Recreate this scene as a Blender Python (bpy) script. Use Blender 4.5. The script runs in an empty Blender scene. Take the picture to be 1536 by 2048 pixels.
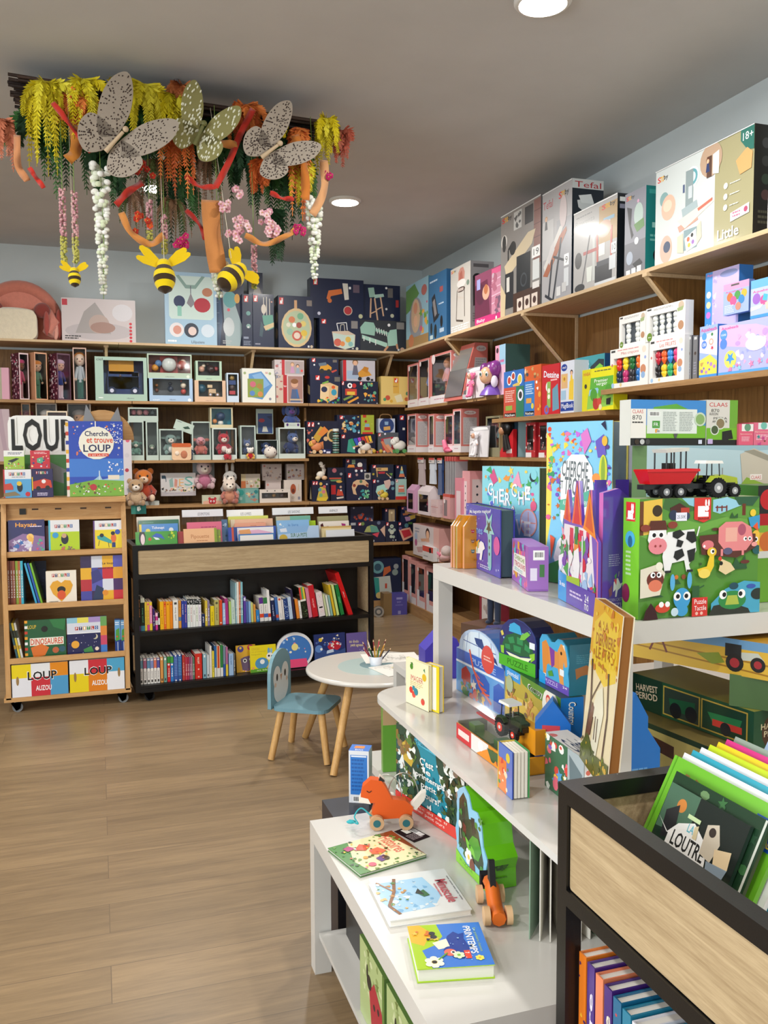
import bpy, bmesh, math, random
from math import sin, cos, pi, radians, sqrt, atan2
from mathutils import Vector, Matrix
SC = bpy.context.scene
COL = SC.collection
FPX, EYE = 1740.0, 1.55                       # focal length in pixels of a 1536x2048 frame, eye height
def _rot(y, p, r):
 cy, sy, cp, sp, cr, sr = cos(y), sin(y), cos(p), sin(p), cos(r), sin(r)
 A = Matrix(((1, 0, 0), (0, 0, -1), (0, 1, 0)))
 Rz = Matrix(((cy, sy, 0), (-sy, cy, 0), (0, 0, 1)))
 Rx = Matrix(((1, 0, 0), (0, cp, -sp), (0, sp, cp)))
 Rr = Matrix(((cr, -sr, 0), (sr, cr, 0), (0, 0, 1)))
 return Rr @ Rx @ A @ Rz
CM = _rot(radians(-18.2), radians(4.02), radians(-.24))     # world -> view (x right, y down, z forward)
CAMLOC = Vector((0, 0, EYE))
cam = bpy.data.cameras.new('camera'); camo = bpy.data.objects.new('camera', cam); COL.objects.link(camo)
cam.sensor_fit = 'VERTICAL'; cam.sensor_height = 36; cam.lens = 36 * FPX / 2048
cam.clip_start = .02
camo.matrix_world = Matrix.Translation(CAMLOC) @ (CM.transposed() @ Matrix(((1, 0, 0), (0, -1, 0), (0, 0, -1)))).to_4x4()
SC.camera = camo
SC.view_settings.view_transform = 'Standard'
SC.view_settings.look = 'None'
SC.view_settings.gamma = 1
SC.view_settings.exposure = 0.0
SC.view_settings.use_curve_mapping = False
W = bpy.data.worlds.new('world'); SC.world = W; W.use_nodes = True
W.node_tree.nodes['Background'].inputs[0].default_value = (.85, .92, 1, 1)
W.node_tree.nodes['Background'].inputs[1].default_value = .12
CEIL = 3.385
XW, YW = 3.2, 8.46                            # right wall, back wall
LAMPS = [(1.775, 6.28), (1.777, 3.30), (1.777, .33), (.44, 6.35), (-1.3, 3.3), (-1.3, .33), (-3.4, 4.8), (-3.4, 1.6), (1.777, -2.6), (-1.3, -2.6)]
LAMPW = 37
for i, (lx, ly) in enumerate(LAMPS):
 ld = bpy.data.lights.new('ceiling_lamp_light', 'AREA'); ld.shape = 'DISK'; ld.size = .2
 ld.energy = LAMPW; ld.color = (1, .975, .93); ld.spread = pi
 lo = bpy.data.objects.new('ceiling_lamp_light', ld); COL.objects.link(lo); lo.location = (lx, ly, CEIL - .06)
ld = bpy.data.lights.new('side_fill_light', 'AREA'); ld.shape = 'RECTANGLE'; ld.size = 5.6; ld.size_y = 2.3  # added fill lamp by the left wall, out of view, imitating daylight
ld.energy = 280; ld.color = (.88, .94, 1)
lo = bpy.data.objects.new('side_fill_light', ld); COL.objects.link(lo); lo.location = (-5.08, -.6, 1.75); lo.rotation_euler = (0, radians(-90), 0); lo.rotation_euler = (radians(90), 0, radians(-90))
def ray(u, v):
 return CM.transposed() @ Vector(((u - 768) / FPX, (v - 1024) / FPX, 1))
def PZ(u, v, z): r = ray(u, v); return CAMLOC + r * ((z - EYE) / r.z)
def PX(u, v, x): r = ray(u, v); return CAMLOC + r * (x / r.x)
def PY(u, v, y): r = ray(u, v); return CAMLOC + r * (y / r.y)
def ZV(p, v, u=None):                         # height over the floor point p seen at image row v
 q = CM @ (Vector((p[0], p[1], p[2])) - CAMLOC)
 u = q.x / q.z * FPX + 768
 r = ray(u, v); return EYE + r.z * sqrt((p[0] ** 2 + p[1] ** 2) / (r.x ** 2 + r.y ** 2))
def lin(c): return c / 12.92 if c <= .04045 else ((c + .055) / 1.055) ** 2.4
_cc = {}
def C_(h):
 if not isinstance(h, str): return h
 if h not in _cc:
  s = h if len(h) == 6 else ''.join(a * 2 for a in h)
  _cc[h] = tuple(lin(int(s[i:i + 2], 16) / 255) for i in (0, 2, 4)) + (1.0,)
 return _cc[h]
MATS = {}
def mat_col(name, rough=.5, spec=.5, metal=0, coat=0, bump=0, bscale=200, var=0, sheen=0):
 m = bpy.data.materials.new(name); m.use_nodes = True; nt = m.node_tree; N = nt.nodes; L = nt.links
 b = N['Principled BSDF']; a = N.new('ShaderNodeVertexColor'); a.layer_name = 'Col'
 src = a.outputs[0]
 if var:
  n = N.new('ShaderNodeTexNoise'); n.inputs['Scale'].default_value = bscale * .2; n.inputs['Detail'].default_value = 6
  g = N.new('ShaderNodeTexCoord'); L.new(g.outputs['Object'], n.inputs['Vector'])
  h = N.new('ShaderNodeHueSaturation'); mr = N.new('ShaderNodeMapRange')
  mr.inputs['To Min'].default_value = 1 - var; mr.inputs['To Max'].default_value = 1 + var
  L.new(n.outputs[0], mr.inputs[0]); L.new(mr.outputs[0], h.inputs['Value']); L.new(src, h.inputs['Color']); src = h.outputs[0]
 L.new(src, b.inputs['Base Color'])
 b.inputs['Roughness'].default_value = rough; b.inputs['Specular IOR Level'].default_value = spec
 b.inputs['Metallic'].default_value = metal; b.inputs['Coat Weight'].default_value = coat; b.inputs['Coat Roughness'].default_value = .12
 b.inputs['Sheen Weight'].default_value = sheen
 if bump:
  n = N.new('ShaderNodeTexNoise'); n.inputs['Scale'].default_value = bscale; n.inputs['Detail'].default_value = 4
  g = N.new('ShaderNodeTexCoord'); L.new(g.outputs['Object'], n.inputs['Vector'])
  bp = N.new('ShaderNodeBump'); bp.inputs['Strength'].default_value = bump; bp.inputs['Distance'].default_value = .004
  L.new(n.outputs[0], bp.inputs['Height']); L.new(bp.outputs[0], b.inputs['Normal'])
 MATS[name] = m; return m
mat_col('print', .38, .45, coat=.12)
mat_col('glossy_print', .22, .5, coat=.5)
mat_col('paper', .75, .2)
mat_col('fabric', .95, .1, bump=.5, bscale=500, sheen=.3)
mat_col('plush', 1, .05, bump=.9, bscale=160, var=.12, sheen=.5)
mat_col('plastic', .28, .5)
mat_col('leaf', .6, .3)
mat_col('paint', .45, .4)
mat_col('metal', .3, .5, metal=1)
mat_col('rubber', .7, .3)
mat_col('white_lacquer', .22, .5, coat=.25)
mat_col('black_steel', .38, .5, bump=.04, bscale=300)
def wood(name, c1, c2, axis=0, scale=1.0, rough=.45, stretch=14, planks=None, gap='3a2a18', bumps=.15, ringd=3.0, spec=.4):
 """object-space grain running along axis; planks=(length, width) makes staggered boards"""
 m = bpy.data.materials.new(name); m.use_nodes = True; nt = m.node_tree; N = nt.nodes; L = nt.links
 b = N['Principled BSDF']; tc = N.new('ShaderNodeTexCoord'); base = tc.outputs['Object']
 off = None
 if planks:
  pl, pw, rotz = planks
  sx = N.new('ShaderNodeSeparateXYZ'); L.new(base, sx.inputs[0]); mp = N.new('ShaderNodeCombineXYZ')
  L.new(sx.outputs['xyz'.index(rotz[0])], mp.inputs[0]); L.new(sx.outputs['xyz'.index(rotz[1])], mp.inputs[1])
  br = N.new('ShaderNodeTexBrick'); br.offset = .37; br.offset_frequency = 2; br.squash = 1
  br.inputs['Scale'].default_value = 1; br.inputs['Brick Width'].default_value = pl; br.inputs['Row Height'].default_value = pw
  br.inputs['Mortar Size'].default_value = .0016; br.inputs['Mortar Smooth'].default_value = .3; br.inputs['Bias'].default_value = 0
  br.inputs['Color1'].default_value = (0, 0, 0, 1); br.inputs['Color2'].default_value = (1, 1, 1, 1); br.inputs['Mortar'].default_value = (.5, .5, .5, 1)
  L.new(mp.outputs[0], br.inputs['Vector']); off = br
 ml = N.new('ShaderNodeMapping'); s = [stretch * scale] * 3; s[axis] = scale
 ml.inputs['Scale'].default_value = s; L.new(base, ml.inputs[0]); vec = ml.outputs[0]
 if off:
  va = N.new('ShaderNodeVectorMath'); va.operation = 'MULTIPLY_ADD'
  L.new(off.outputs['Color'], va.inputs[0]); va.inputs[1].default_value = (37, 53, 71); L.new(vec, va.inputs[2]); vec = va.outputs[0]
 n1 = N.new('ShaderNodeTexNoise'); n1.inputs['Scale'].default_value = 1.1; n1.inputs['Detail'].default_value = 5; n1.inputs['Distortion'].default_value = 1.1
 n1.inputs['Roughness'].default_value = .62
 L.new(vec, n1.inputs['Vector'])
 n2 = N.new('ShaderNodeTexNoise'); n2.inputs['Scale'].default_value = 7; n2.inputs['Detail'].default_value = 6; n2.inputs['Roughness'].default_value = .7
 L.new(vec, n2.inputs['Vector'])
 mx = N.new('ShaderNodeMix'); mx.data_type = 'FLOAT'; mx.inputs[0].default_value = .38
 L.new(n1.outputs[0], mx.inputs[2]); L.new(n2.outputs[0], mx.inputs[3])
 cr = N.new('ShaderNodeValToRGB'); e = cr.color_ramp.elements
 e[0].position = .33; e[0].color = C_(c1); e[1].position = .66; e[1].color = C_(c2)
 L.new(mx.outputs[0], cr.inputs[0]); col = cr.outputs[0]
 if off:
  hs = N.new('ShaderNodeHueSaturation'); mr = N.new('ShaderNodeMapRange'); mr.inputs['To Min'].default_value = .9; mr.inputs['To Max'].default_value = 1.07
  L.new(off.outputs['Color'], mr.inputs[0]); L.new(mr.outputs[0], hs.inputs['Value']); L.new(col, hs.inputs['Color'])
  m2 = N.new('ShaderNodeMix'); m2.data_type = 'RGBA'; m2.inputs['B'].default_value = C_(gap)
  L.new(off.outputs['Fac'], m2.inputs[0]); L.new(hs.outputs[0], m2.inputs['A']); col = m2.outputs['Result']
 L.new(col, b.inputs['Base Color']); b.inputs['Roughness'].default_value = rough; b.inputs['Specular IOR Level'].default_value = spec
 bp = N.new('ShaderNodeBump'); bp.inputs['Strength'].default_value = bumps; bp.inputs['Distance'].default_value = .002
 L.new(mx.outputs[0], bp.inputs['Height']); L.new(bp.outputs[0], b.inputs['Normal'])
 MATS[name] = m; return m
wood('floor_wood', '76624a', '9a8160', 0, 1.0, .36, 12, planks=(1.4, .19, 'xy'), gap='6e5c47', bumps=.12)
wood('panel_wood', '6c4a26', '9a713e', 2, 1.6, .5, 20, planks=(9, .21, 'zx'), gap='2e1c0e')
wood('panel_wood_side', '6c4a26', '9a713e', 2, 1.6, .5, 20, planks=(9, .21, 'zy'), gap='2e1c0e')
wood('shelf_wood', '8d6840', 'b58e60', 0, 2, .5, 16)
wood('shelf_wood_side', '8d6840', 'b58e60', 1, 2, .5, 16)
wood('pale_wood', 'c3a47c', 'd9bf98', 0, 2, .5, 14)
wood('pale_wood_side', 'c3a47c', 'd9bf98', 1, 2, .5, 14)
wood('display_wood', 'b98852', 'd3a873', 0, 3, .45, 13)
wood('display_wood_up', 'b98852', 'd3a873', 2, 3, .45, 13)
wood('oak', '9a8260', 'c4ad88', 0, 3.2, .5, 16, bumps=.25)
wood('leg_wood', 'bd8d50', 'd8ad70', 2, 4, .5, 12)
def plain(name, col, rough=.8, noise=.03, nscale=3, spec=.3):
 m = bpy.data.materials.new(name); m.use_nodes = True; nt = m.node_tree; N = nt.nodes; L = nt.links
 b = N['Principled BSDF']; tc = N.new('ShaderNodeTexCoord'); n = N.new('ShaderNodeTexNoise'); n.inputs['Scale'].default_value = nscale
 n.inputs['Detail'].default_value = 8; L.new(tc.outputs['Object'], n.inputs['Vector'])
 cr = N.new('ShaderNodeValToRGB'); c = C_(col); e = cr.color_ramp.elements
 e[0].position = .3; e[1].position = .7
 e[0].color = tuple(x * (1 - noise) for x in c[:3]) + (1,); e[1].color = tuple(min(1, x * (1 + noise)) for x in c[:3]) + (1,)
 L.new(n.outputs[0], cr.inputs[0]); L.new(cr.outputs[0], b.inputs['Base Color']); b.inputs['Roughness'].default_value = rough
 b.inputs['Specular IOR Level'].default_value = spec
 n3 = N.new('ShaderNodeTexNoise'); n3.inputs['Scale'].default_value = 220; L.new(tc.outputs['Object'], n3.inputs['Vector'])
 bp = N.new('ShaderNodeBump'); bp.inputs['Strength'].default_value = .05; bp.inputs['Distance'].default_value = .002
 L.new(n3.outputs[0], bp.inputs['Height']); L.new(bp.outputs[0], b.inputs['Normal'])
 MATS[name] = m; return m
plain('wall_paint', 'd2dadb', .85); plain('ceiling_paint', 'cfcfce', .85)
m = bpy.data.materials.new('lamp_glow'); m.use_nodes = True; b_ = m.node_tree.nodes['Principled BSDF']
b_.inputs['Emission Color'].default_value = (1, .95, .82, 1); b_.inputs['Emission Strength'].default_value = 9; MATS['lamp_glow'] = m
def clear(name, tint=(1, 1, 1), gl=.06, rough=.05):
 m = bpy.data.materials.new(name); m.use_nodes = True; nt = m.node_tree; N = nt.nodes; L = nt.links; N.clear()
 o = N.new('ShaderNodeOutputMaterial'); t = N.new('ShaderNodeBsdfTransparent'); g = N.new('ShaderNodeBsdfGlossy')
 t.inputs[0].default_value = tint + (1,); g.inputs['Roughness'].default_value = rough
 lw = N.new('ShaderNodeLayerWeight'); lw.inputs[0].default_value = .25; mr = N.new('ShaderNodeMapRange')
 mr.inputs['To Min'].default_value = gl; mr.inputs['To Max'].default_value = .4
 L.new(lw.outputs['Facing'], mr.inputs[0]); x = N.new('ShaderNodeMixShader'); L.new(mr.outputs[0], x.inputs[0])
 L.new(t.outputs[0], x.inputs[1]); L.new(g.outputs[0], x.inputs[2]); L.new(x.outputs[0], o.inputs[0]); MATS[name] = m
clear('clear_film', gl=.025); clear('gauze', (.9, .9, .88), .1, .5)
_tx = {}
def text_mesh(s, bold=False):
 k = (s, bold)
 if k in _tx: return _tx[k]
 cu = bpy.data.curves.new('lettering', 'FONT'); cu.body = s; cu.resolution_u = 2; cu.size = 1
 if bold: cu.offset = .018
 o = bpy.data.objects.new('lettering', cu); COL.objects.link(o)
 bpy.context.view_layer.update()
 me = bpy.data.meshes.new_from_object(o.evaluated_get(bpy.context.evaluated_depsgraph_get()))
 vs = [(v.co.x, v.co.y) for v in me.vertices]; fs = [list(p.vertices) for p in me.polygons]
 bpy.data.objects.remove(o); bpy.data.meshes.remove(me); bpy.data.curves.remove(cu)
 if not vs: _tx[k] = ([], [], 1); return _tx[k]
 x0 = min(v[0] for v in vs); x1 = max(v[0] for v in vs); y0 = min(v[1] for v in vs); y1 = max(v[1] for v in vs)
 _tx[k] = ([((v[0] - x0) / (x1 - x0 + 1e-9), (v[1] - y0) / (y1 - y0 + 1e-9)) for v in vs], fs, (x1 - x0) / (y1 - y0 + 1e-9))
 return _tx[k]
def clip(poly, x0=0, y0=0, x1=100, y1=100):
 for ax, lim, sg in ((0, x0, 1), (0, x1, -1), (1, y0, 1), (1, y1, -1)):
  out = []
  for i in range(len(poly)):
   a, b = poly[i - 1], poly[i]; da, db = (a[ax] - lim) * sg, (b[ax] - lim) * sg
   if (da >= 0) != (db >= 0):
    t = da / (da - db); out.append((a[0] + (b[0] - a[0]) * t, a[1] + (b[1] - a[1]) * t))
   if db >= 0: out.append(b)
  poly = out
  if not poly: return []
 return poly
class B:
 def __init__(s, mat='print'):
  s.v = []; s.f = []; s.c = []; s.mi = []; s.sm = []; s.mat = mat; s.X = Matrix.Identity(4)
 def add(s, vs, fs, col, mat=None, smooth=False):
  n = len(s.v); X = s.X
  s.v += [X @ Vector(p) for p in vs]; c = C_(col); m = mat or s.mat
  for f in fs:
   s.f.append([n + i for i in f]); s.c.append(c); s.mi.append(m); s.sm.append(smooth)
  return s
 def bx(s, x0, y0, z0, x1, y1, z1, col, mat=None, cols=None):
  v = [(x0, y0, z0), (x1, y0, z0), (x1, y1, z0), (x0, y1, z0), (x0, y0, z1), (x1, y0, z1), (x1, y1, z1), (x0, y1, z1)]
  F = {'f': (0, 1, 5, 4), 'r': (1, 2, 6, 5), 'k': (2, 3, 7, 6), 'l': (3, 0, 4, 7), 't': (4, 5, 6, 7), 'b': (3, 2, 1, 0)}
  for k, f in F.items(): s.add(v, [f], (cols or {}).get(k, col), mat)
  return s
 def ell(s, c, rx, ry, rz, col, mat=None, seg=12, rings=8, cut=None):
  vs = []; fs = []
  for i in range(rings + 1):
   t = pi * i / rings
   for j in range(seg):
    a = 2 * pi * j / seg; vs.append((c[0] + rx * sin(t) * cos(a), c[1] + ry * sin(t) * sin(a), c[2] + rz * cos(t)))
  for i in range(rings):
   for j in range(seg):
    a, b = i * seg + j, i * seg + (j + 1) % seg
    if i == 0: fs.append((a, a + seg, b + seg))
    elif i == rings - 1: fs.append((a, a + seg, b))
    else: fs.append((a, a + seg, b + seg, b))
  return s.add(vs, fs, col, mat, True)
 def tube(s, pts, r, col, mat=None, seg=8, closed=False, cap=True):
  P = [Vector(p) for p in pts]; n = len(P); R = r if isinstance(r, (list, tuple)) else [r] * n
  vs = []; fs = []; up = Vector((0, 0, 1))
  for i, p in enumerate(P):
   d = (P[(i + 1) % n] - P[i - 1]) if closed else (P[min(i + 1, n - 1)] - P[max(i - 1, 0)])
   d.normalize(); a = d.cross(up if abs(d.z) < .95 else Vector((0, 1, 0))); a.normalize(); b = d.cross(a)
   for j in range(seg):
    t = 2 * pi * j / seg; vs.append(p + (a * cos(t) + b * sin(t)) * R[i])
  for i in range(n if closed else n - 1):
   for j in range(seg):
    k = (i + 1) % n; fs.append((i * seg + j, k * seg + j, k * seg + (j + 1) % seg, i * seg + (j + 1) % seg))
  s.add(vs, fs, col, mat, True)
  if cap and not closed: s.add(vs, [list(range(seg)), [(n - 1) * seg + j for j in range(seg)][::-1]], col, mat)
  return s
 def lathe(s, prof, c, col, mat=None, seg=20, sy=1):
  vs = []; fs = []; n = len(prof)
  for r, z in prof:
   for j in range(seg):
    a = 2 * pi * j / seg; vs.append((c[0] + r * cos(a), c[1] + r * sin(a) * sy, c[2] + z))
  for i in range(n - 1):
   for j in range(seg):
    fs.append((i * seg + j, i * seg + (j + 1) % seg, (i + 1) * seg + (j + 1) % seg, (i + 1) * seg + j))
  s.add(vs, fs, col, mat, True)
  s.add(vs, [list(range(seg))[::-1], [(n - 1) * seg + j for j in range(seg)]], col, mat)
  return s
 def prism(s, poly, y0, y1, col, side=None, mat=None, ax='y'):
  """poly in (x, z) extruded along y (ax='y'), or in (x, y) along z (ax='z'), or in (y, z) along x"""
  f = {'y': lambda p, d: (p[0], d, p[1]), 'z': lambda p, d: (p[0], p[1], d), 'x': lambda p, d: (d, p[0], p[1])}[ax]
  n = len(poly); vs = [f(p, y0) for p in poly] + [f(p, y1) for p in poly]
  s.add(vs, [list(range(n))], col, mat); s.add(vs, [list(range(2 * n - 1, n - 1, -1))], side or col, mat)
  s.add(vs, [(i, i + n, (i + 1) % n + n, (i + 1) % n) for i in range(n)], side or col, mat)
  return s
 def disc(s, c, r, th, axis, col, mat=None, seg=20):
  a = Vector(axis).normalized()
  return s.tube([Vector(c) - a * th / 2, Vector(c) + a * th / 2], r, col, mat, seg)
 def art(s, O, U, V, w, h, spec, eps=8e-5, mat=None):
  O = Vector(O); U = Vector(U); V = Vector(V); N = V.cross(U); st = [1.0]; rnd = random.Random(len(spec) * 7 + int(w * 1e4))
  def pt(x, y, k): return O + U * (w * x / 100) + V * (h * y / 100) + N * (eps * k)
  def poly(p, col, step=1.0, noclip=False):
   q = p if noclip else clip(p)
   if len(q) < 3: return
   s.add([pt(x, y, st[0]) for x, y in q], [list(range(len(q)))[::-1]], col, mat); st[0] += step
  def ellp(cx, cy, rx, ry, n=18, a0=0): return [(cx + rx * cos(a0 + 2 * pi * i / n), cy + ry * sin(a0 + 2 * pi * i / n)) for i in range(n)]
  asp = w / h                                   # x percent -> y percent: multiply by asp
  for cmd in spec.split(';'):
   t = cmd.split()
   if not t: continue
   k = t[0]; g = [float(q) if q.replace('.', '', 1).replace('-', '', 1).isdigit() else q for q in t[1:]]
   if k == 'R': x0, y0, x1, y1 = g[:4]; poly([(x0, y0), (x1, y0), (x1, y1), (x0, y1)], t[5])
   elif k == 'E': poly(ellp(*g[:4]), t[5])
   elif k == 'C': poly(ellp(g[0], g[1], g[2], g[2] * asp), t[4])
   elif k == 'P': poly([tuple(map(float, q.split(','))) for q in t[2:]], t[1])
   elif k == 'L':
    wd = float(t[2]); q = [tuple(map(float, a.split(','))) for a in t[3:]]
    for a, b in zip(q, q[1:]):
     dx, dy = (b[0] - a[0]) * w, (b[1] - a[1]) * h; l = sqrt(dx * dx + dy * dy) or 1; ex, ey = -dy / l * wd / 2, dx / l * wd / 2 * asp
     poly([(a[0] + ex, a[1] + ey), (b[0] + ex, b[1] + ey), (b[0] - ex, b[1] - ey), (a[0] - ex, a[1] - ey)], t[1], .3)
   elif k in 'TUV' or k == 'VD' or k == 'A':
    if k == 'A': ang = radians(g[4]); body = ' '.join(t[7:])
    else: body = ' '.join(t[6:])
    x0, y0, x1, y1 = g[:4]; tv, tf, ta = text_mesh(body, k != 'T')
    if k in ('T', 'U'): q = [(x0 + (x1 - x0) * a, y1 + (y0 - y1) * b) for a, b in tv]
    elif k == 'A':
     cx, cy = (x0 + x1) / 2, (y0 + y1) / 2; q = []
     for a, b in tv:
      dx, dy = (a - .5) * (x1 - x0), (.5 - b) * (y1 - y0) / asp
      q.append((cx + dx * cos(ang) + dy * sin(ang), cy + (dy * cos(ang) - dx * sin(ang)) * asp))
    elif k == 'V': q = [(x0 + (x1 - x0) * (1 - b), y1 + (y0 - y1) * a) for a, b in tv]
    else: q = [(x0 + (x1 - x0) * b, y0 + (y1 - y0) * a) for a, b in tv]
    if q: s.add([pt(a, b, st[0]) for a, b in q], [f[::-1] if k == 'x' else f for f in tf], t[6] if k == 'A' else t[5], mat); st[0] += 1
   elif k == 'H':
    x0, y0, x1, y1, n = g[:5]; n = int(n)
    for i in range(n):
     y = y0 + (y1 - y0) * i / n; x = x0
     xe = x1 - rnd.random() * (x1 - x0) * .25
     while x < xe - 1e-6:
      l = (x1 - x0) * rnd.uniform(.08, .25); poly([(x, y), (min(x + l, xe), y), (min(x + l, xe), y + (y1 - y0) / n * .5), (x, y + (y1 - y0) / n * .5)], t[6], 0); x += l + (x1 - x0) * .03
    st[0] += 1
   elif k == 'S':
    n, x0, y0, x1, y1, r = g[:6]; cs = t[7].split(',')
    for i in range(int(n)):
     x, y, q = rnd.uniform(x0, x1), rnd.uniform(y0, y1), r * rnd.uniform(.5, 1.3); m = rnd.random(); c = rnd.choice(cs)
     if m < .45: poly(ellp(x, y, q, q * asp * rnd.uniform(.5, 1.1), 8, rnd.random() * 3), c, .25)
     elif m < .8: a = rnd.random() * 6; poly([(x + q * 1.3 * cos(a + d), y + q * 1.3 * asp * sin(a + d)) for d in (0, 2.2, 3.1, 4.1)], c, .25)
     else: poly([(x + q * (1.4 if j % 2 else .6) * cos(j * pi / 5), y + q * asp * (1.4 if j % 2 else .6) * sin(j * pi / 5)) for j in range(10)], c, .25)
   elif k == 'G': cx, cy, r = g[:3]; poly([(cx + r * (1 if j % 2 else .42) * sin(j * pi / 5 + pi / 5), cy + r * asp * (1 if j % 2 else .42) * cos(j * pi / 5 + pi / 5) ) for j in range(10)], t[4])
   elif k == 'N':
    cx, cy, r = g[:3]
    for j in range(6): poly(ellp(cx + r * .62 * cos(j * pi / 3), cy + r * .62 * asp * sin(j * pi / 3), r * .38, r * .38 * asp, 10), t[4], .2)
    poly(ellp(cx, cy, r * .3, r * .3 * asp, 10), t[5])
   elif k == 'J':
    x0, y0, x1, y1 = g[:4]; a, b = x1 - x0, y1 - y0
    poly([(x0, y0), (x1, y0), (x1, y1), (x0, y1)], 'd8332c')
    poly([(x0 + a * .2, y0 + b * .45), (x0 + a * .55, y0 + b * .45), (x0 + a * .55, y0 + b * .62), (x0 + a * .75, y0 + b * .62), (x0 + a * .75, y0 + b * .9), (x0 + a * .2, y0 + b * .9)], 'fff')
    poly(ellp(x0 + a * .68, y0 + b * .48, a * .16, b * .14, 12), 'fff'); poly(ellp(x0 + a * .62, y0 + b * .24, a * .07, b * .18, 10), 'fff'); poly(ellp(x0 + a * .78, y0 + b * .24, a * .06, b * .17, 10), 'fff')
   elif k == 'F':
    cx, cy, r = g[:3]; c = t[4]; e = t[5] if len(t) > 5 else c; ya = r * asp
    for d in (-1, 1): poly(ellp(cx + d * r * .75, cy - ya * .8, r * .38, ya * .42, 10), e)
    poly(ellp(cx, cy, r, ya * .9, 18), c)
    for d in (-1, 1):
     poly(ellp(cx + d * r * .4, cy - ya * .1, r * .22, ya * .24, 10), 'fff'); poly(ellp(cx + d * r * .36, cy - ya * .06, r * .11, ya * .13, 8), '111')
    poly(ellp(cx, cy + ya * .35, r * .2, ya * .14, 8), '422')
   elif k == 'D':                            # little figure: head, hair, body
    cx, cy, r = g[:3]; hc, bc = t[4], t[5]; ya = r * asp
    poly([(cx - r * 1.1, cy + ya * 4), (cx - r * .55, cy + ya * .8), (cx + r * .55, cy + ya * .8), (cx + r * 1.1, cy + ya * 4)], bc)
    poly(ellp(cx, cy - ya * .15, r, ya, 14), hc); poly(ellp(cx, cy + ya * .1, r * .75, ya * .8, 14), 'e9b897')
   elif k == 'BC':
    x0, y0, x1, y1 = g[:4]; poly([(x0, y0), (x1, y0), (x1, y1), (x0, y1)], 'fff'); x = x0 + (x1 - x0) * .06
    while x < x1 - (x1 - x0) * .08:
     l = (x1 - x0) * rnd.choice((.02, .035, .06)); poly([(x, y0 + (y1 - y0) * .08), (x + l, y0 + (y1 - y0) * .08), (x + l, y0 + (y1 - y0) * .85), (x, y0 + (y1 - y0) * .85)], '111', 0); x += l + (x1 - x0) * .03
    st[0] += 1
  return s
 def build(s, name, parent=None, loc=None, rz=0, rx=0, label=None, cat=None, group=None, kind=None, bevel=0, M=None):
  me = bpy.data.meshes.new(name); me.from_pydata([tuple(p) for p in s.v], [], s.f); me.update()
  mats = []
  for m in s.mi:
   if m not in mats: mats.append(m)
  for m in mats: me.materials.append(MATS[m])
  ix = {m: i for i, m in enumerate(mats)}
  me.polygons.foreach_set('material_index', [ix[m] for m in s.mi]); me.polygons.foreach_set('use_smooth', s.sm)
  ca = me.color_attributes.new('Col', 'FLOAT_COLOR', 'CORNER'); buf = []
  for p, c in zip(me.polygons, s.c): buf += list(c) * p.loop_total
  ca.data.foreach_set('color', buf)
  o = bpy.data.objects.new(name, me); COL.objects.link(o)
  if parent: o.parent = parent
  if M is not None: o.matrix_basis = M
  elif loc is not None: o.location = loc; o.rotation_euler = (rx, 0, rz)
  if bevel:
   md = o.modifiers.new('soft_edges', 'BEVEL'); md.width = bevel; md.segments = 2; md.limit_method = 'ANGLE'; md.angle_limit = radians(50)
  tag(o, label, cat, group, kind); return o
def tag(o, label=None, cat=None, group=None, kind=None):
 if label: o['label'] = label
 if cat: o['category'] = cat
 if group: o['group'] = group
 if kind: o['kind'] = kind
 return o
def empty(name, label, cat, loc=(0, 0, 0), rz=0, rx=0, group=None):
 o = bpy.data.objects.new(name, None); COL.objects.link(o); o.empty_display_size = .05
 o.location = loc; o.rotation_euler = (rx, 0, rz); return tag(o, label, cat, group)
def copy_tree(o, parent=None):
 c = o.copy(); COL.objects.link(c); c.parent = parent
 for ch in [q for q in bpy.data.objects if q.parent == o]: copy_tree(ch, c)
 return c
def bez(pts, n=16):                            # Catmull-Rom through points
 P = [Vector(p) for p in pts]; P = [P[0] * 2 - P[1]] + P + [P[-1] * 2 - P[-2]]; out = []
 for i in range(1, len(P) - 2):
  for j in range(n):
   t = j / n; a, b, c, d = P[i - 1], P[i], P[i + 1], P[i + 2]
   out.append(.5 * ((2 * b) + (c - a) * t + (2 * a - 5 * b + 4 * c - d) * t * t + (3 * b - a - 3 * c + d) * t ** 3))
 out.append(P[-2]); return out
def rrect(x0, y0, x1, y1, r, n=4):
 out = []
 for cx, cy, a in ((x1 - r, y1 - r, 0), (x0 + r, y1 - r, 90), (x0 + r, y0 + r, 180), (x1 - r, y0 + r, 270)):
  for i in range(n + 1): t = radians(a + 90 * i / n); out.append((cx + r * cos(t), cy + r * sin(t)))
 return out
class Pl: pass
def place(X0, Y0, X1, Y1, z, h):
 """base-left and base-right corners of the front face"""
 p = Pl(); p.w = sqrt((X1 - X0) ** 2 + (Y1 - Y0) ** 2); p.rz = atan2(Y1 - Y0, X1 - X0); p.loc = ((X0 + X1) / 2, (Y0 + Y1) / 2, z); p.h = h; p.top = z + h; return p
def onback(u0, u1, vt, z, y=8.0, vb=None):
 um = (u0 + u1) / 2; a = PY(u0, vt, y); b = PY(u1, vt, y); t = PY(um, vt, y).z
 return place(a.x, y, b.x, y, z, t - z)
def onright(u0, u1, vt, z, x=2.8):
 a = PX(u0, 900, x); b = PX(u1, 900, x); t = PX((u0 + u1) / 2, vt, x).z
 return place(x, a.y, x, b.y, z, t - z)
def onz(u0, v0, u1, v1, vt, z):
 a = PZ(u0, v0, z); b = PZ(u1, v1, z); return place(a.x, a.y, b.x, b.y, z, ZV(a, vt) - z)
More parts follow.
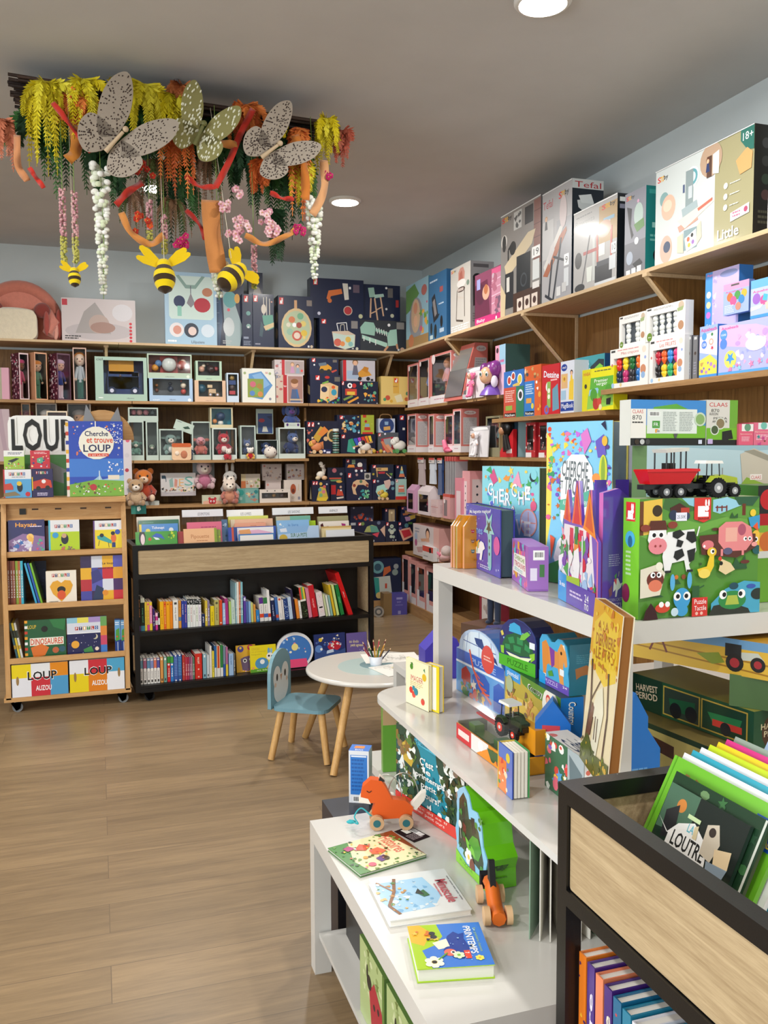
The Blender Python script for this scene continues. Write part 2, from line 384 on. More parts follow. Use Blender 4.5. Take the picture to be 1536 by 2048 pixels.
def carton(name, p, d, art, label, cat='toy box', side='ddd', top=None, l=None, r=None, t=None, group=None, mat='print', lean=0, bevel=0, gap=.0):
 b = B(mat); w, h = p.w, p.h
 b.bx(-w / 2, 0, 0, w / 2, d, h, side, cols={'t': top or side})
 b.art((-w / 2, 0, h), (1, 0, 0), (0, 0, -1), w, h, art)
 if l: b.art((-w / 2, d, h), (0, -1, 0), (0, 0, -1), d, h, l)
 if r: b.art((w / 2, 0, h), (0, 1, 0), (0, 0, -1), d, h, r)
 if t: b.art((-w / 2, d, h), (1, 0, 0), (0, -1, 0), w, d, t)
 lift = abs(sin(lean)) * 0
 return b.build(name, None, (p.loc[0], p.loc[1], p.loc[2] + gap + lift), p.rz, -lean, label, cat, group)
def book(p, th, art, label, spine='fff', lean=0, group=None, board=False, l=None, mat='glossy_print', name=None, cat='book', pages='f4efe2', back=None):
 """upright book seen from its cover, spine on the left"""
 b = B(mat); w, h = p.w, p.h; c = .0025 if not board else .003
 b.bx(-w / 2, 0, 0, w / 2, c, h, back or spine, cols={'f': 'fff'}); b.bx(-w / 2, th - c, 0, w / 2, th, h, back or spine); b.bx(-w / 2, c, 0, -w / 2 + c, th - c, h, spine)
 b.bx(-w / 2 + c, c, .003, w / 2 - .004, th - c, h - .003, pages, 'paper')
 b.art((-w / 2, 0, h), (1, 0, 0), (0, 0, -1), w, h, art)
 if l: b.art((-w / 2, th, h), (0, -1, 0), (0, 0, -1), th, h, l)
 return b.build(name or ('board_book' if board else 'picture_book'), None, p.loc, p.rz, -lean, label, cat, group)
# room shell
def struct(name, b, **k): o = b.build(name, kind='structure', **k); return o
XL, YF = -5.2, -4.0
struct('floor', B('floor_wood').bx(XL, YF, -.05, XW, YW, 0, 'fff'))
struct('ceiling', B('ceiling_paint').bx(XL, YF, CEIL, XW, YW, CEIL + .1, 'fff'))
struct('wall_back', B('wall_paint').bx(XL, YW, 0, XW + .1, YW + .1, CEIL, 'fff'))
struct('wall_right', B('wall_paint').bx(XW, YF, 0, XW + .1, YW, CEIL, 'fff'))
struct('wall_left', B('wall_paint').bx(XL - .1, YF, 0, XL, YW, CEIL, 'fff'))
struct('wall_front', B('wall_paint').bx(XL, YF - .1, 0, XW + .1, YF, CEIL, 'fff'))
struct('trim_1', B('panel_wood').bx(XL + 2.5, YW - .02, 0, XW - .02, YW, 2.46, 'fff'))
struct('trim_2', B('panel_wood_side').bx(XW - .02, .2, 0, XW, YW - .02, 2.46, 'fff'))
b = B('paint'); [b.bx(XL - .02, y, .5, XL + .06, y + .06, 3.0, 'e8e8e8') for y in (-3.5, -1.5, .4, 2.3)]; [b.bx(XL - .02, -3.5, z, XL + .06, 2.36, z + .06, 'e8e8e8') for z in (.5, 3.0)]; struct('added_window_1', b)  # made-up window bars, out of view, to go with the added side lamp
for i, (lx, ly) in enumerate(LAMPS):
 t = empty('ceiling_light', ['round recessed ceiling light near the back corner, right of the hanging flowers', 'round recessed ceiling light cut by the top edge of the picture'][i] if i < 2 else ('round recessed ceiling light glowing behind the hanging flowers' if i == 3 else 'round recessed ceiling light outside the view'), 'ceiling light', (lx, ly, CEIL), group='recessed ceiling lights')
 B('plastic').lathe([(.118, -.001), (.118, -.012), (.108, -.022), (.1, -.022)], (0, 0, 0), 'e8e6e0', seg=32).build('rim', t)
 B('lamp_glow').lathe([(.098, -.0222), (.06, -.027), (.0, -.028)], (0, 0, 0), 'fff', seg=32).build('diffuser', t)
# fixed shelving along the walls
def shelf_b(x0, x1, z, th, label, y0=7.96, top=False):
 b = B('pale_wood' if top else 'shelf_wood').bx(x0, y0, z - th, x1, YW - .021, z, 'fff')
 return b.build('wall_shelf', label=label, cat='shelf', group='shelf boards on the back wall', bevel=.003)
def shelf_r(y0, y1, z, th, label, x0=2.77, top=False):
 b = B('pale_wood_side' if top else 'shelf_wood_side').bx(x0, y0, z - th, XW - .021, y1, z, 'fff')
 return b.build('wall_shelf', label=label, cat='shelf', group='shelf boards on the right wall', bevel=.003)
ZT = 2.50
shelf_b(-2.4, .2, ZT, .02, 'pale topmost shelf board on the back wall, left length holding the plush armchair', top=True)
shelf_b(.203, 2.765, ZT, .02, 'pale topmost shelf board on the back wall, right length under the navy toy boxes', top=True)
shelf_r(.3, YW - .03, ZT, .02, 'long pale topmost shelf board along the right wall under the big cartons', top=True)
Z2, Z3A, Z3B, Z4, Z5 = 1.995, 1.475, 1.525, 1.075, .665
for x0, x1, n in ((-2.4, -.33, 'far left bay, behind the wolf display'), (-.325, .30, 'bay over the wolf display, holding the boxed dolls'), (.305, 1.19, 'bay holding the blue car box'), (1.195, 1.88, 'narrow bay beside the navy boxes'), (1.885, 2.84, 'bay holding the yellow gift box in the corner')):
 shelf_b(x0, x1, Z2, .025, 'brown upper shelf on the back wall, ' + n)
for x0, x1, z, n in ((-2.4, .30, Z3A, 'hidden behind the wolf display'), (.305, 1.19, Z3A, 'under the grey plush boxes'), (1.195, 1.88, Z3A + .008, 'under the white gnome box'), (1.885, 2.84, Z3B, 'under the xylophone boxes')):
 shelf_b(x0, x1, z, .025, 'brown middle shelf on the back wall, ' + n)
for x0, x1, z, n in ((-2.4, 1.0, Z4, 'behind the book rack bins'), (1.0, 1.88, Z4, 'under the small white gift boxes'), (1.885, 2.84, Z4, 'under the pull-along elephant')):
 shelf_b(x0, x1, z, .025, 'brown third shelf board on the back wall, ' + n)
shelf_b(1.0, 2.88, Z5, .025, 'brown low shelf board on the back wall beside the book rack end')
shelf_b(1.0, 2.88, .10, .10, 'brown plinth board on the floor under the back shelves')
ZR1, ZR2 = 1.96, 1.78
shelf_r(5.88, 7.955, ZR1, .025, 'brown shelf board on the right wall under the large boxed dolls', 2.83)
shelf_r(6.62, 7.955, 1.535, .025, 'brown shelf board on the right wall under the tall pink doll boxes', 2.83)
shelf_r(4.9, 6.61, 1.50, .025, 'brown shelf board on the right wall under the white baby doll and red box', 2.83)
shelf_r(5.0, 7.955, .97, .025, 'brown low shelf board on the right wall under the pink doll carriers', 2.83)
shelf_r(5.0, 7.955, .575, .025, 'brown low shelf board on the right wall under the baby doll set', 2.83)
shelf_r(4.0, 8.0, .10, .10, 'brown plinth board on the floor under the right wall doll boxes', 2.80)
shelf_r(4.42, 5.87, ZR2, .028, 'brown shelf board on the right wall under the learning games', 2.77)
shelf_r(.3, 4.41, 1.895, .028, 'brown shelf board on the right wall under the crayon sets and bead boxes', 2.77)
for x, n in ((.3025, 'left of the car box bay'), (1.1925, 'between the plush bay and the puzzle bay'), (1.8825, 'left of the navy box bay')):
 B('panel_wood').bx(x - .011, 8.1, 0, x + .011, YW - .021, 1.96, 'fff').build('bay_divider', label='dark brown upright board between shelf bays, ' + n, cat='divider', group='bay dividers')
def bracket(x, y, side, n):
 t = empty('shelf_bracket', 'pale triangular wooden bracket under the top shelf, ' + n, 'bracket', (x, y, ZT - .021), 0 if side == 'b' else -pi / 2)
 B('pale_wood').bx(-.02, -.38, -.02, .02, .04, -.001, 'fff').build('arm', t)
 B('pale_wood').bx(-.02, .022, -.40, .02, .04, -.02, 'fff').build('upright', t)
 b = B('panel_wood'); b.add([(-.006, -.36, -.02), (-.006, .022, -.40), (-.006, .022, -.02), (.006, -.36, -.02), (.006, .022, -.40), (.006, .022, -.02)], [(0, 1, 2), (5, 4, 3), (0, 3, 4, 1), (1, 4, 5, 2), (2, 5, 3, 0)], 'fff'); b.build('web', t)
 b = B('pale_wood'); b.add([(-.012, -.38, -.02), (.012, -.38, -.02), (.012, .02, -.43), (-.012, .02, -.43), (-.012, -.362, -.02), (.012, -.362, -.02), (.012, .02, -.41), (-.012, .02, -.41)], [(0, 1, 2, 3), (7, 6, 5, 4), (0, 4, 5, 1), (3, 2, 6, 7), (0, 3, 7, 4), (1, 5, 6, 2)], 'fff'); b.build('brace', t)
for u, n in ((213, 'over the blue car box'), (508, 'over the geometric puzzle'), (785, 'at the corner over the yellow gift box')):
 bracket(PY(u, 720, 8.0).x, YW - .062, 'b', n)
for u, n in ((900, 'over the boxed dolls'), (1055, 'over the learning games'), (1300, 'over the crayon sets')):
 bracket(XW - .062, PX(u, 700, 2.8).y, 'r', n)
# window boxes, dolls and plush toys
def wbox(name, p, d, col, inner, label, m=(.02, .02, .02, .05), fill=None, film=True, cat='boxed toy', art=None, group=None, side=None, l=None, lean=0):
 """open-fronted gift box with a clear front: m = left, top, right, bottom frame widths"""
 t = empty(name, label, cat, p.loc, p.rz, -lean, group); w, h = p.w, p.h; b = B(); a = .004; sd = side or col
 b.bx(-w / 2, 0, 0, -w / 2 + a, d, h, sd, cols={'r': inner}); b.bx(w / 2 - a, 0, 0, w / 2, d, h, sd, cols={'l': inner})
 b.bx(-w / 2 + a, 0, 0, w / 2 - a, d, a, sd, cols={'t': inner}); b.bx(-w / 2 + a, 0, h - a, w / 2 - a, d, h, sd, cols={'b': inner})
 b.bx(-w / 2 + a, d - a, a, w / 2 - a, d, h - a, sd, cols={'f': inner})
 L, T, R_, Bo = m
 for x0, z0, x1, z1 in ((-w / 2, 0, w / 2, Bo), (-w / 2, h - T, w / 2, h), (-w / 2, Bo, -w / 2 + L, h - T), (w / 2 - R_, Bo, w / 2, h - T)):
  if x1 - x0 > .001 and z1 - z0 > .001: b.bx(x0, -.002, z0, x1, .001, z1, col)
 if art: b.art((-w / 2, -.0021, h), (1, 0, 0), (0, 0, -1), w, h, art)
 if l: b.art((-w / 2, d, h), (0, -1, 0), (0, 0, -1), d, h, l)
 b.build('case', t)
 if film: B('clear_film').bx(-w / 2 + L, .0012, Bo, w / 2 - R_, .0018, h - T, 'fff').build('window', t)
 if fill: fill(t, w - L - R_, h - T - Bo, d, Bo + .002, (L - R_) / 2)
 return t
def figure(b, x, y, z, h, skin='e2b493', hair='6b3f22', top='d64f7a', legs='e2b493', hat=None, wd=1.0, shoes=None, mat='fabric'):
 """standing doll of height h"""
 r = h * .115
 for s in (-1, 1):
  b.tube([(x + s * r * .55 * wd, y, z + .02 * h), (x + s * r * .5 * wd, y, z + h * .42)], [h * .038, h * .05], legs, mat)
  b.ell((x + s * r * .6 * wd, y - .02 * h, z + .025 * h), .04 * h, .06 * h, .027 * h, shoes or legs, mat, 8, 6)
  b.tube([(x + s * r * .75 * wd, y, z + h * .68), (x + s * r * 1.5 * wd, y - .02 * h, z + h * .54), (x + s * r * 1.7 * wd, y - .05 * h, z + h * .44)], [h * .04, h * .034, h * .028], top, mat)
  b.ell((x + s * r * 1.72 * wd, y - .055 * h, z + h * .42), .03 * h, .03 * h, .035 * h, skin, mat, 8, 6)
 b.lathe([(r * 1.25 * wd, .36 * h), (r * 1.15 * wd, .42 * h), (r * .8 * wd, .58 * h), (r * .75 * wd, .68 * h), (r * .3, .73 * h)], (x, y, z), top, mat, 14, .8)
 b.ell((x, y, z + h * .84), r * 1.02, r * .95, r * 1.18, skin, mat, 14, 10)
 b.ell((x, y + r * .3, z + h * .875), r * 1.15, r * .98, r * 1.2, hair, mat, 14, 10)
 if hat: b.ell((x, y + .02 * h, z + h * .93), r * 1.2, r * 1.1, r * .72, hat, mat, 14, 8)
 for s in (-1, 1): b.ell((x + s * r * .4, y - r * .88, z + h * .845), r * .11, r * .08, r * .16, '221511', 'plastic', 6, 5)
 b.ell((x, y - r * .96, z + h * .80), r * .2, r * .06, r * .07, 'b4453c', 'plastic', 6, 5)
def critter(b, x, y, z, h, body='8a6', head=None, ears='round', belly=None, limbs=None, turn=0, muzzle=None):
 """sitting soft toy"""
 hd = head or body; lb = limbs or body; r = h * .24; ox = turn * r * .4
 b.ell((x, y, z + r * 1.05), r * .95, r * .85, r * 1.1, body, 'plush')
 if belly: b.ell((x, y - r * .22, z + r), r * .7, r * .72, r * .8, belly, 'plush')
 b.ell((x + ox, y - r * .15, z + r * 2.75), r * 1.02, r * .92, r * .98, hd, 'plush')
 b.ell((x + ox * 1.6, y - r * .95, z + r * 2.5), r * .52, r * .45, r * .42, muzzle or 'efe4d6', 'plush')
 b.ell((x + ox * 1.8, y - r * 1.36, z + r * 2.62), r * .14, r * .1, r * .1, '2a1a16', 'plastic', 8, 6)
 for s in (-1, 1):
  if ears == 'round': b.ell((x + ox + s * r * .8, y, z + r * 3.45), r * .38, r * .2, r * .4, hd, 'plush')
  elif ears == 'long': b.ell((x + ox + s * r * .42, y, z + r * 4.1), r * .24, r * .16, r * .85, hd, 'plush')
  elif ears == 'flop': b.ell((x + ox + s * r * 1.15, y, z + r * 2.7), r * .35, r * .25, r * .72, lb, 'plush')
  elif ears == 'side': b.ell((x + ox + s * r * 1.3, y, z + r * 3.1), r * .6, r * .18, r * .34, lb, 'plush')
  else: b.lathe([(r * .34, 0), (r * .2, r * .45), (r * .02, r * .85)], (x + ox + s * r * .62, y, z + r * 3.35), hd, 'plush', 8)
  b.ell((x + ox + s * r * .42, y - r * .95, z + r * 2.95), r * .12, r * .08, r * .14, '16100e', 'plastic', 6, 5)
  b.tube([(x + s * r * .7, y - r * .1, z + r * 1.7), (x + s * r * 1.2, y - r * .5, z + r * 1.1), (x + s * r * 1.0, y - r * .9, z + r * .75)], [r * .3, r * .28, r * .3], lb, 'plush')
  b.tube([(x + s * r * .5, y - r * .1, z + r * .38), (x + s * r * .85, y - r * 1.2, z + r * .34)], [r * .36, r * .3], lb, 'plush')
  b.ell((x + s * r * .88, y - r * 1.3, z + r * .42), r * .32, r * .22, r * .42, muzzle or lb, 'plush')
def soft(name, label, cat, x, y, z, h, rz=0, **k):
 b = B('plush'); critter(b, 0, 0, 0, h, **k); return b.build(name, None, (x, y, z), rz, 0, label, cat)
def doll_fill(hh=.93, **k):
 def f(t, w, h, d, z, xo):
  q = dict(k); q['wd'] = min(1, max(.45, (w / 2 - .004) / (h * hh * .115 * 1.95))); b = B('fabric'); figure(b, xo, d * .5, z, h * hh, **q); b.build('doll', t)
 return f
def plush_fill(*cs, ears='round', **k):
 def f(t, w, h, d, z, xo):
  n = len(cs); b = B('plush')
  for i, c in enumerate(cs):
   hh = min(h * .95, w / n * 1.25); critter(b, xo + w * ((i + .5) / n - .5), d * .55, z, hh, c, ears=ears, **k)
  b.build('soft_toy', t)
 return f
NAVY = '1d2744'
t = empty('plush_armchair', 'coral plush puppy-shaped child armchair with cream seat on the top shelf', 'plush chair', (.02, 8.13, ZT + .001))
t.location.x = -.60; t.location.y = 8.14; t.scale = (.85, .85, .95)
arc = [(.40 * cos(a), .12 + .40 * sin(a)) for a in [radians(-15 + 210 * i / 24) for i in range(25)]]
b = B('plush'); b.prism(arc, .03, .16, 'd98a78'); b.tube([(p[0] * .93, .06, .12 + (p[1] - .12) * .93) for p in arc], .06, 'cf7f6c', 'plush', 10); b.build('backrest', t)
b = B('plush'); b.prism(rrect(-.3, .0, .17, .26, .07), -.16, .02, 'e9ddc4'); b.ell((-.06, -.06, .25), .23, .1, .04, 'f0e6d2'); b.build('seat', t)
for s in (-1, 1):
 b = B('plush'); b.tube([(s * .27, -.1, .06), (s * .32, -.08, .16), (s * .27, -.02, .26)], [.06, .065, .05], 'd98a78', 'plush', 12); b.ell((s * .22, -.09, .27), .08, .06, .07, '8c3f38'); b.ell((s * .26, -.14, .15), .03, .03, .11, 'a8524a'); b.build('armrest', t)
b = B('plush'); b.ell((.375, -.07, .16), .035, .03, .13, 'a04c42'); b.ell((.34, -.09, .10), .03, .02, .09, 'e0a292'); b.build('ear', t)
def K(name, u0, u1, vt, z, art, label, side=NAVY, y=8.02, d=.12, **k):
 p = onback(u0, u1, vt, z, y); return carton(name, p, d, art, label, side=side, **k), p
_, P = K('bed_roll_box', 122, 270, 598, ZT, 'R 0 0 100 100 cfc4c4;E 50 75 46 20 bdb4b6;P a59e9c 18,80 30,30 45,8 58,40 66,80;E 50 58 14 22 b9a39a;E 55 66 17 13 a58378;E 82 30 14 20 d8d4d8;R 1 3 8 17 c03a48;E 93 55 2 3 c23;E 93 63 2 3 c23;E 93 71 2 3 c23;E 93 79 2 3 c23;E 93 87 2 3 c23;E 93 95 2 3 c23;H 4 86 26 96 2 333', 'pale grey box picturing a baby under a knitted blanket, on the top shelf', 'd6cfd0', d=.1)
_, P = K('activity_toy_box', 328, 432, 545, ZT, 'R 0 0 100 100 a9c9df;P cfe3dc 8,12 16,5 88,5 94,12 94,60 88,64 12,64 8,60;P 8aa9a0 22,5 40,22 60,22 78,5 72,4 58,17 42,17 28,4;L 667 1.5 50,18 50,30;P 8d8a90 50,28 42,42 50,48 58,42;E 28 40 11 8 26345c;R 24 46 32 60 8fc9b8;E 72 44 16 10 b82f3e;E 82 26 10 6 c07f5f;E 22 79 14 10 e9e4e6;E 23 79 8 6 d89888;E 50 79 14 10 3a4150;E 52 80 8 6 e8d0c8;E 82 79 13 9 d7e4f0;H 5 93 25 98 1 fff;T 50 93 75 98 445 Lilliputiens', 'light blue and mint box with hanging baby toys, on the top shelf', 'cddff0', y=8.04, d=.09)
_, P = K('play_tent_box', 425, 487, 558, ZT, 'R 0 0 100 100 1b2540;P 9fb2b4 30,10 60,20 95,70 85,98 40,98 35,60;E 55 30 22 12 5f9fa0;E 78 28 9 7 e0a43c;C 70 10 6 e7e2dc;C 50 45 5 e05a6a;E 50 70 18 14 c8cfd0;P 2f4a6a 0,15 22,15 30,60 20,98 0,98;L 6b7f95 2 3,20 18,20;L 6b7f95 2 3,35 18,35;L 6b7f95 2 3,50 20,50;L 6b7f95 2 3,65 20,65;H 30 90 60 96 2 bbb', 'tall navy box with grey play tent picture behind the large bee', NAVY, y=8.08, d=.12)
_, P = K('tall_toy_box', 497, 525, 545, ZT, 'R 0 0 100 100 18213b;E 60 30 30 12 9a8f85;S 8 10 10 90 90 5 556,8a8,c96', 'tall dark navy box peeking up behind the shorter navy toy boxes', y=8.22, d=.1)
_, P = K('toy_kitchen_box', 484, 504, 588, ZT, 'R 0 0 100 100 1b2644;J 18 3 60 15;C 60 36 22 6a9f9a;C 60 60 22 84a8a0;C 58 62 10 ddd;R 10 80 60 84 8a94a8;H 10 88 80 97 3 8a94a8', 'narrow navy toy box beside the play tent box', y=8.03, d=.16)
_, P = K('wooden_plane_box', 505, 547, 588, ZT, 'R 0 0 100 100 1c2745;J 4 3 24 15;R 50 6 54 50 cfc9bd;R 64 5 68 50 cfc9bd;R 78 8 82 50 cfc9bd;E 52 28 12 9 d9cfc0;P 5fa08c 45,40 95,38 100,62 70,68 50,55;P d9c294 50,60 100,52 100,60 60,68;P 3c5560 38,50 52,60 44,80 30,78;H 10 92 40 97 1 99a;C 90 14 4 c98', 'navy toy box with green toy picture between narrow box and round table box', y=8.02, d=.18)
_, P = K('activity_table_box', 556, 627, 592, ZT, 'R 0 0 100 100 1c2543;J 3 4 15 17;R 45 8 53 30 d8a878;E 51 60 43 37 dcc08e;E 51 60 38 32 b9c7a4;C 38 45 9 d87e4e;C 62 38 9 77b28c;C 52 75 14 c9604e;C 52 75 9 ecd9c8;C 32 68 9 9cc0a8;C 72 70 9 e3c14c;C 70 52 8 e7d078;C 45 55 6 fff;C 58 55 8 a94f40;C 28 55 6 e5dfc8;G 72 78 7 f2d27a;R 80 7 95 18 8a7f78;R 82 93 87 97 ddd;C 93 95 4 c9b8a0', 'navy box with a round wooden activity board picture', l='R 0 0 100 100 18203a;J 12 4 50 16;C 60 40 26 c9b58a;C 55 70 26 c9a878', d=.2)
p = onback(639, 720, 637, ZT, 8.0); PC = p
carton('looping_cube_box', p, .14, 'R 0 0 100 100 1b2340;J 5 4 16 18;R 78 6 94 30 8f8a88;P d9c3ac 30,42 70,38 88,50 86,88 62,98 36,88;P c9dcd2 32,46 62,52 62,96 36,86;P cfe0cf 62,52 86,50 86,88 62,97;L eee 2 46,40 42,16 66,12 68,36;L d7d0c0 1.5 50,42 52,20 60,18 62,40;C 44 76 9 d56a58;C 70 66 7 e5bd58;C 56 80 6 e9955a;C 76 80 6 8fc2c0;C 92 94 3.5 ccb;R 79 92 84 96 ccc', 'navy box with a bead-maze activity cube picture under the tricycle box', side=NAVY)
p2 = onback(620, 727, 558, p.top, 8.03)
carton('tricycle_box', p2, .12, 'R 0 0 100 100 1a2342;J 6 2 14 17;P d9743a 30,50 34,30 58,24 60,36 38,44 36,56;P e2dcd0 60,10 70,10 72,50 64,52;C 70 78 8.5 c9b8a8;C 70 78 7 b83a3f;C 36 55 4 d9743a;R 80 12 92 32 6a5a6a;R 72 18 76 24 fff;C 94 91 4 c9c9a0;C 16 88 3 ccd', 'large navy box with an orange and white tricycle picture, topmost of its stack', side='151c36')
p = onback(716, 812, 641, ZT, 8.01)
carton('doll_cot_box', p, .16, 'R 0 0 100 100 33373e;P 9fcab8 4,25 14,6 32,8 36,22 34,50 6,44;P a8d2c0 60,50 66,30 80,26 82,78 62,82;P 88bba8 36,26 64,38 62,46 36,36;P b2dac8 8,48 60,72 62,88 8,60;L e9efe8 1.6 38,24 40,42;L e9efe8 1.6 43,25 45,44;L e9efe8 1.6 48,28 50,46;L e9efe8 1.6 53,30 55,48;L e9efe8 1.6 58,34 59,50;L e9efe8 2 12,54 12,68;L e9efe8 2 24,58 24,74;L e9efe8 2 36,62 36,80;L d09a74 4 62,82 54,98;L d09a74 4 80,74 82,90;R 80 4 96 26 8e8a86;C 64 14 3 fff;C 92 92 4.5 c9a58a;R 82 90 86 96 ddd', 'dark box with a mint green doll cot picture in the corner of the top shelf', side='22262e')
p3 = onback(727, 800, 570, p.top, 8.05)
carton('high_chair_box', p3, .13, 'R 0 0 100 100 1a2340;P 9fc4b4 12,10 28,8 32,34 16,36;P b4d4c8 28,28 54,24 56,32 30,38;L d9b090 4 20,38 18,92;L d9b090 4 30,38 38,98;L d9b090 4 46,34 54,86;L d9b090 3 20,80 36,72;L d9b090 3 34,70 52,60;C 62 8 3 fff;R 66 8 80 34 6f6a68;R 88 40 96 60 a33;C 78 84 5 c9c9b0;C 62 66 3 ddd', 'navy box with a toy high chair picture, topmost at the corner of the shelf', side='141b34')
_, P = K('craft_box', -20, 17, 735, Z2, 'R 0 0 60 100 a9a48a;R 60 0 100 100 d9a2b4', 'pink and sage box cut by the left edge on the second shelf', 'd9a2b4')
FLORAL = 'R 0 0 100 100 5a1f35;S 70 2 1 98 99 6 fff,f4d9de,e9a8b4'
WOODF = ';'.join(f'L {c} 1.5 {x},0 {x},100' for x, c in ((20, 'b98a5c'), (60, 'b98a5c')))
def dollbox(u0, u1, vt, z, frame, inner, label, side=None, y=8.03, d=.15, l=None, hh=.9, m=None, **k):
 p = onback(u0, u1, vt, z, y)
 if l: p.rz = .5; p.w *= 1.1
 return wbox('boxed_doll', p, d, frame, inner, label, m or (.008, .012, .008, .012), doll_fill(hh, **k), side=side, l=l, cat='boxed doll')
dollbox(37, 56, 706, Z2, 'e8d0d4', '2a1018', 'boxed rag doll in pink hat and dress, leftmost doll on second shelf', '5a1f35', l=FLORAL, top='d64a78', hat='d8507e', legs='d9a0a8', skin='8a5a40', hair='2a1612')
dollbox(68, 93, 705, Z2, 'e0a884', '1c1512', 'boxed rag doll in green overalls and orange cap', 'd79a74', l='R 0 0 100 100 d79a74;R 40 40 60 50 b87a54', top='4f7d62', legs='4f7d62', hat='e08a3c', hair='b5743a', shoes='5f8a70', hh=.86)
dollbox(113, 140, 707, Z2, '6a4a5c', '3a2434', 'boxed rag doll in royal blue dress and pink hat', '5a1f35', l=FLORAL, top='24387e', legs='e2c4cc', hat='d9bcd4', hair='2a1a20', skin='d9b094')
dollbox(145, 172, 695, Z2, 'e3bfae', '6c5a50', 'tall boxed doll with ginger hair and pale striped dress', 'c98f84', top='c6ced4', legs='3f6f64', hair='e08a2e', skin='eed3bd', shoes='2f5f58', hh=.95)
def toys_fill(*items, mat='plastic'):
 """simple vehicles/shapes: (kind, x, z, size, colour)"""
 def f(t, w, h, d, z, xo):
  b = B(mat)
  for k, x, zz, s, c in items:
   X = xo + (x - .5) * w; Z = z + zz * h; r = s * min(w, h)
   if k == 'o': b.ell((X, d * .5, Z), r, min(r, d * .35), r, c)
   elif k == 'w': b.disc((X, d * .2, Z), r, .02, (0, 1, 0), c, 'rubber', 16); b.disc((X, d * .2 - .012, Z), r * .5, .01, (0, 1, 0), 'dde', seg=12)
   elif k == 'b': b.bx(X - r, d * .3, Z - r * .6, X + r, d * .8, Z + r * .6, c)
   elif k == 'f': b.bx(X - r, d * .75, Z - r, X + r, d * .78, Z + r, c)
  b.build('toy', t)
 return f
p = onback(189, 293, 714, Z2, 8.0)
wbox('toy_car_box', p, .16, 'a9c4b4', '3f5a86', 'mint gift box showing a blue fabric car with yellow roof', (.07, .03, .03, .06), toys_fill(('b', .45, .82, .36, 'c8902c'), ('b', .5, .42, .44, '2b4474'), ('b', .5, .25, .46, '22386a'), ('o', .42, .55, .12, '3a1d22'), ('b', .25, .45, .13, '9fc3d4'), ('b', .6, .42, .12, 'e6e8e6'), ('w', .2, .1, .12, '1d2c4a'), ('w', .78, .1, .12, '1d2c4a'), ('o', .82, .22, .11, 'd0563c'), ('b', .8, .6, .1, 'd9c9b8')), side='b9d2c2', art='H 6 92 16 96 1 fff;T 60 92 74 96 556 Lilliputiens;T 3 3 15 9 334 ciel')
p = onback(298, 385, 757, Z2, 8.0)
wbox('animal_figures_box', p, .14, 'a9c3e0', '5c6168', 'light blue gift box with three small character figures, under the tableware set', (.03, .0, .03, .055), toys_fill(('o', .12, .3, .12, '6a3a2c'), ('o', .12, .6, .1, '8a5a3c'), ('o', .5, .4, .18, '222c40'), ('o', .5, .72, .12, '1a2233'), ('o', .86, .25, .17, 'c2453c'), ('o', .86, .62, .17, 'ecdcc4'), ('o', .8, .88, .05, 'c9543c')), art='T 8 89 22 95 fff ciel;T 46 88 60 95 446 Lilliputiens;C 92 92 4 e3edf6')
p2 = onback(294, 383, 708, p.top, 8.01)
wbox('tableware_box', p2, .13, 'b6c9b4', '8c4840', 'sage green gift box with baby plate and toys, above the character figures box', (.012, .012, .012, .05), toys_fill(('f', .5, .5, .5, 'b3433f'), ('o', .16, .3, .2, 'd9963a'), ('o', .24, .55, .2, '5f87b4'), ('o', .5, .5, .42, 'd5dcd8'), ('o', .5, .5, .24, '4f7a74'), ('o', .82, .5, .27, 'a8483c'), ('o', .84, .66, .17, 'd9c4b0')), art='T 40 90 60 96 556 Lilliputiens;C 91 91 3.5 e0ead8')
p = onback(389, 451, 761, Z2, 8.0)
wbox('wooden_truck_box', p, .13, 'dcb99a', '4c4a48', 'peach gift box with a small wooden vehicle, below the bear box', (.035, .0, .03, .05), toys_fill(('o', .15, .5, .3, '27566a'), ('b', .6, .35, .22, 'd5b48c'), ('w', .5, .12, .13, '8f6f4c'), ('w', .8, .12, .13, '8f6f4c'), ('b', .5, .65, .15, 'e0c49c')), art='T 35 91 60 96 866 Lilliputiens')
p2 = onback(391, 443, 722, p.top, 8.01)
wbox('bear_toy_box', p2, .13, 'b4cfb6', '4a4442', 'mint gift box with a little brown bear toy, above the wooden vehicle box', (.02, .0, .02, .045), toys_fill(('o', .2, .45, .22, 'd9a890'), ('o', .3, .7, .14, 'e8d8c0'), ('o', .65, .45, .3, '3a2624'), ('o', .68, .5, .17, 'c9b0a0'), ('o', .9, .5, .16, 'a34a4c'), ('o', .5, .8, .12, '5a3a30')), art='T 40 88 62 95 567 Lilliputiens')
p = onback(453, 477, 746, Z2, 8.0)
wbox('small_vehicle_box', p, .1, 'c9d8e8', '54504e', 'narrow light blue gift box with stacked toys, right of the wooden vehicle box', (.012, .012, .012, .06), toys_fill(('o', .5, .85, .3, 'a88a4a'), ('b', .5, .62, .38, '27407c'), ('o', .5, .4, .3, '5a4a48'), ('b', .5, .15, .32, 'c23c44')))
_, P = K('geometric_puzzle_box', 484, 550, 737, Z2, 'R 0 0 100 100 e6e6dc;P 5f93c9 20,16 58,8 92,48 60,90 18,82;P 84b0da 30,20 56,12 84,46 60,60;R 16 30 64 84 8a9a44;C 32 46 9 c9687a;C 52 52 9 a8843c;C 42 66 11 7faa5a;C 30 72 8 5a86c4;C 54 74 8 d08a4a;C 8 14 4 9fae7a;C 84 14 4 9fae7a;C 84 88 4 889;H 70 10 80 16 2 c44', 'white box with geometric blue and green wooden puzzle picture', 'dfe2da')
p = onback(552, 606, 750, Z2, 8.0)
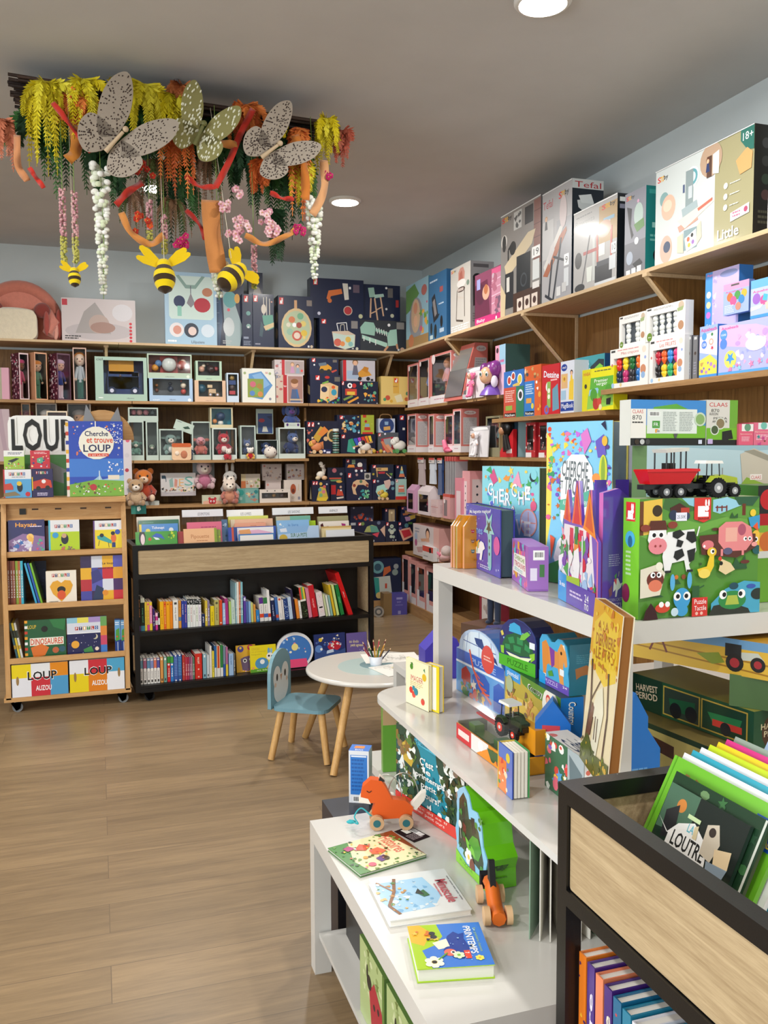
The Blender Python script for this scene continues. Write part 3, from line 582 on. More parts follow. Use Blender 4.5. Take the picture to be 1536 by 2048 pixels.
carton('boxed_wooden_doll', p, .12, 'R 0 0 100 100 d8c9c8;R 0 0 28 100 cfb9a8;S 6 0 6 26 90 6 b66,889,c98;R 26 0 40 100 b8262e;T 28 36 38 44 fff hape;R 44 4 98 96 a87f76;P 54658a 52,96 58,50 78,50 90,96;C 68 32 13 d9a88c;E 68 22 14 9 8a5a34;R 50 84 96 90 c9b394;L 3f6fa8 6 76,50 80,80', 'red and white box with a child playing picture, under the wider pale box', side='c9bdbb')
p2 = onback(549, 608, 720, p.top, 8.0)
carton('doll_house_box', p2, .12, 'R 0 0 100 100 cfc2c2;R 24 0 34 100 c03038;R 36 8 98 92 b3a2a0;D 60 30 7 a86 c9b;D 78 40 6 543 9ab;S 10 2 10 22 90 5 b77,99a,dcc;C 92 70 4 e55', 'pale pink box with children pictured, stacked on the red and white box', side='c4b6b4')
p = onback(620, 681, 750, Z2, 8.0)
carton('shape_sorter_box', p, .14, 'R 0 0 100 100 1a2240;J 18 2 32 18;P e0bc8a 34,32 64,26 92,38 90,78 60,94 32,82;P eccf9f 34,34 62,40 60,92 32,82;E 46 50 10 10 2a3350;E 78 60 9 11 3a9ab8;E 56 8 8 5 c8332c;E 76 42 6 6 e0602c;R 80 6 98 22 6f6a60;S 12 12 78 96 96 4.5 e0442c,3a9a5a,2f7fc9,f0c03c;L 7fb24a 5 40,30 60,22', 'navy box with a coloured shape sorter cube, below the yellow truck box', side='151c36', l='R 0 0 100 100 141b34;P c9b080 30,30 90,40 90,70 30,60')
p2 = onback(619, 677, 717, p.top, 8.01)
carton('toy_truck_box', p2, .13, 'R 0 0 100 100 1b2443;J 8 0 20 22;P e0a02c 34,70 38,40 62,34 76,52 74,72;P 6a7a8a 30,30 56,22 60,40 34,48;C 42 76 8 2b2b2b;C 66 78 8 2b2b2b;P c94c3c 74,76 92,64 94,72 78,86;R 80 6 94 22 7a7268;C 16 40 3 fff', 'navy box with a yellow toy truck picture, on the shape sorter box', side='151c36')
p = onback(683, 719, 762, Z2, 8.0)
carton('toolbox_game_box', p, .12, 'R 0 0 100 100 181f3a;J 2 2 14 18;C 46 20 14 fff;C 70 20 12 c33;C 46 20 6 111;R 20 34 84 62 c94434;R 30 46 74 60 e8c24a;P 7a9a4a 8,78 60,60 64,68 14,86;P e8a03a 30,92 92,66 96,74 40,98;C 92 95 4 ccc', 'small navy box with red robot tool case picture', side=NAVY); pb = p.top
p = onback(719, 756, 763, Z2, 8.0)
carton('animal_game_box', p, .12, 'R 0 0 100 100 182039;J 2 2 14 16;S 10 20 5 90 50 8 6ab48a,e0a83c,7fb2a8;S 8 10 55 90 92 8 e06a2c,f0b04a,6aa8a4;C 94 95 3 ddd', 'small navy box with little animal shapes, left of the yellow gift box', side=NAVY)
p2 = onback(686, 750, 721, pb + .001, 8.01)
carton('toy_digger_box', p2, .12, 'R 0 0 100 100 c9c4cc;R 0 0 10 100 c8242c;R 12 50 60 90 a8bcd4;P d99a3a 46,60 60,40 80,52 90,70 50,84;P c9842c 58,46 66,28 80,34 76,60;C 52 88 6 222;C 78 88 6 222;D 38 12 9 864 667;R 86 88 94 98 222', 'white and red box with a yellow toy digger picture', side='b9b4bc')
_, P = K('yellow_gift_box', 762, 822, 753, Z2, 'R 0 0 100 100 e6c878;R 40 2 60 60 e0b04c;J 44 6 56 22;H 40 34 60 40 1 b84;C 22 76 8 c9553c;C 12 82 5 4f9a6a;C 88 60 6 5a8f6a;P e9dfb8 44,70 66,62 74,88 52,92;C 84 80 6 c9703c;C 94 84 5 3f6f7a;C 34 88 5 d8a83c', 'pale yellow toy box in the corner of the second shelf', 'e2c274', y=8.0, d=.14)
dollbox(42, 60, 806, Z3A, 'c99a6c', '1b120e', 'boxed doll in dark red behind the wolf sign, leftmost of that row', y=8.1, top='8a2430', hat='7a2434', hair='2a1612')
dollbox(71, 113, 806, Z3A, 'e3d8c8', '3a141c', 'boxed doll with orange hair and pale bonnet behind the wolf sign', y=8.1, top='d9cfc4', hat='d9d2cc', hair='c9602c')
dollbox(134, 181, 806, Z3A, 'e0d4c6', '2a0e14', 'boxed doll with dark hair and grey beret behind the wolf sign', y=8.1, top='7a2434', hat='a9a4a2', hair='241410')
dollbox(93, 134, 822, Z3A, 'f0dcc0', '4a1420', 'cream framed doll box standing lower between two doll boxes', y=8.02, d=.06, top='d9cfc4', hair='c98a6a', hh=.7)
_, P = K('gift_box', -20, 18, 818, Z3A, 'R 0 0 100 100 c4aeb4;P b49aa4 30,0 60,0 90,100 70,100', 'greyish pink box cut by the left edge on the third shelf', 'b89ea8')
K('hanging_card', 244, 262, 866, Z3A - .3, 'R 0 0 100 100 d4ccd0;C 60 12 22 d4607a;C 50 36 26 c9c2c8;C 45 60 22 b03a4c;P 999 40,90 70,88 80,96 50,98', 'tall pale card of small teething toys right of the wolf display', 'ccc4c8', y=7.93, d=.012, cat='toy card')
p = onback(256, 317, 843, Z3A, 8.0)
GR = 'aebcb2'
def gbox(name, u0, u1, vt, z, label, fill, y=8.0, d=.13, frame='b9c8be', inner='5e6a66', m=(.012, .012, .012, .045), **k):
 p = onback(u0, u1, vt, z, y); wbox(name, p, d, frame, inner, label, m, fill, **k); return p
p = gbox('boxed_soft_toy', 255, 287, 842, Z3A, 'mint box with a green elephant soft toy, leftmost of the mint boxes', plush_fill('6f9a8a', ears='side'))
gbox('boxed_soft_toy', 291, 316, 842, Z3A, 'narrow mint box with a checked soft toy beside the green elephant', plush_fill('3f4a48', ears='flop', head='8aa08a'))
p = gbox('rattle_set_box', 256, 316, 815, p.top, 'wide box with four round rattles stacked above the green elephant box', toys_fill(('o', .15, .5, .42, 'b9707a'), ('o', .38, .5, .42, 'c08a84'), ('o', .62, .5, .42, 'b9707a'), ('o', .87, .5, .36, '3a4a4c')), inner='2c2a2c')
gbox('boxed_soft_toy', 318, 366, 858, Z3A, 'mint box with a grey-green donkey soft toy lying behind clear film', plush_fill('7a948e', ears='side', belly='e6e6e2'))
gbox('boxed_soft_toy', 383, 421, 843, Z3A, 'grey box with a pink cow soft toy, right of the leaning card', plush_fill('c9786a', ears='side', head='dc9aa4', muzzle='b05a5a'), y=8.03)
p = onback(353, 388, 850, Z3A + .22, 8.03); P2 = p
B().bx(-.085, 0, -.035, .085, .004, .05, 'b9c9bc').art((-.085, 0, .05), (1, 0, 0), (0, 0, -1), .17, .085, 'P 2c4a3c 45,60 70,30 85,50 60,70;H 8 12 40 24 1 667').build('name_card', None, (PY(368, 855, 7.99).x, 8.03, PY(368, 855, 8.03).z), 0, 0, 'tilted sage card leaning above the small cream fabric book', 'card').rotation_euler = (0, .35, 0)
b = B('plush'); b.prism(rrect(-.085, 0, .085, .13, .02), -.02, .03, 'e8c4a0'); b.prism(rrect(-.085, .115, .085, .15, .015), -.022, .032, 'c9643c'); b.ell((.02, -.022, .05), .03, .008, .035, 'c07a5c'); b.ell((-.04, -.022, .06), .02, .008, .02, 'f0dcc8')
b.build('fabric_book', None, (PY(363, 900, 7.99).x, 7.995, Z3A + .001), 0, 0, 'cream and orange fabric baby book in front of the mint boxes', 'fabric book')
b = B('fabric'); figure(b, 0, 0, 0, .13, skin='efe2d8', hair='e8dcd4', top='232c4c', legs='232c4c', mat='fabric'); b.build('rag_doll', None, (PY(382, 900, 7.98).x, 7.99, Z3A + .001), 0, 0, 'tiny rag doll in navy overalls beside the cream fabric book', 'doll')
gbox('boxed_soft_toy', 424, 473, 856, Z3A, 'white framed box with a red fox soft toy, right of the pink cow', plush_fill('b03040', ears='point', head='c4303c', belly='efe2d8', limbs='a02838'), frame='cfd8d2')
p = onback(424, 473, 856, Z3A, 8.0); gbox('puppet_box', 420, 465, 815, p.top, 'teal and cream box with a bird puppet, stacked on the red fox box', toys_fill(('o', .5, .5, .3, '223a5c'), ('o', .5, .4, .16, 'c23c34'), ('o', .2, .2, .16, 'e08a4a'), ('o', .5, .1, .18, 'e9e4da')), frame='d4c9a4', inner='2f93a8', m=(.012, .01, .012, .03))
soft('soft_toy', 'small red and white fox soft toy lying in front of its box', 'soft toy', PY(455, 900, 7.97).x, 7.985, Z3A + .001, .11, body='b8303c', head='e9ddd4', ears='point', limbs='b8303c', turn=1)
gbox('boxed_soft_toy', 480, 511, 851, Z3A, 'box with a blue wolf soft toy in red beret, left of the round ball', plush_fill('44527a', ears='point', head='5a6a96', limbs='2c3a5c'), y=8.02, inner='777a80')
gbox('boxed_soft_toy', 512, 556, 880, Z3A, 'low open box with a blue soft toy and a patterned ball', plush_fill('3f5080', ears='flop', head='6078a8'), y=7.99, film=False, frame='c8d4cc', m=(.01, .0, .01, .045))
K('hanging_toy_card', 512, 546, 818, Z3A + .24, 'R 0 0 100 100 b4c2b8;R 10 18 95 98 2c4478;P 1c2c58 60,30 95,26 90,45;P c9c8bc 40,70 60,70 70,92 34,92;E 32 46 18 8 a02838', 'hanging card with dark blue picture above the patterned ball', 'a9b8ae', y=8.2, d=.02, cat='toy card')
b = B('fabric'); b.ell((0, 0, .055), .06, .055, .055, 'e9dfd4');
for i in range(26):
 a, c = random.Random(i).uniform(0, 6.28), random.Random(i + 50).uniform(-1, 1); b.ell((.058 * sqrt(1 - c * c) * cos(a), .053 * sqrt(1 - c * c) * sin(a), .055 + .053 * c), .006, .006, .006, '6a4a5c', seg=6, rings=4)
b.build('patterned_ball', None, (PY(541, 890, 7.97).x, 7.985, Z3A + .012), 0, 0, 'cream fabric ball with dark dots in front of blue soft toy', 'ball')
soft('soft_toy', 'small soft toy in red and white Santa colours on the third shelf', 'soft toy', PY(501, 890, 7.97).x, 7.99, Z3A + .003, .12, body='b8242c', head='efe9e2', ears='round', limbs='d9a43c')
gbox('boxed_soft_toy', 557, 610, 855, Z3A + .008, 'white framed box with a blue wolf soft toy wearing red beret', plush_fill('35456e', ears='point', head='5a70a0', limbs='2c3a60', turn=1), y=7.99, frame='cdd8d0', inner='7a8280')
p = onback(557, 610, 855, Z3A + .008, 7.99)
soft('soft_toy', 'blue soft toy with red hat sitting on top of a wolf box', 'soft toy', PY(583, 840, 8.05).x, 8.08, p.top + .001, .24, body='3c4e84', head='5668a0', ears='flop', muzzle='5a3a7a')
B().bx(-.075, 0, 0, .075, .01, .045, 'c4cec4').art((-.075, 0, .045), (1, 0, 0), (0, 0, -1), .15, .045, 'T 30 40 70 62 556 Lilliputiens').build('name_card', None, (PY(585, 850, 7.99).x, 7.995, p.top), 0, 0, 'small sage name card at the feet of a blue soft toy', 'card')
K('wooden_music_box', 613, 676, 842, Z3B, 'R 0 0 100 100 141b33;J 4 4 12 18;J 16 4 24 18;P c9a03c 20,50 44,16 62,24 36,66;P e2863c 34,40 56,16 70,30 48,48;E 82 44 18 20 d8b070;E 82 44 12 14 3c3a2c;C 38 8 3 ddd;C 60 54 7 d9b488;P d8854c 40,96 40,66 52,62 54,96;S 8 2 24 20 96 4 d9c9b0,c96a5a', 'navy box with wooden musical toys picture, leftmost on the right third shelf', side=NAVY, y=8.01)
b = B('plastic'); b.tube([(0, 0, 0), (0, 0, .21)], .035, '9fb8ac', 'clear_film', 14)
for i in range(9): b.lathe([(.03, 0), (.033, .006), (.03, .012)], (0, 0, .006 + i * .022), ['5f9a8a', 'b9c9bc', '3f7a6c'][i % 3], seg=14)
b.lathe([(.03, 0), (.03, .025)], (0, 0, .21), 'd9e0da', seg=14)
b.build('bead_tube', None, (PY(672, 890, 7.98).x, 7.985, Z3B + .001), 0, 0, 'clear tube of stacked pale green discs before the xylophone box', 'toy')
p = onback(681, 751, 868, Z3B, 8.02)
carton('xylophone_box', p, .12, 'R 0 0 100 100 151c36;J 3 4 13 22;P 3fa08c 18,90 22,30 34,26 42,96;P 2f9a6a 24,28 34,22 44,66 34,68;P 3a5ac0 36,24 46,20 54,60 46,64;P b04ac0 48,20 56,16 64,54 56,58;P d83a34 58,16 66,12 74,48 66,52;P ef8a2c 68,12 76,9 82,42 76,46;P f2d03c 78,10 86,8 90,36 84,40;L c99868 4 34,68 92,40;C 58 86 9 efe4d6;C 84 86 9 efe4d6;L d9b488 4 56,70 96,78;C 38 72 3 fff', 'navy box with a rainbow xylophone picture', side=NAVY)
p2 = onback(674, 721, 830, p.top, 8.03)
carton('stacking_eggs_box', p2, .1, 'R 0 0 100 100 18203a;J 12 4 26 22;S 22 24 8 94 92 7 e8c060,5fa8c0,d98a4a,4a94a8,e8d49c;C 92 92 4 ddd', 'navy box with many small owl shapes, above the xylophone box', side=NAVY)
p3 = onback(722, 748, 830, p.top, 8.03)
carton('stacking_tower_box', p3, .1, 'R 0 0 100 100 a8b43c;R 14 0 40 14 c23c2c;C 36 34 10 b8342c;P 8ab0c0 32,46 62,46 66,62 28,62;P c23c2c 26,64 68,64 72,80 22,80;R 10 90 90 100 d0342c;S 6 10 10 90 80 4 6a9a3c,d8d070', 'lime green box with a red stacking toy picture', side='98a436')
p = onback(756, 797, 865, Z3B, 8.03)
carton('drum_sticks_box', p, .1, 'R 0 0 100 100 555a60;J 2 4 14 18;P b83440 14,30 72,20 84,28 86,78 26,96;P 9aa0a4 26,32 62,26 66,70 38,76;P d8845c 12,44 24,40 60,94 44,98;P e0a07a 36,60 50,56 80,96 66,98;C 34 7 5 dde', 'grey box with red percussion toy picture', side='4a4f56')
p2 = onback(757, 790, 837, p.top, 8.04)
carton('music_case_box', p2, .08, 'R 0 0 100 100 c4ccdc;C 50 50 44 2f4478;P d9a860 30,60 70,54 72,80 32,86;P 8fb0d0 36,22 60,22 58,46 38,46', 'white box with a round blue toy picture and wooden handle', side='b9c2d4')
b = B('display_wood'); b.tube([(-.06, 0, 0), (-.055, 0, .03), (-.03, 0, .042), (.03, 0, .042), (.055, 0, .03), (.06, 0, 0)], .006, 'fff');
b.build('carry_handle', None, (PY(773, 835, 8.05).x, 8.08, p2.top), 0, 0, 'small wooden carry handle on the white round-picture box', 'handle')
K('slim_toy_box', 798, 812, 829, Z3B, 'R 0 0 100 100 161e3a;J 14 3 70 14;R 50 34 84 40 e9e4dc', 'slim navy box standing upright at the corner of the third shelf', side=NAVY, y=8.03, d=.2)
def wheels(b, x, z, n=2, s=.05, c='d8b48a', y0=-.03, y1=.03, r=.016):
 for i in range(n):
  for y in (y0, y1): b.disc((x + (i - (n - 1) / 2) * s, y, z + r), r, .01, (0, 1, 0), c, 'paint', 14)
def pull_toy(name, label, X, Y, Z, col, head, ears, s=1, wheel='e0bd92', rz=0):
 t = empty(name, label, 'wooden toy', (X, Y, Z), rz); b = B('paint')
 b.ell((0, 0, .06 * s), .055 * s, .026 * s, .04 * s, col); b.ell((-.045 * s, 0, .088 * s), .03 * s, .024 * s, .028 * s, head)
 for k in (-1, 1): b.ell((-.03 * s, k * .022 * s, .105 * s), .02 * s, .008 * s, .022 * s, ears)
 b.ell((-.062 * s, -.018 * s, .095 * s), .004, .004, .005, '111', seg=6, rings=4); b.build('body', t)
 for x in (-.03, .03):
  for y in (-.03, .03): B('paint').disc((x * s, y * s, .017 * s), .017 * s, .012 * s, (0, 1, 0), wheel, seg=14).build('wheel', t)
 return t
pull_toy('pull_along_dog', 'white and black pull-along dog toy lying before the xylophone box', PY(733, 900, 7.96).x, 7.99, Z3B + .001, 'e9dfd2', 'f0e8dc', '222222')
pull_toy('pull_along_mouse', 'white pull-along mouse toy with green wheels at the shelf corner', PY(801, 890, 7.96).x, 7.99, Z3B + .001, 'e8e4da', 'efece4', 'e8e4da', 1.25, '5a9a5a')
pull_toy('pull_along_giraffe', 'orange wooden giraffe toy at the left of the bead tube', PY(635, 895, 7.96).x, 7.99, Z3B + .001, 'd9885a', 'e0b050', 'd9885a', 1.05)
b = B('paint')
for i, (c, r) in enumerate((('c9a43c', .02), ('b03a3c', .012), ('c9a43c', .02), ('d9c9b0', .014))): b.ell((i * .034, 0, r), r, r, r, c)
b.build('wooden_rattle', None, (PY(750, 898, 7.96).x, 7.985, Z3B + .001), 0, 0, 'wooden bead rattle with olive and red balls', 'toy')
B('paint').bx(-.045, -.012, 0, .045, .012, .042, '232c5c').art((-.045, -.012, .042), (1, 0, 0), (0, 0, -1), .09, .042, 'C 30 40 12 eef;R 50 50 92 90 dde').build('printed_block', None, (PY(653, 898, 7.97).x, 7.985, Z3B + .001), 0, 0, 'dark blue printed block beside the wooden giraffe toy', 'toy')
K('letter_display', 321, 391, 946, 1.15, 'R 0 0 100 100 c9c6c4;V 3 10 16 40 2f4a5c J;P 8aa8a0 24,30 34,20 36,60 26,62;T 52 26 66 58 d9a86a E;T 68 16 92 56 6aa89c S;P c98a7a 40,24 48,30 46,62 38,60;S 40 4 58 98 82 3.4 e8d8c0,2c2c2c,d8a08a,c9c25a,8a6a5a;R 0 82 100 100 b8b0b2;H 10 88 90 92 1 99a', 'pale display box of letters and small figures on the fourth shelf', 'b8b0b0', y=8.08, d=.1, cat='display box')
soft('soft_toy', 'pink unicorn soft toy hanging against the back wall', 'soft toy', PY(409, 960, 8.1).x, 8.12, 1.21, .29, body='b9708a', head='d8c4c4', ears='point', limbs='c9a8ac')
B().bx(-.1, 0, 0, .1, .008, .26, 'a8aeb2').build('backing_card', None, (PY(409, 960, 8.2).x, 8.26, 1.22), 0, 0, 'grey card behind the hanging pink unicorn toy', 'card')
soft('soft_toy', 'pale grey rabbit soft toy with tall ears on the fourth shelf', 'soft toy', PY(460, 960, 8.05).x, 8.06, 1.14, .26, body='8a6a72', head='b4b0aa', ears='long', limbs='a39c98')
soft('soft_toy', 'cream llama soft toy with red ears, right of the small fox card', 'soft toy', PY(459, 1000, 7.97).x, 7.985, Z4 + .001, .25, body='c98a70', head='e0cfc0', ears='point', limbs='b06a5c')
K('fox_card', 404, 445, 990, Z4, 'R 0 0 100 100 c4c4ac;P d9a890 5,70 30,60 70,60 95,70 95,100 5,100;F 50 74 18 b8303c;T 30 8 60 18 556 Lilliputiens', 'sage card with a red fox face, left of the llama', 'b8b8a0', y=8.0, d=.03, cat='toy card')
t = empty('boxed_soft_toy', 'box with an orange lion soft toy right of the wolf display', 'boxed toy', (PY(288, 990, 8.0).x, 8.0, 1.13)); b = B(); b.bx(-.13, 0, -.06, .13, .12, -.02, 'b9c0ba'); b.build('tray', t)
b = B('plush'); critter(b, 0, .05, -.02, .32, body='b0462c', head='c9702c', ears='round', limbs='a8402c', muzzle='e6c8ac'); b.build('soft_toy', t)
soft('soft_toy', 'beige woven llama toy right beside the wolf display', 'soft toy', PY(272, 1000, 7.94).x, 7.93, 1.08, .26, body='c4a888', head='b0906c', ears='round', limbs='b09070')
K('rabbit_card', 262, 292, 1010, Z4 - .07, 'R 0 0 100 100 1f6a62;P dfe8e0 40,20 60,14 66,50 50,70 40,60;R 0 0 30 100 3f8a7c', 'dark green card under the woven llama toy', '1f6a62', y=7.92, d=.02, cat='toy card')
p = onback(474, 517, 977, Z4, 7.99)
carton('gift_set_box', p, .12, 'R 0 0 100 100 5f9a90;C 18 28 14 2a8a80;H 12 60 26 80 4 c9dcd4;R 38 4 96 96 7aa49c;S 12 42 20 92 80 7 c99a7a,4a7a8a,d8c49a,b07a6a;C 88 24 9 2a7a7c', 'teal and grey gift box on the fourth shelf', side='4f8a80');
p2 = onback(482, 520, 948, Z4 + .135, 8.1)
carton('picnic_case_box', p2, .08, 'R 0 0 100 100 bfb0a0;R 0 0 24 50 c9b48a;R 0 50 24 100 c0693c;S 14 30 40 96 90 6 7a8a4a,b06a4a,d8c8b0', 'beige carry case box with handle peeking over the teal box', side='a89888')
wbox('rattle_gift_box', onback(519, 580, 979, Z4, 7.985), .1, 'ddd2c8', '8a7a70', 'white gift box with three soft rattles in a cut window', (.02, .03, .02, .04), toys_fill(('o', .2, .4, .32, '8a8088'), ('o', .5, .45, .36, 'c99a5c'), ('o', .8, .4, .32, '8a7a80'), ('o', .5, .3, .14, '5a4a3c')), art='C 25 10 2 444;C 50 10 2 444;C 75 10 2 444')
p = onback(568, 603, 960, Z4, 8.1)
carton('rocket_toy_box', p, .1, 'R 0 0 100 100 d2c6bc;E 52 42 16 24 a8502f;E 52 50 9 10 6a2f24;C 50 82 9 b9aca0;R 78 78 92 92 889;L c99a50 2 84,20 80,50', 'beige box with a brown rocket toy picture', side='bdb0a4')
p2 = onback(573, 608, 928, p.top, 8.12)
carton('village_toy_box', p2, .08, 'R 0 0 100 100 beb4b0;S 16 8 30 92 92 6 8a6a7a,6a7a4a,b0805a,4a3a44;H 10 8 60 16 1 988', 'pale box with small village scene, topmost right of the beige stack', side='a89e9a')
p = onback(531, 562, 961, Z4, 8.14)
carton('tea_set_box', p, .08, 'R 0 0 100 100 c9b9b4;C 14 20 8 c98a80;H 40 50 90 62 2 556;P 445 74,50 82,44 84,60', 'small pale pink box in the middle of the fourth shelf', side='b4a49f')
p2 = onback(524, 563, 928, p.top, 8.14)
carton('wooden_set_box', p2, .08, 'R 0 0 100 100 bfb2ac;C 12 12 5 b06a60;S 20 10 20 94 92 6 8f7a78,a89a90,6a5a60,c9a890', 'pale grey box with scattered wooden pieces picture', side='a89c96')
p = onback(624, 659, 961, Z4, 8.0)
carton('stacking_cone_box', p, .12, 'R 0 0 100 100 161d38;J 4 4 16 20;J 20 4 32 20;P c9b04a 24,96 44,30 74,30 92,84 80,98;C 50 16 9 d8b24a;C 70 30 9 c9605a;C 44 44 10 5f9aa0;C 66 54 10 d0788a;C 50 70 10 7ab07a;P e0c43c 26,84 90,80 80,98 36,98;C 84 18 5 ccc', 'navy box with a bell-shaped stacking toy picture', side='121930', l='R 0 0 100 100 121930;P c9c09a 20,90 50,30 80,90')
p = onback(661, 690, 968, Z4, 8.04)
carton('red_toy_box', p, .1, 'R 0 0 100 100 171e39;R 4 6 36 62 b8262c;P c94a34 40,70 50,30 80,40 90,70;C 70 18 8 c9a890;C 72 38 6 ddd;P d8ccc0 40,80 90,74 90,84 44,90', 'navy box with red toy picture between cone box and wreath box', side=NAVY)
p2 = onback(655, 689, 935, p.top, 8.06)
carton('wagon_toy_box', p2, .1, 'R 0 0 100 100 13192f;C 40 18 13 b0606a;C 80 40 8 9a9aa0;R 10 62 80 70 c9543c;P 5f8a5a 14,74 84,72 70,84 20,84;E 68 86 18 8 d8a84a', 'dark navy box with pink balloon shape behind the bead swan', side='10162a')
b = B('paint'); b.ell((0, 0, .05), .04, .03, .035, 'e6ddd0'); b.tube([(.02, 0, .06), (.035, 0, .1), (.02, 0, .14)], [.025, .022, .03], 'e9e0d4'); b.ell((-.03, -.02, .02), .025, .02, .02, 'dfc9a4'); b.ell((.035, -.015, .02), .028, .022, .022, 'e0b48a'); b.ell((.005, 0, .155), .022, .02, .02, 'efe8de')
b.build('wooden_swan', None, (PY(642, 955, 8.03).x, 8.05, onback(624, 659, 961, Z4, 8.0).top + .002), 0, 0, 'white bead animal sitting on the stacking cone box', 'toy')
p = onback(693, 744, 945, Z4, 8.0)
carton('bead_wreath_box', p, .13, 'R 0 0 100 100 1a1f3c;J 6 2 18 18;R 70 2 94 26 b9b4ac;C 82 14 8 4a4a48;P d9b48c 20,50 26,34 40,26 70,26 86,40 84,54 66,44 44,44 34,60 40,80 26,76;C 30 46 6 8a3a2c;C 80 46 5 8a3a2c;C 56 32 6 5a7a5c;S 14 50 60 88 90 5 3f9a9a,5fb07a,2f7a8a,8ac9a0;C 40 8 5 b08a8a;C 70 92 3 ddd;C 48 94 3 eee', 'navy box with a wooden bead wreath picture', side='141a33')
p2 = onback(691, 733, 917, p.top, 8.02)
carton('train_toy_box', p2, .1, 'R 0 0 100 100 161c38;J 6 8 18 28;P e08a3c 8,64 14,44 40,44 44,64;R 30 10 46 40 7a9a7a;C 68 46 12 e6ded2;P 5a1a2c 40,80 50,60 80,60 84,80;C 50 88 6 eee;C 76 88 6 eee;C 92 88 4 ccc', 'navy box with a toy train of animals, above the wreath box', side=NAVY)
p = onback(745, 790, 958, Z4, 8.0)
carton('elephant_toy_box', p, .12, 'R 0 0 100 100 18203c;J 2 2 14 18;P a8d8cc 14,60 20,34 50,24 66,40 64,84 30,90;P d9b8ac 50,10 76,2 84,20 70,50 56,40;C 62 56 4 2a2a2a;C 28 66 7 e8a83c;C 30 90 7 e0c8a4;C 56 90 7 e0c8a4;C 88 20 9 7a9aa8;C 90 46 7 6a9aa4;C 24 10 5 9ab', 'navy box with a mint pull-along elephant picture', side=NAVY); pe = p.top
p2 = onback(743, 787, 929, pe, 8.02)
carton('workbench_box', p2, .1, 'R 0 0 100 100 232a3c;J 6 4 20 24;R 20 22 74 44 d8b070;R 28 28 44 34 5a4030;P b8323c 30,50 62,50 60,64 32,64;L c9a06a 4 24,44 26,86;L c9a06a 4 66,60 84,86;P 6f9a4a 78,62 96,60 92,80;C 8 66 5 c9b43c;C 86 90 4 ddd', 'navy box with a wooden toolbench picture above the elephant box', side=NAVY)
p = onback(791, 813, 958, Z4, 8.0)
carton('cake_toy_box', p, .1, 'R 0 0 100 100 a9c9c0;J 4 2 22 16;P d8806a 28,30 76,30 82,64 24,64;R 30 40 74 46 efe4dc;R 22 66 86 74 6fa89c;R 0 84 100 100 c9342c', 'small mint box with a pink cake picture at the shelf corner', side='98b8b0')
p2 = onback(792, 813, 930, p.top, 8.02)
carton('cone_toy_box', p2, .1, 'R 0 0 100 100 1a223c;J 6 6 26 22;P e0c98a 50,10 58,10 66,40 42,40;P 84c0c4 41,41 67,41 74,62 36,62;P e0805a 35,63 75,63 84,86 26,86;C 88 92 6 ddd', 'small navy box with a pastel cone toy picture', side=NAVY)
pull_toy('pull_along_elephant', 'small mint pull-along elephant in front of its navy box', PY(770, 990, 7.96).x, 7.985, Z4 + .001, 'e0c84a', 'd8b070', 'c9a43c', .8)
K('costume_box', 701, 747, 1013, Z5 + .19, 'R 0 0 100 100 141c38;S 10 18 50 92 80 8 b0442c,8a3a2c,5a6a8a;C 14 8 4 99a;C 92 8 4 ccd;C 92 88 5 c9a08a', 'navy box with blurred orange vehicles, left on the low shelf stack', y=8.05, cat='toy box')
K('play_food_box', 700, 770, 1043, Z5, 'R 0 0 100 100 161d39;J 24 4 32 18;P a8b06a 40,50 48,24 62,16 76,24 84,52;P 5f9a8a 56,18 76,24 84,52 60,52;P d0485a 62,60 84,52 78,76;R 2 4 16 16 a8adb4;C 36 10 5 6f8a4a;C 82 8 5 66718a;P d8b49c 86,40 100,20 100,76;C 58 92 3 ddd;C 66 92 3 ddd', 'navy box with a round rainbow toy picture on the low shelf', y=8.0)
K('pom_pom_box', 771, 795, 1043, Z5, 'R 0 0 100 100 182038;J 6 4 26 20;C 52 24 16 b4c2b0;C 34 42 13 a9bab0;C 72 42 13 a9bab0;C 52 52 18 c4ccba;C 46 74 13 b9c4b4;C 66 76 12 a4b4a4;C 52 24 6 8a9a8a;C 84 92 5 ddd;C 62 92 4 ddd', 'navy box with a pale bead toy figure on the low shelf', y=8.0)
K('heart_loom_box', 796, 830, 1043, Z5, 'R 0 0 100 100 161e38;J 4 4 18 18;P d8a08a 4,40 70,30 94,74 30,98;P b8323e 18,46 66,40 80,70 36,84;C 50 20 12 4f7a84;R 60 4 84 14 5a8a4a;C 14 34 9 5a4a7a', 'navy box with a red square toy picture in the low corner', y=8.0)
K('wooden_photo_box', 770, 792, 1017, Z5 + .185, 'R 0 0 100 100 1c2036;J 4 4 20 20;R 32 6 88 96 b09a78;L 8a6a4a 3 60,20 62,86;C 60 30 10 d8c49c;C 84 90 6 ddd', 'small navy box with an upright wooden toy picture above the bead figure', y=8.02, d=.1)
K('craft_kit_box', 802, 832, 1013, Z5 + .185, 'R 0 0 100 100 1d2442;C 24 12 12 5a5a8a;J 4 4 18 18;P c9a84c 50,60 94,54 96,76 60,86;P b48ab0 24,66 60,64 62,90 34,96;P b06a44 10,44 50,40 46,54 14,56', 'navy box with craft pieces picture in the low corner stack', y=8.03, d=.1)
p = onback(700, 802, 1118, .10, 7.98)
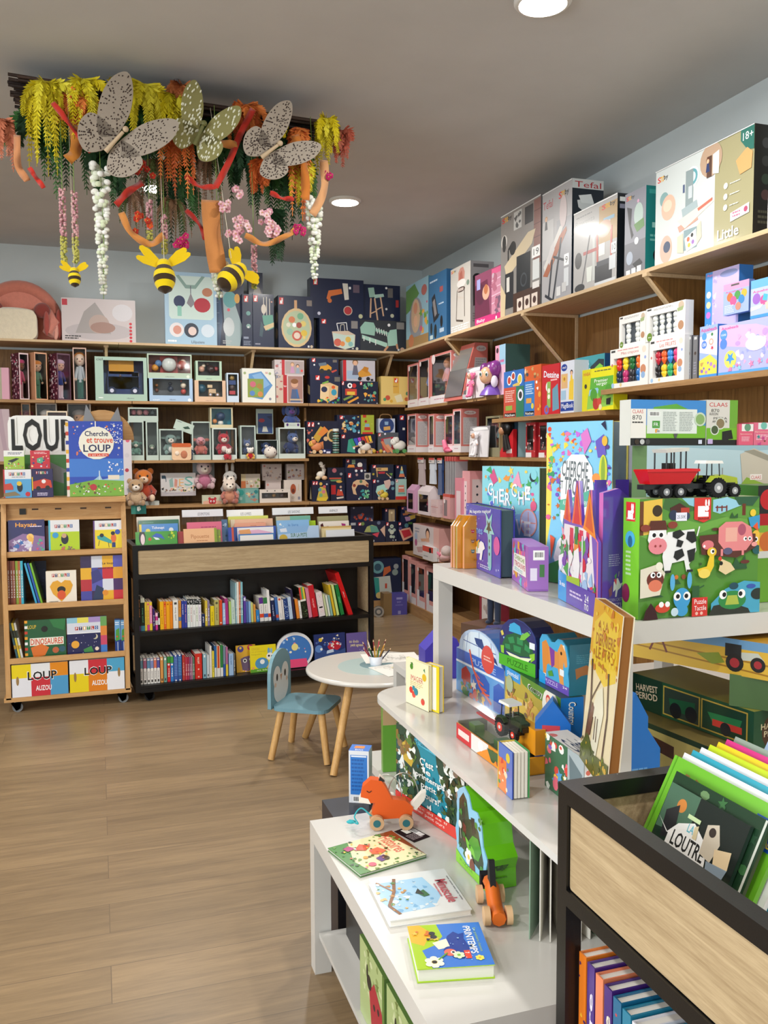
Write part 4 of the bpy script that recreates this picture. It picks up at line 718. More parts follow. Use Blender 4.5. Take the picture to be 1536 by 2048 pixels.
carton('big_cube_box', p, .16, 'R 0 0 100 100 131f3a;P b4b8b0 46,44 78,42 82,86 52,92;P 2f8a80 46,44 56,46 58,92 50,90;C 54 20 12 5f8f94;C 54 20 7 2c4a5c;P b05a34 66,22 78,18 80,30 64,44;R 68 60 72 72 b8442c;C 88 34 6 7a8a84;C 56 88 6 c9b070;C 90 20 5 8a8f90', 'large dark blue box with a walker cube picture beside the rack', side='101a30')
t = empty('purple_box', 'small violet box standing on the floor by the far corner', 'toy box', (PZ(796, 1230, 0).x, PZ(796, 1230, 0).y, 0), -.05); b = B(); b.bx(-.14, 0, 0, -.06, .12, .21, '7d6440'); b.bx(-.06, 0, 0, .09, .12, .2, '4a4590'); b.art((-.06, 0, .2), (1, 0, 0), (0, 0, -1), .15, .2, 'R 30 16 70 26 8f8cc4;T 34 34 62 42 8f8cc4 BABY;H 24 50 76 60 1 6a66a8;R 40 80 58 96 8a86b8'); b.build('carton', t)
B('metal').disc((0, 0, .052), .052, .025, (.3, 1, 0), 'c9c9c9', seg=24).disc((0, -.004, .052), .035, .028, (.3, 1, 0), '555', 'rubber', seg=20).disc((0, -.006, .052), .02, .03, (.3, 1, 0), 'ddd', seg=16).build('toy_wheel', None, (PZ(757, 1234, 0).x, PZ(757, 1234, 0).y, .0), 0, 0, 'small grey spoked toy wheel on the floor beside the violet box', 'wheel')
# top shelf, right wall
def KR(name, u0, u1, vt, z, art, label, side='ccc', x=2.81, d=.14, **k):
 p = onright(u0, u1, vt, z, x); carton(name, p, d, art, label, side=side, **k); return p
SM = lambda x, y, w=16, h=6: f'A {x} {y} {x+w} {y+h} 0 e8b01c Smoby;R {x} {y+h} {x+w*.3} {y+h+.8} d33;R {x+w*.35} {y+h} {x+w} {y+h+.8} 262'
SM = lambda x, y, w=16, h=6: f'U {x} {y} {x+w*.3} {y+h} d9302c S;U {x+w*.28} {y} {x+w*.62} {y+h} e8b01c mo;U {x+w*.6} {y} {x+w} {y+h} 2c2c2c by'
KR('jungle_cradle_box', 813, 857, 562, ZT, 'R 0 0 100 100 8fb4c4;P 5c8a44 0,8 40,2 60,20 20,40 0,44;E 46 58 30 34 8c8a92;E 44 52 20 26 c9a888;C 44 40 9 c98a6c;C 44 60 9 dfae8c;R 0 84 100 100 a8804a;S 12 60 30 98 80 5 6a9a3c,c95a7a,e0a44a;E 82 18 12 8 b0645c;E 24 88 12 10 c9703c', 'pale blue box with jungle baby seat picture in the corner', '4f7f92')
KR('stroller_box', 858, 893, 546, ZT, 'R 0 0 100 100 3b6f9c;H 6 8 60 13 1 cde;R 62 22 80 30 b05a5a;P 2c2f38 16,34 34,28 56,66 30,72;P 8f8a8a 22,40 34,36 46,60 34,64;L 222 3 18,46 30,72;L 222 3 34,68 60,62;E 14 80 6 9 1c1c22;E 38 86 8 11 1c1c22;E 72 74 7 9 1c1c22;H 56 46 90 50 1 cde;R 6 90 24 96 cdd;R 62 84 86 90 bcd', 'blue box with a black toy stroller picture', '2f5f8c', d=.16)
KR('highchair_box', 901, 940, 531, ZT, 'R 0 0 100 100 c9c3bb;' + SM(3, 3, 26, 4) + ';P c48a7c 40,10 50,4 64,4 72,12 70,22 40,22;P b06a5c 46,12 58,8 64,22 44,22;E 55 27 22 6 e2ddd8;E 54 36 20 4 5a4a44;R 36 34 66 38 bfb0a8;L 6a6058 3 34,36 30,80;L 6a6058 3 70,36 72,78;L c9bfb4 4 38,46 66,50;L 5a5048 4 30,80 64,84;E 88 30 7 4 7a8a7c;H 4 88 96 98 3 eee', 'beige box with a doll high chair picture, beside the blue stroller box', 'b4aea8', d=.2, r='R 0 0 100 100 aeb0b2;R 12 4 78 9 6a6a6c;P 4a4444 10,26 50,30 46,60 12,66;E 30 24 20 6 222;H 10 76 90 90 4 888')
KR('boxed_doll_set', 949, 1000, 541, ZT, 'R 0 0 100 100 8e4a66;R 0 84 100 100 c9347a;T 8 87 40 95 fff Baby;P 6a3048 0,20 50,16 60,84 0,84;E 22 40 18 20 5a2c40;E 44 40 14 14 d9a890;C 44 34 8 b8704a;R 66 2 100 86 c98aa0;R 66 2 100 12 d9608c;L e9c4d4 1.4 66,24 100,22;L e9c4d4 1.4 66,38 100,36;L e9c4d4 1.4 66,52 100,50;L e9c4d4 1.4 66,66 100,64;S 14 70 14 96 80 6 b06a80,c9b4c0,7a5a70;R 8 10 22 30 a4a4d8;C 84 94 3 fff', 'pink and purple doll box with a clear tower of accessories', 'b45a80', d=.2)
p = KR('toy_kitchen_carton', 1000, 1078, 413, ZT, 'R 0 0 100 100 8f8a86;' + SM(3, 3, 26, 5) + ';R 34 3 54 20 c9c9c6;S 10 36 5 52 18 3 555;R 62 4 82 20 2b2b2e;R 84 2 100 60 8a5a50;L 6a4038 1 84,12 100,12;L 6a4038 1 84,24 100,24;L 6a4038 1 84,36 100,36;C 9 26 8 d9d4ce;E 9 28 5 8 333;P d8c6a4 10,50 70,28 88,28 80,40 30,58 14,58;C 32 36 8 222;L 222 3 20,46 20,36 28,32;R 12 58 34 92 2a2a2e;R 42 46 76 88 1d2126;C 60 70 8 444a50;C 60 70 6 1d2126;R 16 62 24 76 d8d4cc;P d2be9a 0,66 14,78 12,100 0,100;R 34 80 100 100 4a3024;R 80 44 99 54 fff;T 84 46 96 52 222 19;R 82 56 98 74 dfe3e3;R 82 76 98 82 e8e4e0;R 44 86 58 98 e6d8cc;R 62 86 76 98 e6d8cc;R 80 86 94 98 e6d8cc;C 51 92 4 4a2c24;C 69 92 4 4a2c24;C 87 92 4 4a2c24;R 0 0 100 1 eee', 'tall dark box with toy kitchen picture and number 19, left of the ironing box', '777', d=.2)
p = KR('ironing_set_carton', 1081, 1139, 376, ZT, 'R 0 0 100 100 b4b2b4;R 50 30 100 100 a4a4aa;T 3 8 36 15 b8202c Tefal;' + SM(56, 6, 34, 6) + ';R 2 26 40 60 c9c8c8;D 14 24 4.5 c9945c 2c2c34;P e0ddd8 6,66 60,36 78,34 40,58 14,74;P b0623c 4,74 60,44 82,38 84,42 20,76;P d8d4d4 20,60 30,50 42,46 44,54 26,66;L 1f2430 5 36,62 24,96;L 1f2430 5 66,46 40,98;L 1f2430 4 40,60 84,68;L 1f2430 5 12,92 44,100;R 76 62 92 72 fff;T 80 64 88 70 333 9;R 76 74 92 90 d8dce0;E 72 24 12 14 d8c8c8;R 52 88 66 96 ddd;R 70 86 84 94 ccc;R 0 0 100 1 eee', 'tallest box with ironing board picture and red Tefal lettering', '1d2630', d=.22, r='R 0 0 100 100 1c2530;R 0 0 100 8 d8dad8;T 8 2 92 7 b8202c Tefal;P d8dcdc 16,18 60,16 84,30 70,34 20,24;P e8ecec 20,14 60,12 70,20 30,20;H 20 60 80 80 5 556')
p = KR('cleaning_trolley_carton', 1143, 1228, 410, ZT, 'R 0 0 100 100 b4b2b0;R 60 6 100 50 b89868;H 6 7 46 10 1 888;T 4 12 50 18 999 Rowenta;' + SM(66, 6, 30, 6) + ';R 70 22 94 26 8ab0c8;L c9c4bc 4 84,26 80,40;R 46 38 52 90 c8ccc8;R 24 52 66 56 b0504a;L c0584c 4 56,36 58,76;L c0584c 4 88,34 88,72;E 72 34 16 10 c9a48c;R 60 50 74 64 e8e8e4;R 52 74 90 94 23252b;R 56 70 86 76 3a3e46;P dfe4dc 32,72 46,72 44,90 34,90;L 6a6a6e 2 40,30 22,90;E 16 94 12 5 2b2d32;E 12 60 8 10 444;R 88 54 99 66 fff;T 90 56 98 63 222 10;R 84 68 98 84 d4d8dc;R 52 94 98 99 d0d4d8;R 0 0 100 1.5 fff', 'white box with cleaning trolley picture and number 10', '16191f', d=.15, r='R 0 0 100 100 14171d;R 10 4 90 9 d8dad8;R 10 12 90 17 889')
p = KR('vacuum_carton', 1243, 1284, 384, ZT, 'R 0 0 100 100 8c8d98;R 0 60 100 100 6f7078;' + SM(6, 4, 40, 5) + ';P 23242a 10,16 34,20 30,40 44,52 34,56 20,36;E 66 30 22 14 b4c8c0;P 5f8a4c 44,40 90,36 94,46 60,50;E 26 78 16 8 a9b4c4;C 58 60 10 dfe2e6;P 26272c 40,86 74,82 88,88 60,94;R 10 92 30 99 e6e6e6;R 36 91 56 98 e6e6e6;R 62 90 82 97 e6e6e6;C 64 14 5 d9a8c4', 'grey box with a toy vacuum cleaner picture and teal side', '1f6f70', d=.2, r='R 0 0 100 100 1f7a78;R 10 4 90 9 3a9a94;R 20 42 80 48 8fc4bc;E 50 80 26 10 1c1c20;H 14 56 86 66 2 6ab0a8')
p = KR('cooking_centre_carton', 1303, 1494, 302, ZT, 'R 0 0 66 100 ccd3d2;R 64 0 100 100 a39d78;' + SM(2, 7, 12, 6) + ';C 10 32 5 7fa4a4;E 15 42 8 13 dcb49c;E 14 40 5 6 e8ccb4;E 13 84 7 14 cfae9c;C 14 82 4 3c4a66;C 41 22 7 dfe4e4;C 41 22 5.5 5fa0aa;C 41 22 3.5 cfe0e0;R 34 14 42 56 8a9a9c;R 37 30 41 42 c4ccd0;R 31 26 33 34 4a5a80;P 9fb0b4 30,50 46,46 48,58 32,62;P d99a88 26,66 46,60 48,66 28,72;P e8dcc8 26,60 60,50 64,54 34,70;P c06a58 47,55 62,50 62,53 48,58;R 33 72 47 92 7f989e;P dfe6e2 34,80 46,74 47,90 36,94;C 38 82 1.6 e06a4a;C 42 79 1.4 222;C 39 88 1.5 e0b83c;C 43 86 1.5 9a6ab8;P d8c8b0 26,76 32,74 33,94 26,92;P d8c8b0 47,72 51,68 52,84 47,90;C 60 14 11 b89c84;R 56 10 61 30 5a4034;D 57 14 1.8 5a3020 2c3c6a;P dfe2dc 62,10 68,8 68,30 62,28;P 2f6f64 88,0 100,0 100,22 94,20 88,10;T 90 4 99 11 fff 18+;P d9a46a 84,26 94,18 99,24 98,38 88,40;C 75 45 2 dfe2d4;C 75 55 2 dfe2d4;C 75 65 2 dfe2d4;H 79 44 90 46 1 dfe2d4;H 79 54 90 56 1 dfe2d4;H 79 64 90 66 1 dfe2d4;P f4f4f2 80,72 97,68 97,77 80,80;H 82 72 91 78 2 c46a8a;C 94 73 1.8 b04a6a;A 68 84 88 94 0 f2f0e4 Little;R 0 0 100 .8 eee', 'widest cream box on the shelf with a toy kitchen picture and Little lettering', '2d2b27', d=.13, r='R 0 0 100 100 2c2a26;C 50 16 18 555;C 50 32 18 4a4a46;C 50 48 18 454;C 50 62 18 6a4a48;H 20 76 80 90 3 665')
p = KR('dotted_carton', 1523, 1640, 180, ZT, 'R 0 0 100 100 dcdcdc;S 60 0 0 40 100 .8 99a,b8b8c0', 'tall white dotted box at the right edge of the picture', 'ddd', x=2.80, r='R 0 0 100 100 e2e2e2;S 30 0 0 100 100 3 99a')
# boxed dolls, right wall
PK = 'd98078'
def corolle(u0, u1, vt, z, label, x=2.84, d=.13, fill=None, inner='5c5658', hh=.9, **k):
 p = onright(u0, u1, vt, z, x); w, h = p.w, p.h
 t = wbox('boxed_doll', p, d, 'ead0d0', inner, label, (.02, .02, .015, .07), doll_fill(hh, **k), cat='boxed doll', side=PK, art='R 0 0 10 100 d9807a;R 0 0 100 4 d9807a;R 0 84 100 100 efe8ea;C 16 9 9 f4e4e4;H 20 90 80 94 1 c9a')
 b = B(); b.art((w / 2 + .0005, 0, h), (0, 1, 0), (0, 0, -1), d, h, f'R 0 0 100 100 {PK};E 50 9 34 4.5 f0e0dc;T 30 7 70 11 a55 doll;R 12 20 88 82 c9c2c2;H 16 23 84 80 16 a9a2a4;R 0 86 100 100 ece4e6'); b.build('side_print', t); return p
Z = ZR1 + .001
corolle(816, 836, 728, Z, 'pink doll box leftmost on the right wall upper shelf, its doll hidden in shade', skin='8a6a5c', hair='3a2a24', top='8a6a70', legs='8a6a5c')
corolle(838, 858, 718, Z, 'pink box holding a doll in blue top and skirt', skin='c98f6c', hair='6a3c22', top='6f8fd0', legs='c08662')
corolle(861, 902, 706, Z, 'pink box holding a large bare-headed doll in pink top', skin='c98c66', hair='b87a54', top='d9a0a8', legs='c08058', hh=.95)
p = onright(898, 936, 690, Z, 2.84)
t = empty('boxed_doll', 'largest pink doll box with slanted front and silver oval label', 'boxed doll', p.loc, p.rz); b = B(); w, h = p.w, p.h; D = .17
b.prism([(-.05, 0), (D, 0), (D, h), (.06, h), (.0, h * .55)], -w / 2, w / 2, 'cf6f66', ax='x')
b.art((w / 2 + .0005, -.05, h), (0, 1, 0), (0, 0, -1), D + .05, h, 'P cf6f66 50,0 100,0 100,100 0,100 22,45;E 74 10 20 5 cfc4c4;T 62 8 86 12 866 doll;P b0a8aa 50,26 96,26 96,64 40,64;H 52 28 94 62 8 8f888c;P 777 4,86 100,66 100,92 4,92;R 0 92 100 100 ddd'); b.build('case', t)
b = B(); b.add([(-w / 2 + .02, -.052, .03), (w / 2 - .02, -.052, .03), (w / 2 - .02, -.002, h * .55), (-w / 2 + .02, -.002, h * .55)], [(0, 1, 2, 3)], '6a6668', 'glossy_print'); b.add([(-w / 2 + .02, -.003, h * .55), (w / 2 - .02, -.003, h * .55), (w / 2 - .02, .055, h * .96), (-w / 2 + .02, .055, h * .96)], [(0, 1, 2, 3)], '77726f', 'glossy_print'); b.build('window', t)
def babycard(u0, u1, vt, vb, z, x, body, label):
 p = onright(u0, u1, vt, z, x); t = empty('carded_baby_doll', label, 'baby doll', p.loc, p.rz, -.06); w, h = p.w, p.h
 B().bx(-w / 2, .02, 0, w / 2, .028, h, 'dcd8da').art((-w / 2, .02, h), (1, 0, 0), (0, 0, -1), w, h, 'R 0 0 100 14 9a969a;P eee 10,6 40,2 90,4 96,12 20,14;H 10 90 50 96 1 556').build('card', t)
 b = B('plush'); s = h * .8
 b.ell((0, -.01, s * .52), s * .16, s * .1, s * .2, body); b.ell((0, -.01, s * .86), s * .15, s * .12, s * .15, body); b.ell((0, -.03, s * .84), s * .11, s * .1, s * .11, 'd9a488', 'plastic')
 for q in (-1, 1):
  b.ell((q * s * .14, 0, s * .94), s * .07, s * .04, s * .07, body); b.tube([(q * s * .1, -.01, s * .64), (q * s * .24, -.015, s * .55), (q * s * .31, -.02, s * .5)], [s * .06, s * .055, s * .05], body, 'plush'); b.ell((q * s * .33, -.02, s * .49), s * .03, s * .03, s * .03, 'e0b098', 'plastic', 8, 6)
  b.tube([(q * s * .07, -.01, s * .4), (q * s * .12, -.015, s * .2), (q * s * .1, -.02, s * .08)], [s * .08, s * .075, s * .07], body, 'plush'); b.ell((q * s * .1, -.03, s * .06), s * .075, s * .08, s * .055, body)
  b.ell((q * s * .04, -.03 - s * .095, s * .855), .004, .003, .004, '332', 'plastic', 6, 4)
 b.ell((0, -.012 - s * .1, s * .56), s * .035, .004, s * .03, 'f0e6ea', 'fabric', 8, 6); b.build('doll', t)
babycard(925, 962, 733, 797, Z, 2.80, 'e8709a', 'bright pink soft baby doll on a white card')
babycard(933, 970, 852, 917, 1.501, 2.80, 'e6e0e2', 'white soft baby doll on a card at the shelf edge')
KR('fairy_doll_box', 990, 1010, 690, Z, 'R 0 0 40 100 e9a0b8;R 40 0 100 100 9cc4dc;C 20 10 12 3a2430;P d9a890 4,40 36,40 36,80 4,80;R 40 40 100 100 e0b8cc;H 46 30 90 40 1 d06a9a', 'pink and light blue box left of the green-backed box, upper shelf', '3f5f5a', x=2.86, d=.2, r='R 0 0 100 100 46665e;S 10 10 40 90 90 8 5f8a80,8a6a90')
b = B('plastic'); b.ell((0, 0, .17), .085, .07, .09, '6a2a6c'); b.ell((-.02, -.05, .15), .06, .04, .065, 'e8b48c'); b.ell((-.045, -.088, .16), .014, .006, .02, 'f4f4f4'); b.ell((-.045, -.093, .158), .008, .005, .012, '3a5a4a'); b.ell((.01, -.088, .155), .014, .006, .02, 'f4f4f4'); b.ell((.01, -.093, .153), .008, .005, .012, '3a5a4a')
b.ell((.05, -.03, .2), .05, .05, .06, '8c3c8e'); b.ell((-.07, 0, .2), .04, .04, .05, '7a3080'); b.lathe([(.1, 0), (.085, .03), (.04, .08)], (0, 0, 0), '7f5ab8', seg=16); b.ell((.06, -.06, .1), .03, .02, .045, 'e8dcec')
b.build('styling_head', None, (2.84, PX(985, 790, 2.84).y, Z), -pi / 2 + .5, 0, 'purple-haired doll styling head with green eyes', 'doll head')
Z = 1.5355
corolle(815, 832, 828, Z, 'pink doll box leftmost of the middle shelf row on the right wall', skin='c9a4a4', hair='a98a80', top='d9c4c8', legs='d9b4b4', inner='8a8284')
corolle(857, 868, 828, Z, 'pink doll box second from the corner on the middle shelf', skin='c9a4a4', hair='a98a80', top='b88a94', legs='d9b4b4', inner='8a7a7c')
corolle(889, 906, 828, Z, 'narrow pink doll box beside the taller oval-labelled box, middle shelf', x=2.86, skin='b88a84', hair='6a3a3c', top='c9607c', legs='c9a4a4', inner='6a4a50')
corolle(906, 922, 818, Z, 'tallest pink doll box on the middle shelf with a lilac doll', d=.16, skin='c9a4a4', hair='a98a80', top='8c8ac0', legs='b4b4d4', inner='77727a')
b = B('plastic'); b.tube([(0, 0, .02), (-.03, 0, .03), (-.07, 0, .1)], [.03, .025, .02], 'e87a98'); b.ell((.03, 0, .015), .06, .025, .015, 'e87a98'); b.build('doll_shoe', None, (2.835, PX(893, 890, 2.83).y, Z), -pi / 2, 0, 'pink doll bootee lying before the pink boxes', 'doll shoe')
Z = 1.501
p = onright(972, 1000, 832, Z, 2.86)
wbox('boxed_doll', p, .12, '8a8468', '3c4648', 'olive framed box with a tall doll beside the white baby doll', (.02, .015, .015, .07), doll_fill(.9, skin='a9704c', hair='c9a48c', top='6a8a8c', legs='8a6a4a'), cat='boxed doll', side='c9a878')
p = onright(1000, 1026, 838, Z, 2.83)
t = empty('boxed_action_doll', 'red-based box with a black-haired doll head showing', 'boxed doll', p.loc, p.rz); b = B(); w = p.w
b.bx(-w / 2, .04, 0, w / 2, .14, p.h, '9fc4cc', cols={'f': '2c4454'}); b.add([(-w / 2, 0, 0), (w / 2, 0, 0), (w / 2, 0, .2), (-w / 2, 0, .04), (-w / 2, .03, 0), (w / 2, .03, 0), (w / 2, .03, .2), (-w / 2, .03, .04)], [(0, 1, 2, 3), (7, 6, 5, 4), (3, 2, 6, 7), (1, 5, 6, 2), (0, 3, 7, 4)], 'c81e28'); b.art((-w / 2, -.0005, .2), (1, 0, 0), (0, 0, -1), w, .2, 'R 50 70 92 86 e8d4d0'); b.build('case', t)
B('plastic').ell((.0, .01, .22), .06, .05, .07, '15100f').ell((-.02, -.03, .19), .035, .02, .03, 'b4805c').tube([(0, .0, .16), (.03, .01, .05)], [.03, .05], '15100f').build('doll', t)
for i, (u, n) in enumerate(((1052, 'left'), (1078, 'right'))):
 p = onright(u, u + 19, 845, Z, 2.84)
 wbox('spotted_doll_box', p, .12, 'b0242c', '3c1c20', f'{n} of two dark red spotted boxes with small dolls behind the big book', (.012, .02, .03, .05), doll_fill(.6, skin='d9b094', hair='c9402c', top='b8bcc4', legs='ddd'), cat='boxed doll', art='S 14 0 4 100 96 6 f0e4e4,e8a0a0;R 0 86 60 100 e4dcdc')
B('clear_film').bx(-.16, 0, 0, .16, .13, .006, 'fff').build('display_tray', None, (2.80, PX(1048, 915, 2.8).y, 1.4965 + .004), -pi / 2, 0, 'clear plastic tray holding the red spotted boxes', 'tray')
Z = .971
def carrier(u0, u1, vt, col, label, top='b8406a', x=2.80):
 p = onright(u0, u1, vt, Z, x); h = p.h; p.h = h * .8
 t = wbox('doll_carrier', p, .1, col, '3a2c30', label, (.02, .03, .03, .03), doll_fill(.92, skin='d9a488', hair='c9905c', top=top, legs=top), cat='boxed doll', side=col)
 b = B(); w = p.w; b.prism([(0, h * .8), (.1, h * .8), (.05, h)], -w / 2, w / 2, col, ax='x'); b.build('gable', t)
carrier(814, 828, 969, 'd9a4c4', 'lilac gabled box with a small doll at the corner of the low shelf', 'c98ab0')
carrier(836, 859, 971, 'e6d8da', 'white gabled box with a doll in a deep pink dress')
KR('fairy_box', 862, 876, 1000, Z, 'R 0 0 100 100 e0c4c4;H 14 30 84 80 8 c9a4a8;R 0 40 100 44 c88', 'small pale pink box right of the white gabled box', 'd9b4b4', x=2.80, r='R 0 0 100 100 e0c4c4;H 14 30 84 80 8 c9a4a8')
KR('baby_bottle_box', 886, 900, 988, Z, 'R 0 0 100 100 dca0a0;R 12 24 60 90 8a7a7c;R 0 0 100 12 cf5a50;C 20 30 12 f0e4e4', 'small pink box with red top below the clothes bags', 'd99a9a', x=2.82, r='R 0 0 100 100 dfa8a8;R 40 30 90 80 c9bcbc;R 0 0 100 14 cf5a50')
KR('tall_pink_box', 925, 940, 942, Z, 'R 0 0 100 100 e0a0a4;R 20 20 60 96 e9d4d4;C 40 30 5 2c3440;C 40 44 5 2c3440;C 40 58 5 2c3440;C 40 72 5 2c3440', 'tall pink dotted box beside the pastel search book', 'dd9a9c', x=2.84, r='R 0 0 100 100 e0989c;R 14 16 80 96 dcc8ca;C 46 30 7 2c3440;C 46 46 7 2c3440;C 46 62 7 2c3440;C 46 78 7 2c3440')
KR('tall_pink_box', 910, 924, 956, Z, 'R 0 0 100 100 dc8a98;R 20 30 80 96 e8d0d4', 'lower pink box left of the tall dotted one', 'd98a94', x=2.82, r='R 0 0 100 100 d98a9c;R 20 20 84 90 e4d0d2;C 50 34 6 446;C 50 52 6 446;C 50 70 6 446')
for i, (u, v0, v1, w, c, n) in enumerate(((842, 922, 970, .15, 'b4a0a0', 'beige'), (864, 920, 968, .13, 'cdd2dc', 'white'), (880, 925, 990, .10, '2c4474', 'dark blue'))):
 a = PX(u, v0, 2.83); zb = PX(u, v1, 2.83).z
 t = empty('hanging_clothes_bag', f'{n} doll clothes in a clear bag hanging over the low shelf', 'clothes bag', (2.84, a.y, 1.50), -pi / 2)
 b = B('fabric'); b.prism([(-w * .5, zb - 1.5), (w * .5, zb - 1.5), (w * .36, -.08), (w * .5, -.12), (w * .42, -.03), (-w * .42, -.03), (-w * .5, -.12), (-w * .36, -.08)], -.01, .01, c); b.build('clothes', t)
 B().bx(-w * .5, -.016, -.06, w * .5, -.012, -.015, 'd8d0cc').art((-w * .5, -.0161, -.015), (1, 0, 0), (0, 0, -1), w, .045, 'R 0 0 100 40 c9504a;H 10 54 60 90 1 556').build('header_card', t)
for i in range(5):
 a = PX(893 + i * 4.5, 950, 2.84 - i * .002)
 B('fabric').bx(-.004, -.03, -.32, .004, .08, -.02, 'a9a4a6').bx(-.006, -.034, -.04, .006, .084, 0, 'c9504a').build('hanging_clothes_bag', None, (2.86, a.y, 1.50), -pi / 2, 0, f'thin grey hanging bag with a red header, {["first", "second", "third", "fourth", "fifth"][i]} from the blue clothes', 'clothes bag')
Z = .576
KR('baby_doll_box', 826, 878, 1052, Z, 'R 0 0 100 100 d8cccc;R 80 0 100 60 e4b4ac;D 58 26 8 3a2220 e0b8ac;P d9a488 30,44 62,36 66,46 34,52;P e8dcdc 10,60 60,50 96,60 90,90 16,92;C 12 40 6 a9b8d0;C 12 60 5 b05a8a;H 8 12 30 30 2 99a;P c9a4a4 14,74 50,64 60,80 20,90', 'white box with a baby doll and a sleeping doll picture', 'd9a4a0', x=2.82, d=.2, lean=.0)
KR('doll_accessory_box', 845, 866, 1093, Z, 'R 0 0 100 40 d8584c;R 0 40 100 100 ddd8d8;P 3a2c2c 60,10 80,6 84,40 64,44;H 10 70 60 84 1 999', 'small red-topped card box in front of the baby doll box', 'ddd', x=2.775, d=.04)
b = B('plush'); b.ell((0, 0, .05), .12, .06, .05, 'e0b4b4'); b.ell((.08, 0, .1), .05, .05, .05, 'd8c4c0'); b.tube([(-.05, -.03, .07), (0, -.05, .08), (.06, -.05, .06)], .012, 'd96a8a', 'plush'); b.build('soft_baby_doll', None, (2.87, PX(882, 1105, 2.85).y, Z), -pi / 2, 0, 'pale pink soft baby doll lying beside the low baby doll box', 'baby doll')
for i, (u0, u1, vt) in enumerate(((804, 817, 1112), (819, 832, 1122), (834, 850, 1130), (853, 872, 1138))):
 p = onright(u0, u1, vt, .101, 2.815)
 t = wbox('boxed_doll', p, .12, 'd99a94', '352c2e', 'low shelf pink doll box, ' + ['nearest the corner', 'second from the corner', 'second from the white table leg', 'nearest the white table leg'][i], (.03, .03, .02, .1), doll_fill(.8, skin='b8867a', hair='3a2a28', top=['8a5a60', '5a2c34', 'c07a84', 'c9a0a4'][i], legs='a98a8c'), cat='boxed doll', group='doll boxes on the floor plinth', art='C 14 12 9 e8dcdc;R 0 60 30 100 dcd8dc;R 0 84 100 100 dcd6da')
# learning games and craft sets
Z = ZR2 + .001
KR('matching_game', 1007, 1047, 741, Z, 'R 0 0 100 35 2f6fc0;R 0 35 62 100 c9503c;R 62 35 100 100 2f7a5a;C 28 20 11 f4f4f4;C 28 20 8 c94a3c;C 48 12 10 f4f4f4;C 48 12 7 b8442c;C 80 20 12 f4f4f4;C 80 20 9 d8c44a;P e0c060 46,30 80,26 80,34 46,34;H 8 42 56 68 6 f0c8bc;R 10 74 44 84 8fae4a;R 4 90 60 98 111;T 8 91.5 56 97 fff Nathan;C 84 54 13 eef;C 84 54 8 333', 'blue and orange game box with black Nathan label, leftmost on this shelf', '2f6fc0', x=2.80, d=.18)
KR('card_game', 1048, 1081, 731, Z, 'R 0 0 100 100 d8602c;R 0 30 62 100 2f7cc9;S 14 2 4 98 26 6 f0d8b8,8a5a3c,c9a46a,345;S 8 64 30 98 90 7 e8a83c,fff,c94a2c;H 8 36 56 58 5 cfe4f8;R 12 64 44 74 e0a04a;C 50 80 8 e0d04a;R 4 90 60 98 111;T 8 91.5 56 97 fff Nathan', 'orange and blue game box with a black Nathan label, second on this shelf', 'c9502c', x=2.80, d=.18)
KR('drawing_game', 1083, 1118, 729, Z, 'R 0 0 100 100 c8202c;A 10 14 96 27 -6 eaf4ff Dessine;C 36 44 14 e8eef0;R 30 34 50 86 8fb45a;C 40 52 7 f0f0e0;C 40 64 7 f0f0e0;P 6a9ab0 60,50 90,40 98,90 62,94;C 28 90 13 6a6ac0;C 28 90 7 c9543c;H 50 30 90 36 1 fcc', 'red game box with white Dessine lettering', 'b01c26', x=2.80, d=.18)
KR('learning_book_box', 1120, 1147, 722, Z, 'R 0 0 100 100 d8dce8;E 26 12 22 7 1f3f98;T 12 9 40 14 fff vtech;R 4 24 52 52 dcb07c;C 28 34 12 e8c04a;C 28 34 7 b87a3c;D 80 24 10 2a1a16 e8c43c;P e8c43c 66,40 96,36 96,76 62,74;R 2 78 98 96 1c3f98;T 8 81 94 93 fff MagiBook;R 4 56 40 74 9fc0d8', 'white and blue box with dark blue MagiBook lettering', 'c9d0dc', x=2.80, d=.16)
KR('music_book_box', 1149, 1207, 712, Z, 'R 0 0 100 100 3f98a4;U 22 10 48 18 e8f4f4 100;H 8 22 60 34 2 dff;P 1f2c34 52,20 80,8 98,10 98,40 60,40;P 7ac43c 60,26 84,16 96,22 70,34;L dff 1.5 10,50 30,80', 'teal box with white 100 lettering behind the yellow orchard box', '1f4a78', x=2.90, d=.12)
KR('orchard_game', 1163, 1226, 736, Z, 'R 0 0 100 100 e6de1c;P d8cf18 0,0 30,0 20,100 0,100;P 5fae3c 28,22 98,22 98,60 24,60;P 8cc450 20,60 98,52 98,90 16,96;P 8fc4dc 24,50 50,46 60,58 22,64;T 4 7 26 15 c8203c HABA;H 40 6 96 11 1 664;T 40 26 82 34 fff Premier;T 46 36 80 44 fff verger;C 38 62 11 4f9a34;C 62 58 10 5fa83c;C 84 54 10 4f9a34;R 36 70 40 80 7a4a24;R 60 66 64 76 7a4a24;C 46 84 10 b8342c;C 56 80 7 c94a3c;P 1c1c1c 78,74 92,72 90,88 78,88;C 60 92 5 e8d8a8;C 12 40 4 333', 'yellow and green box with Premier verger lettering', 'd8d018', x=2.80, d=.09)
Z = 1.896
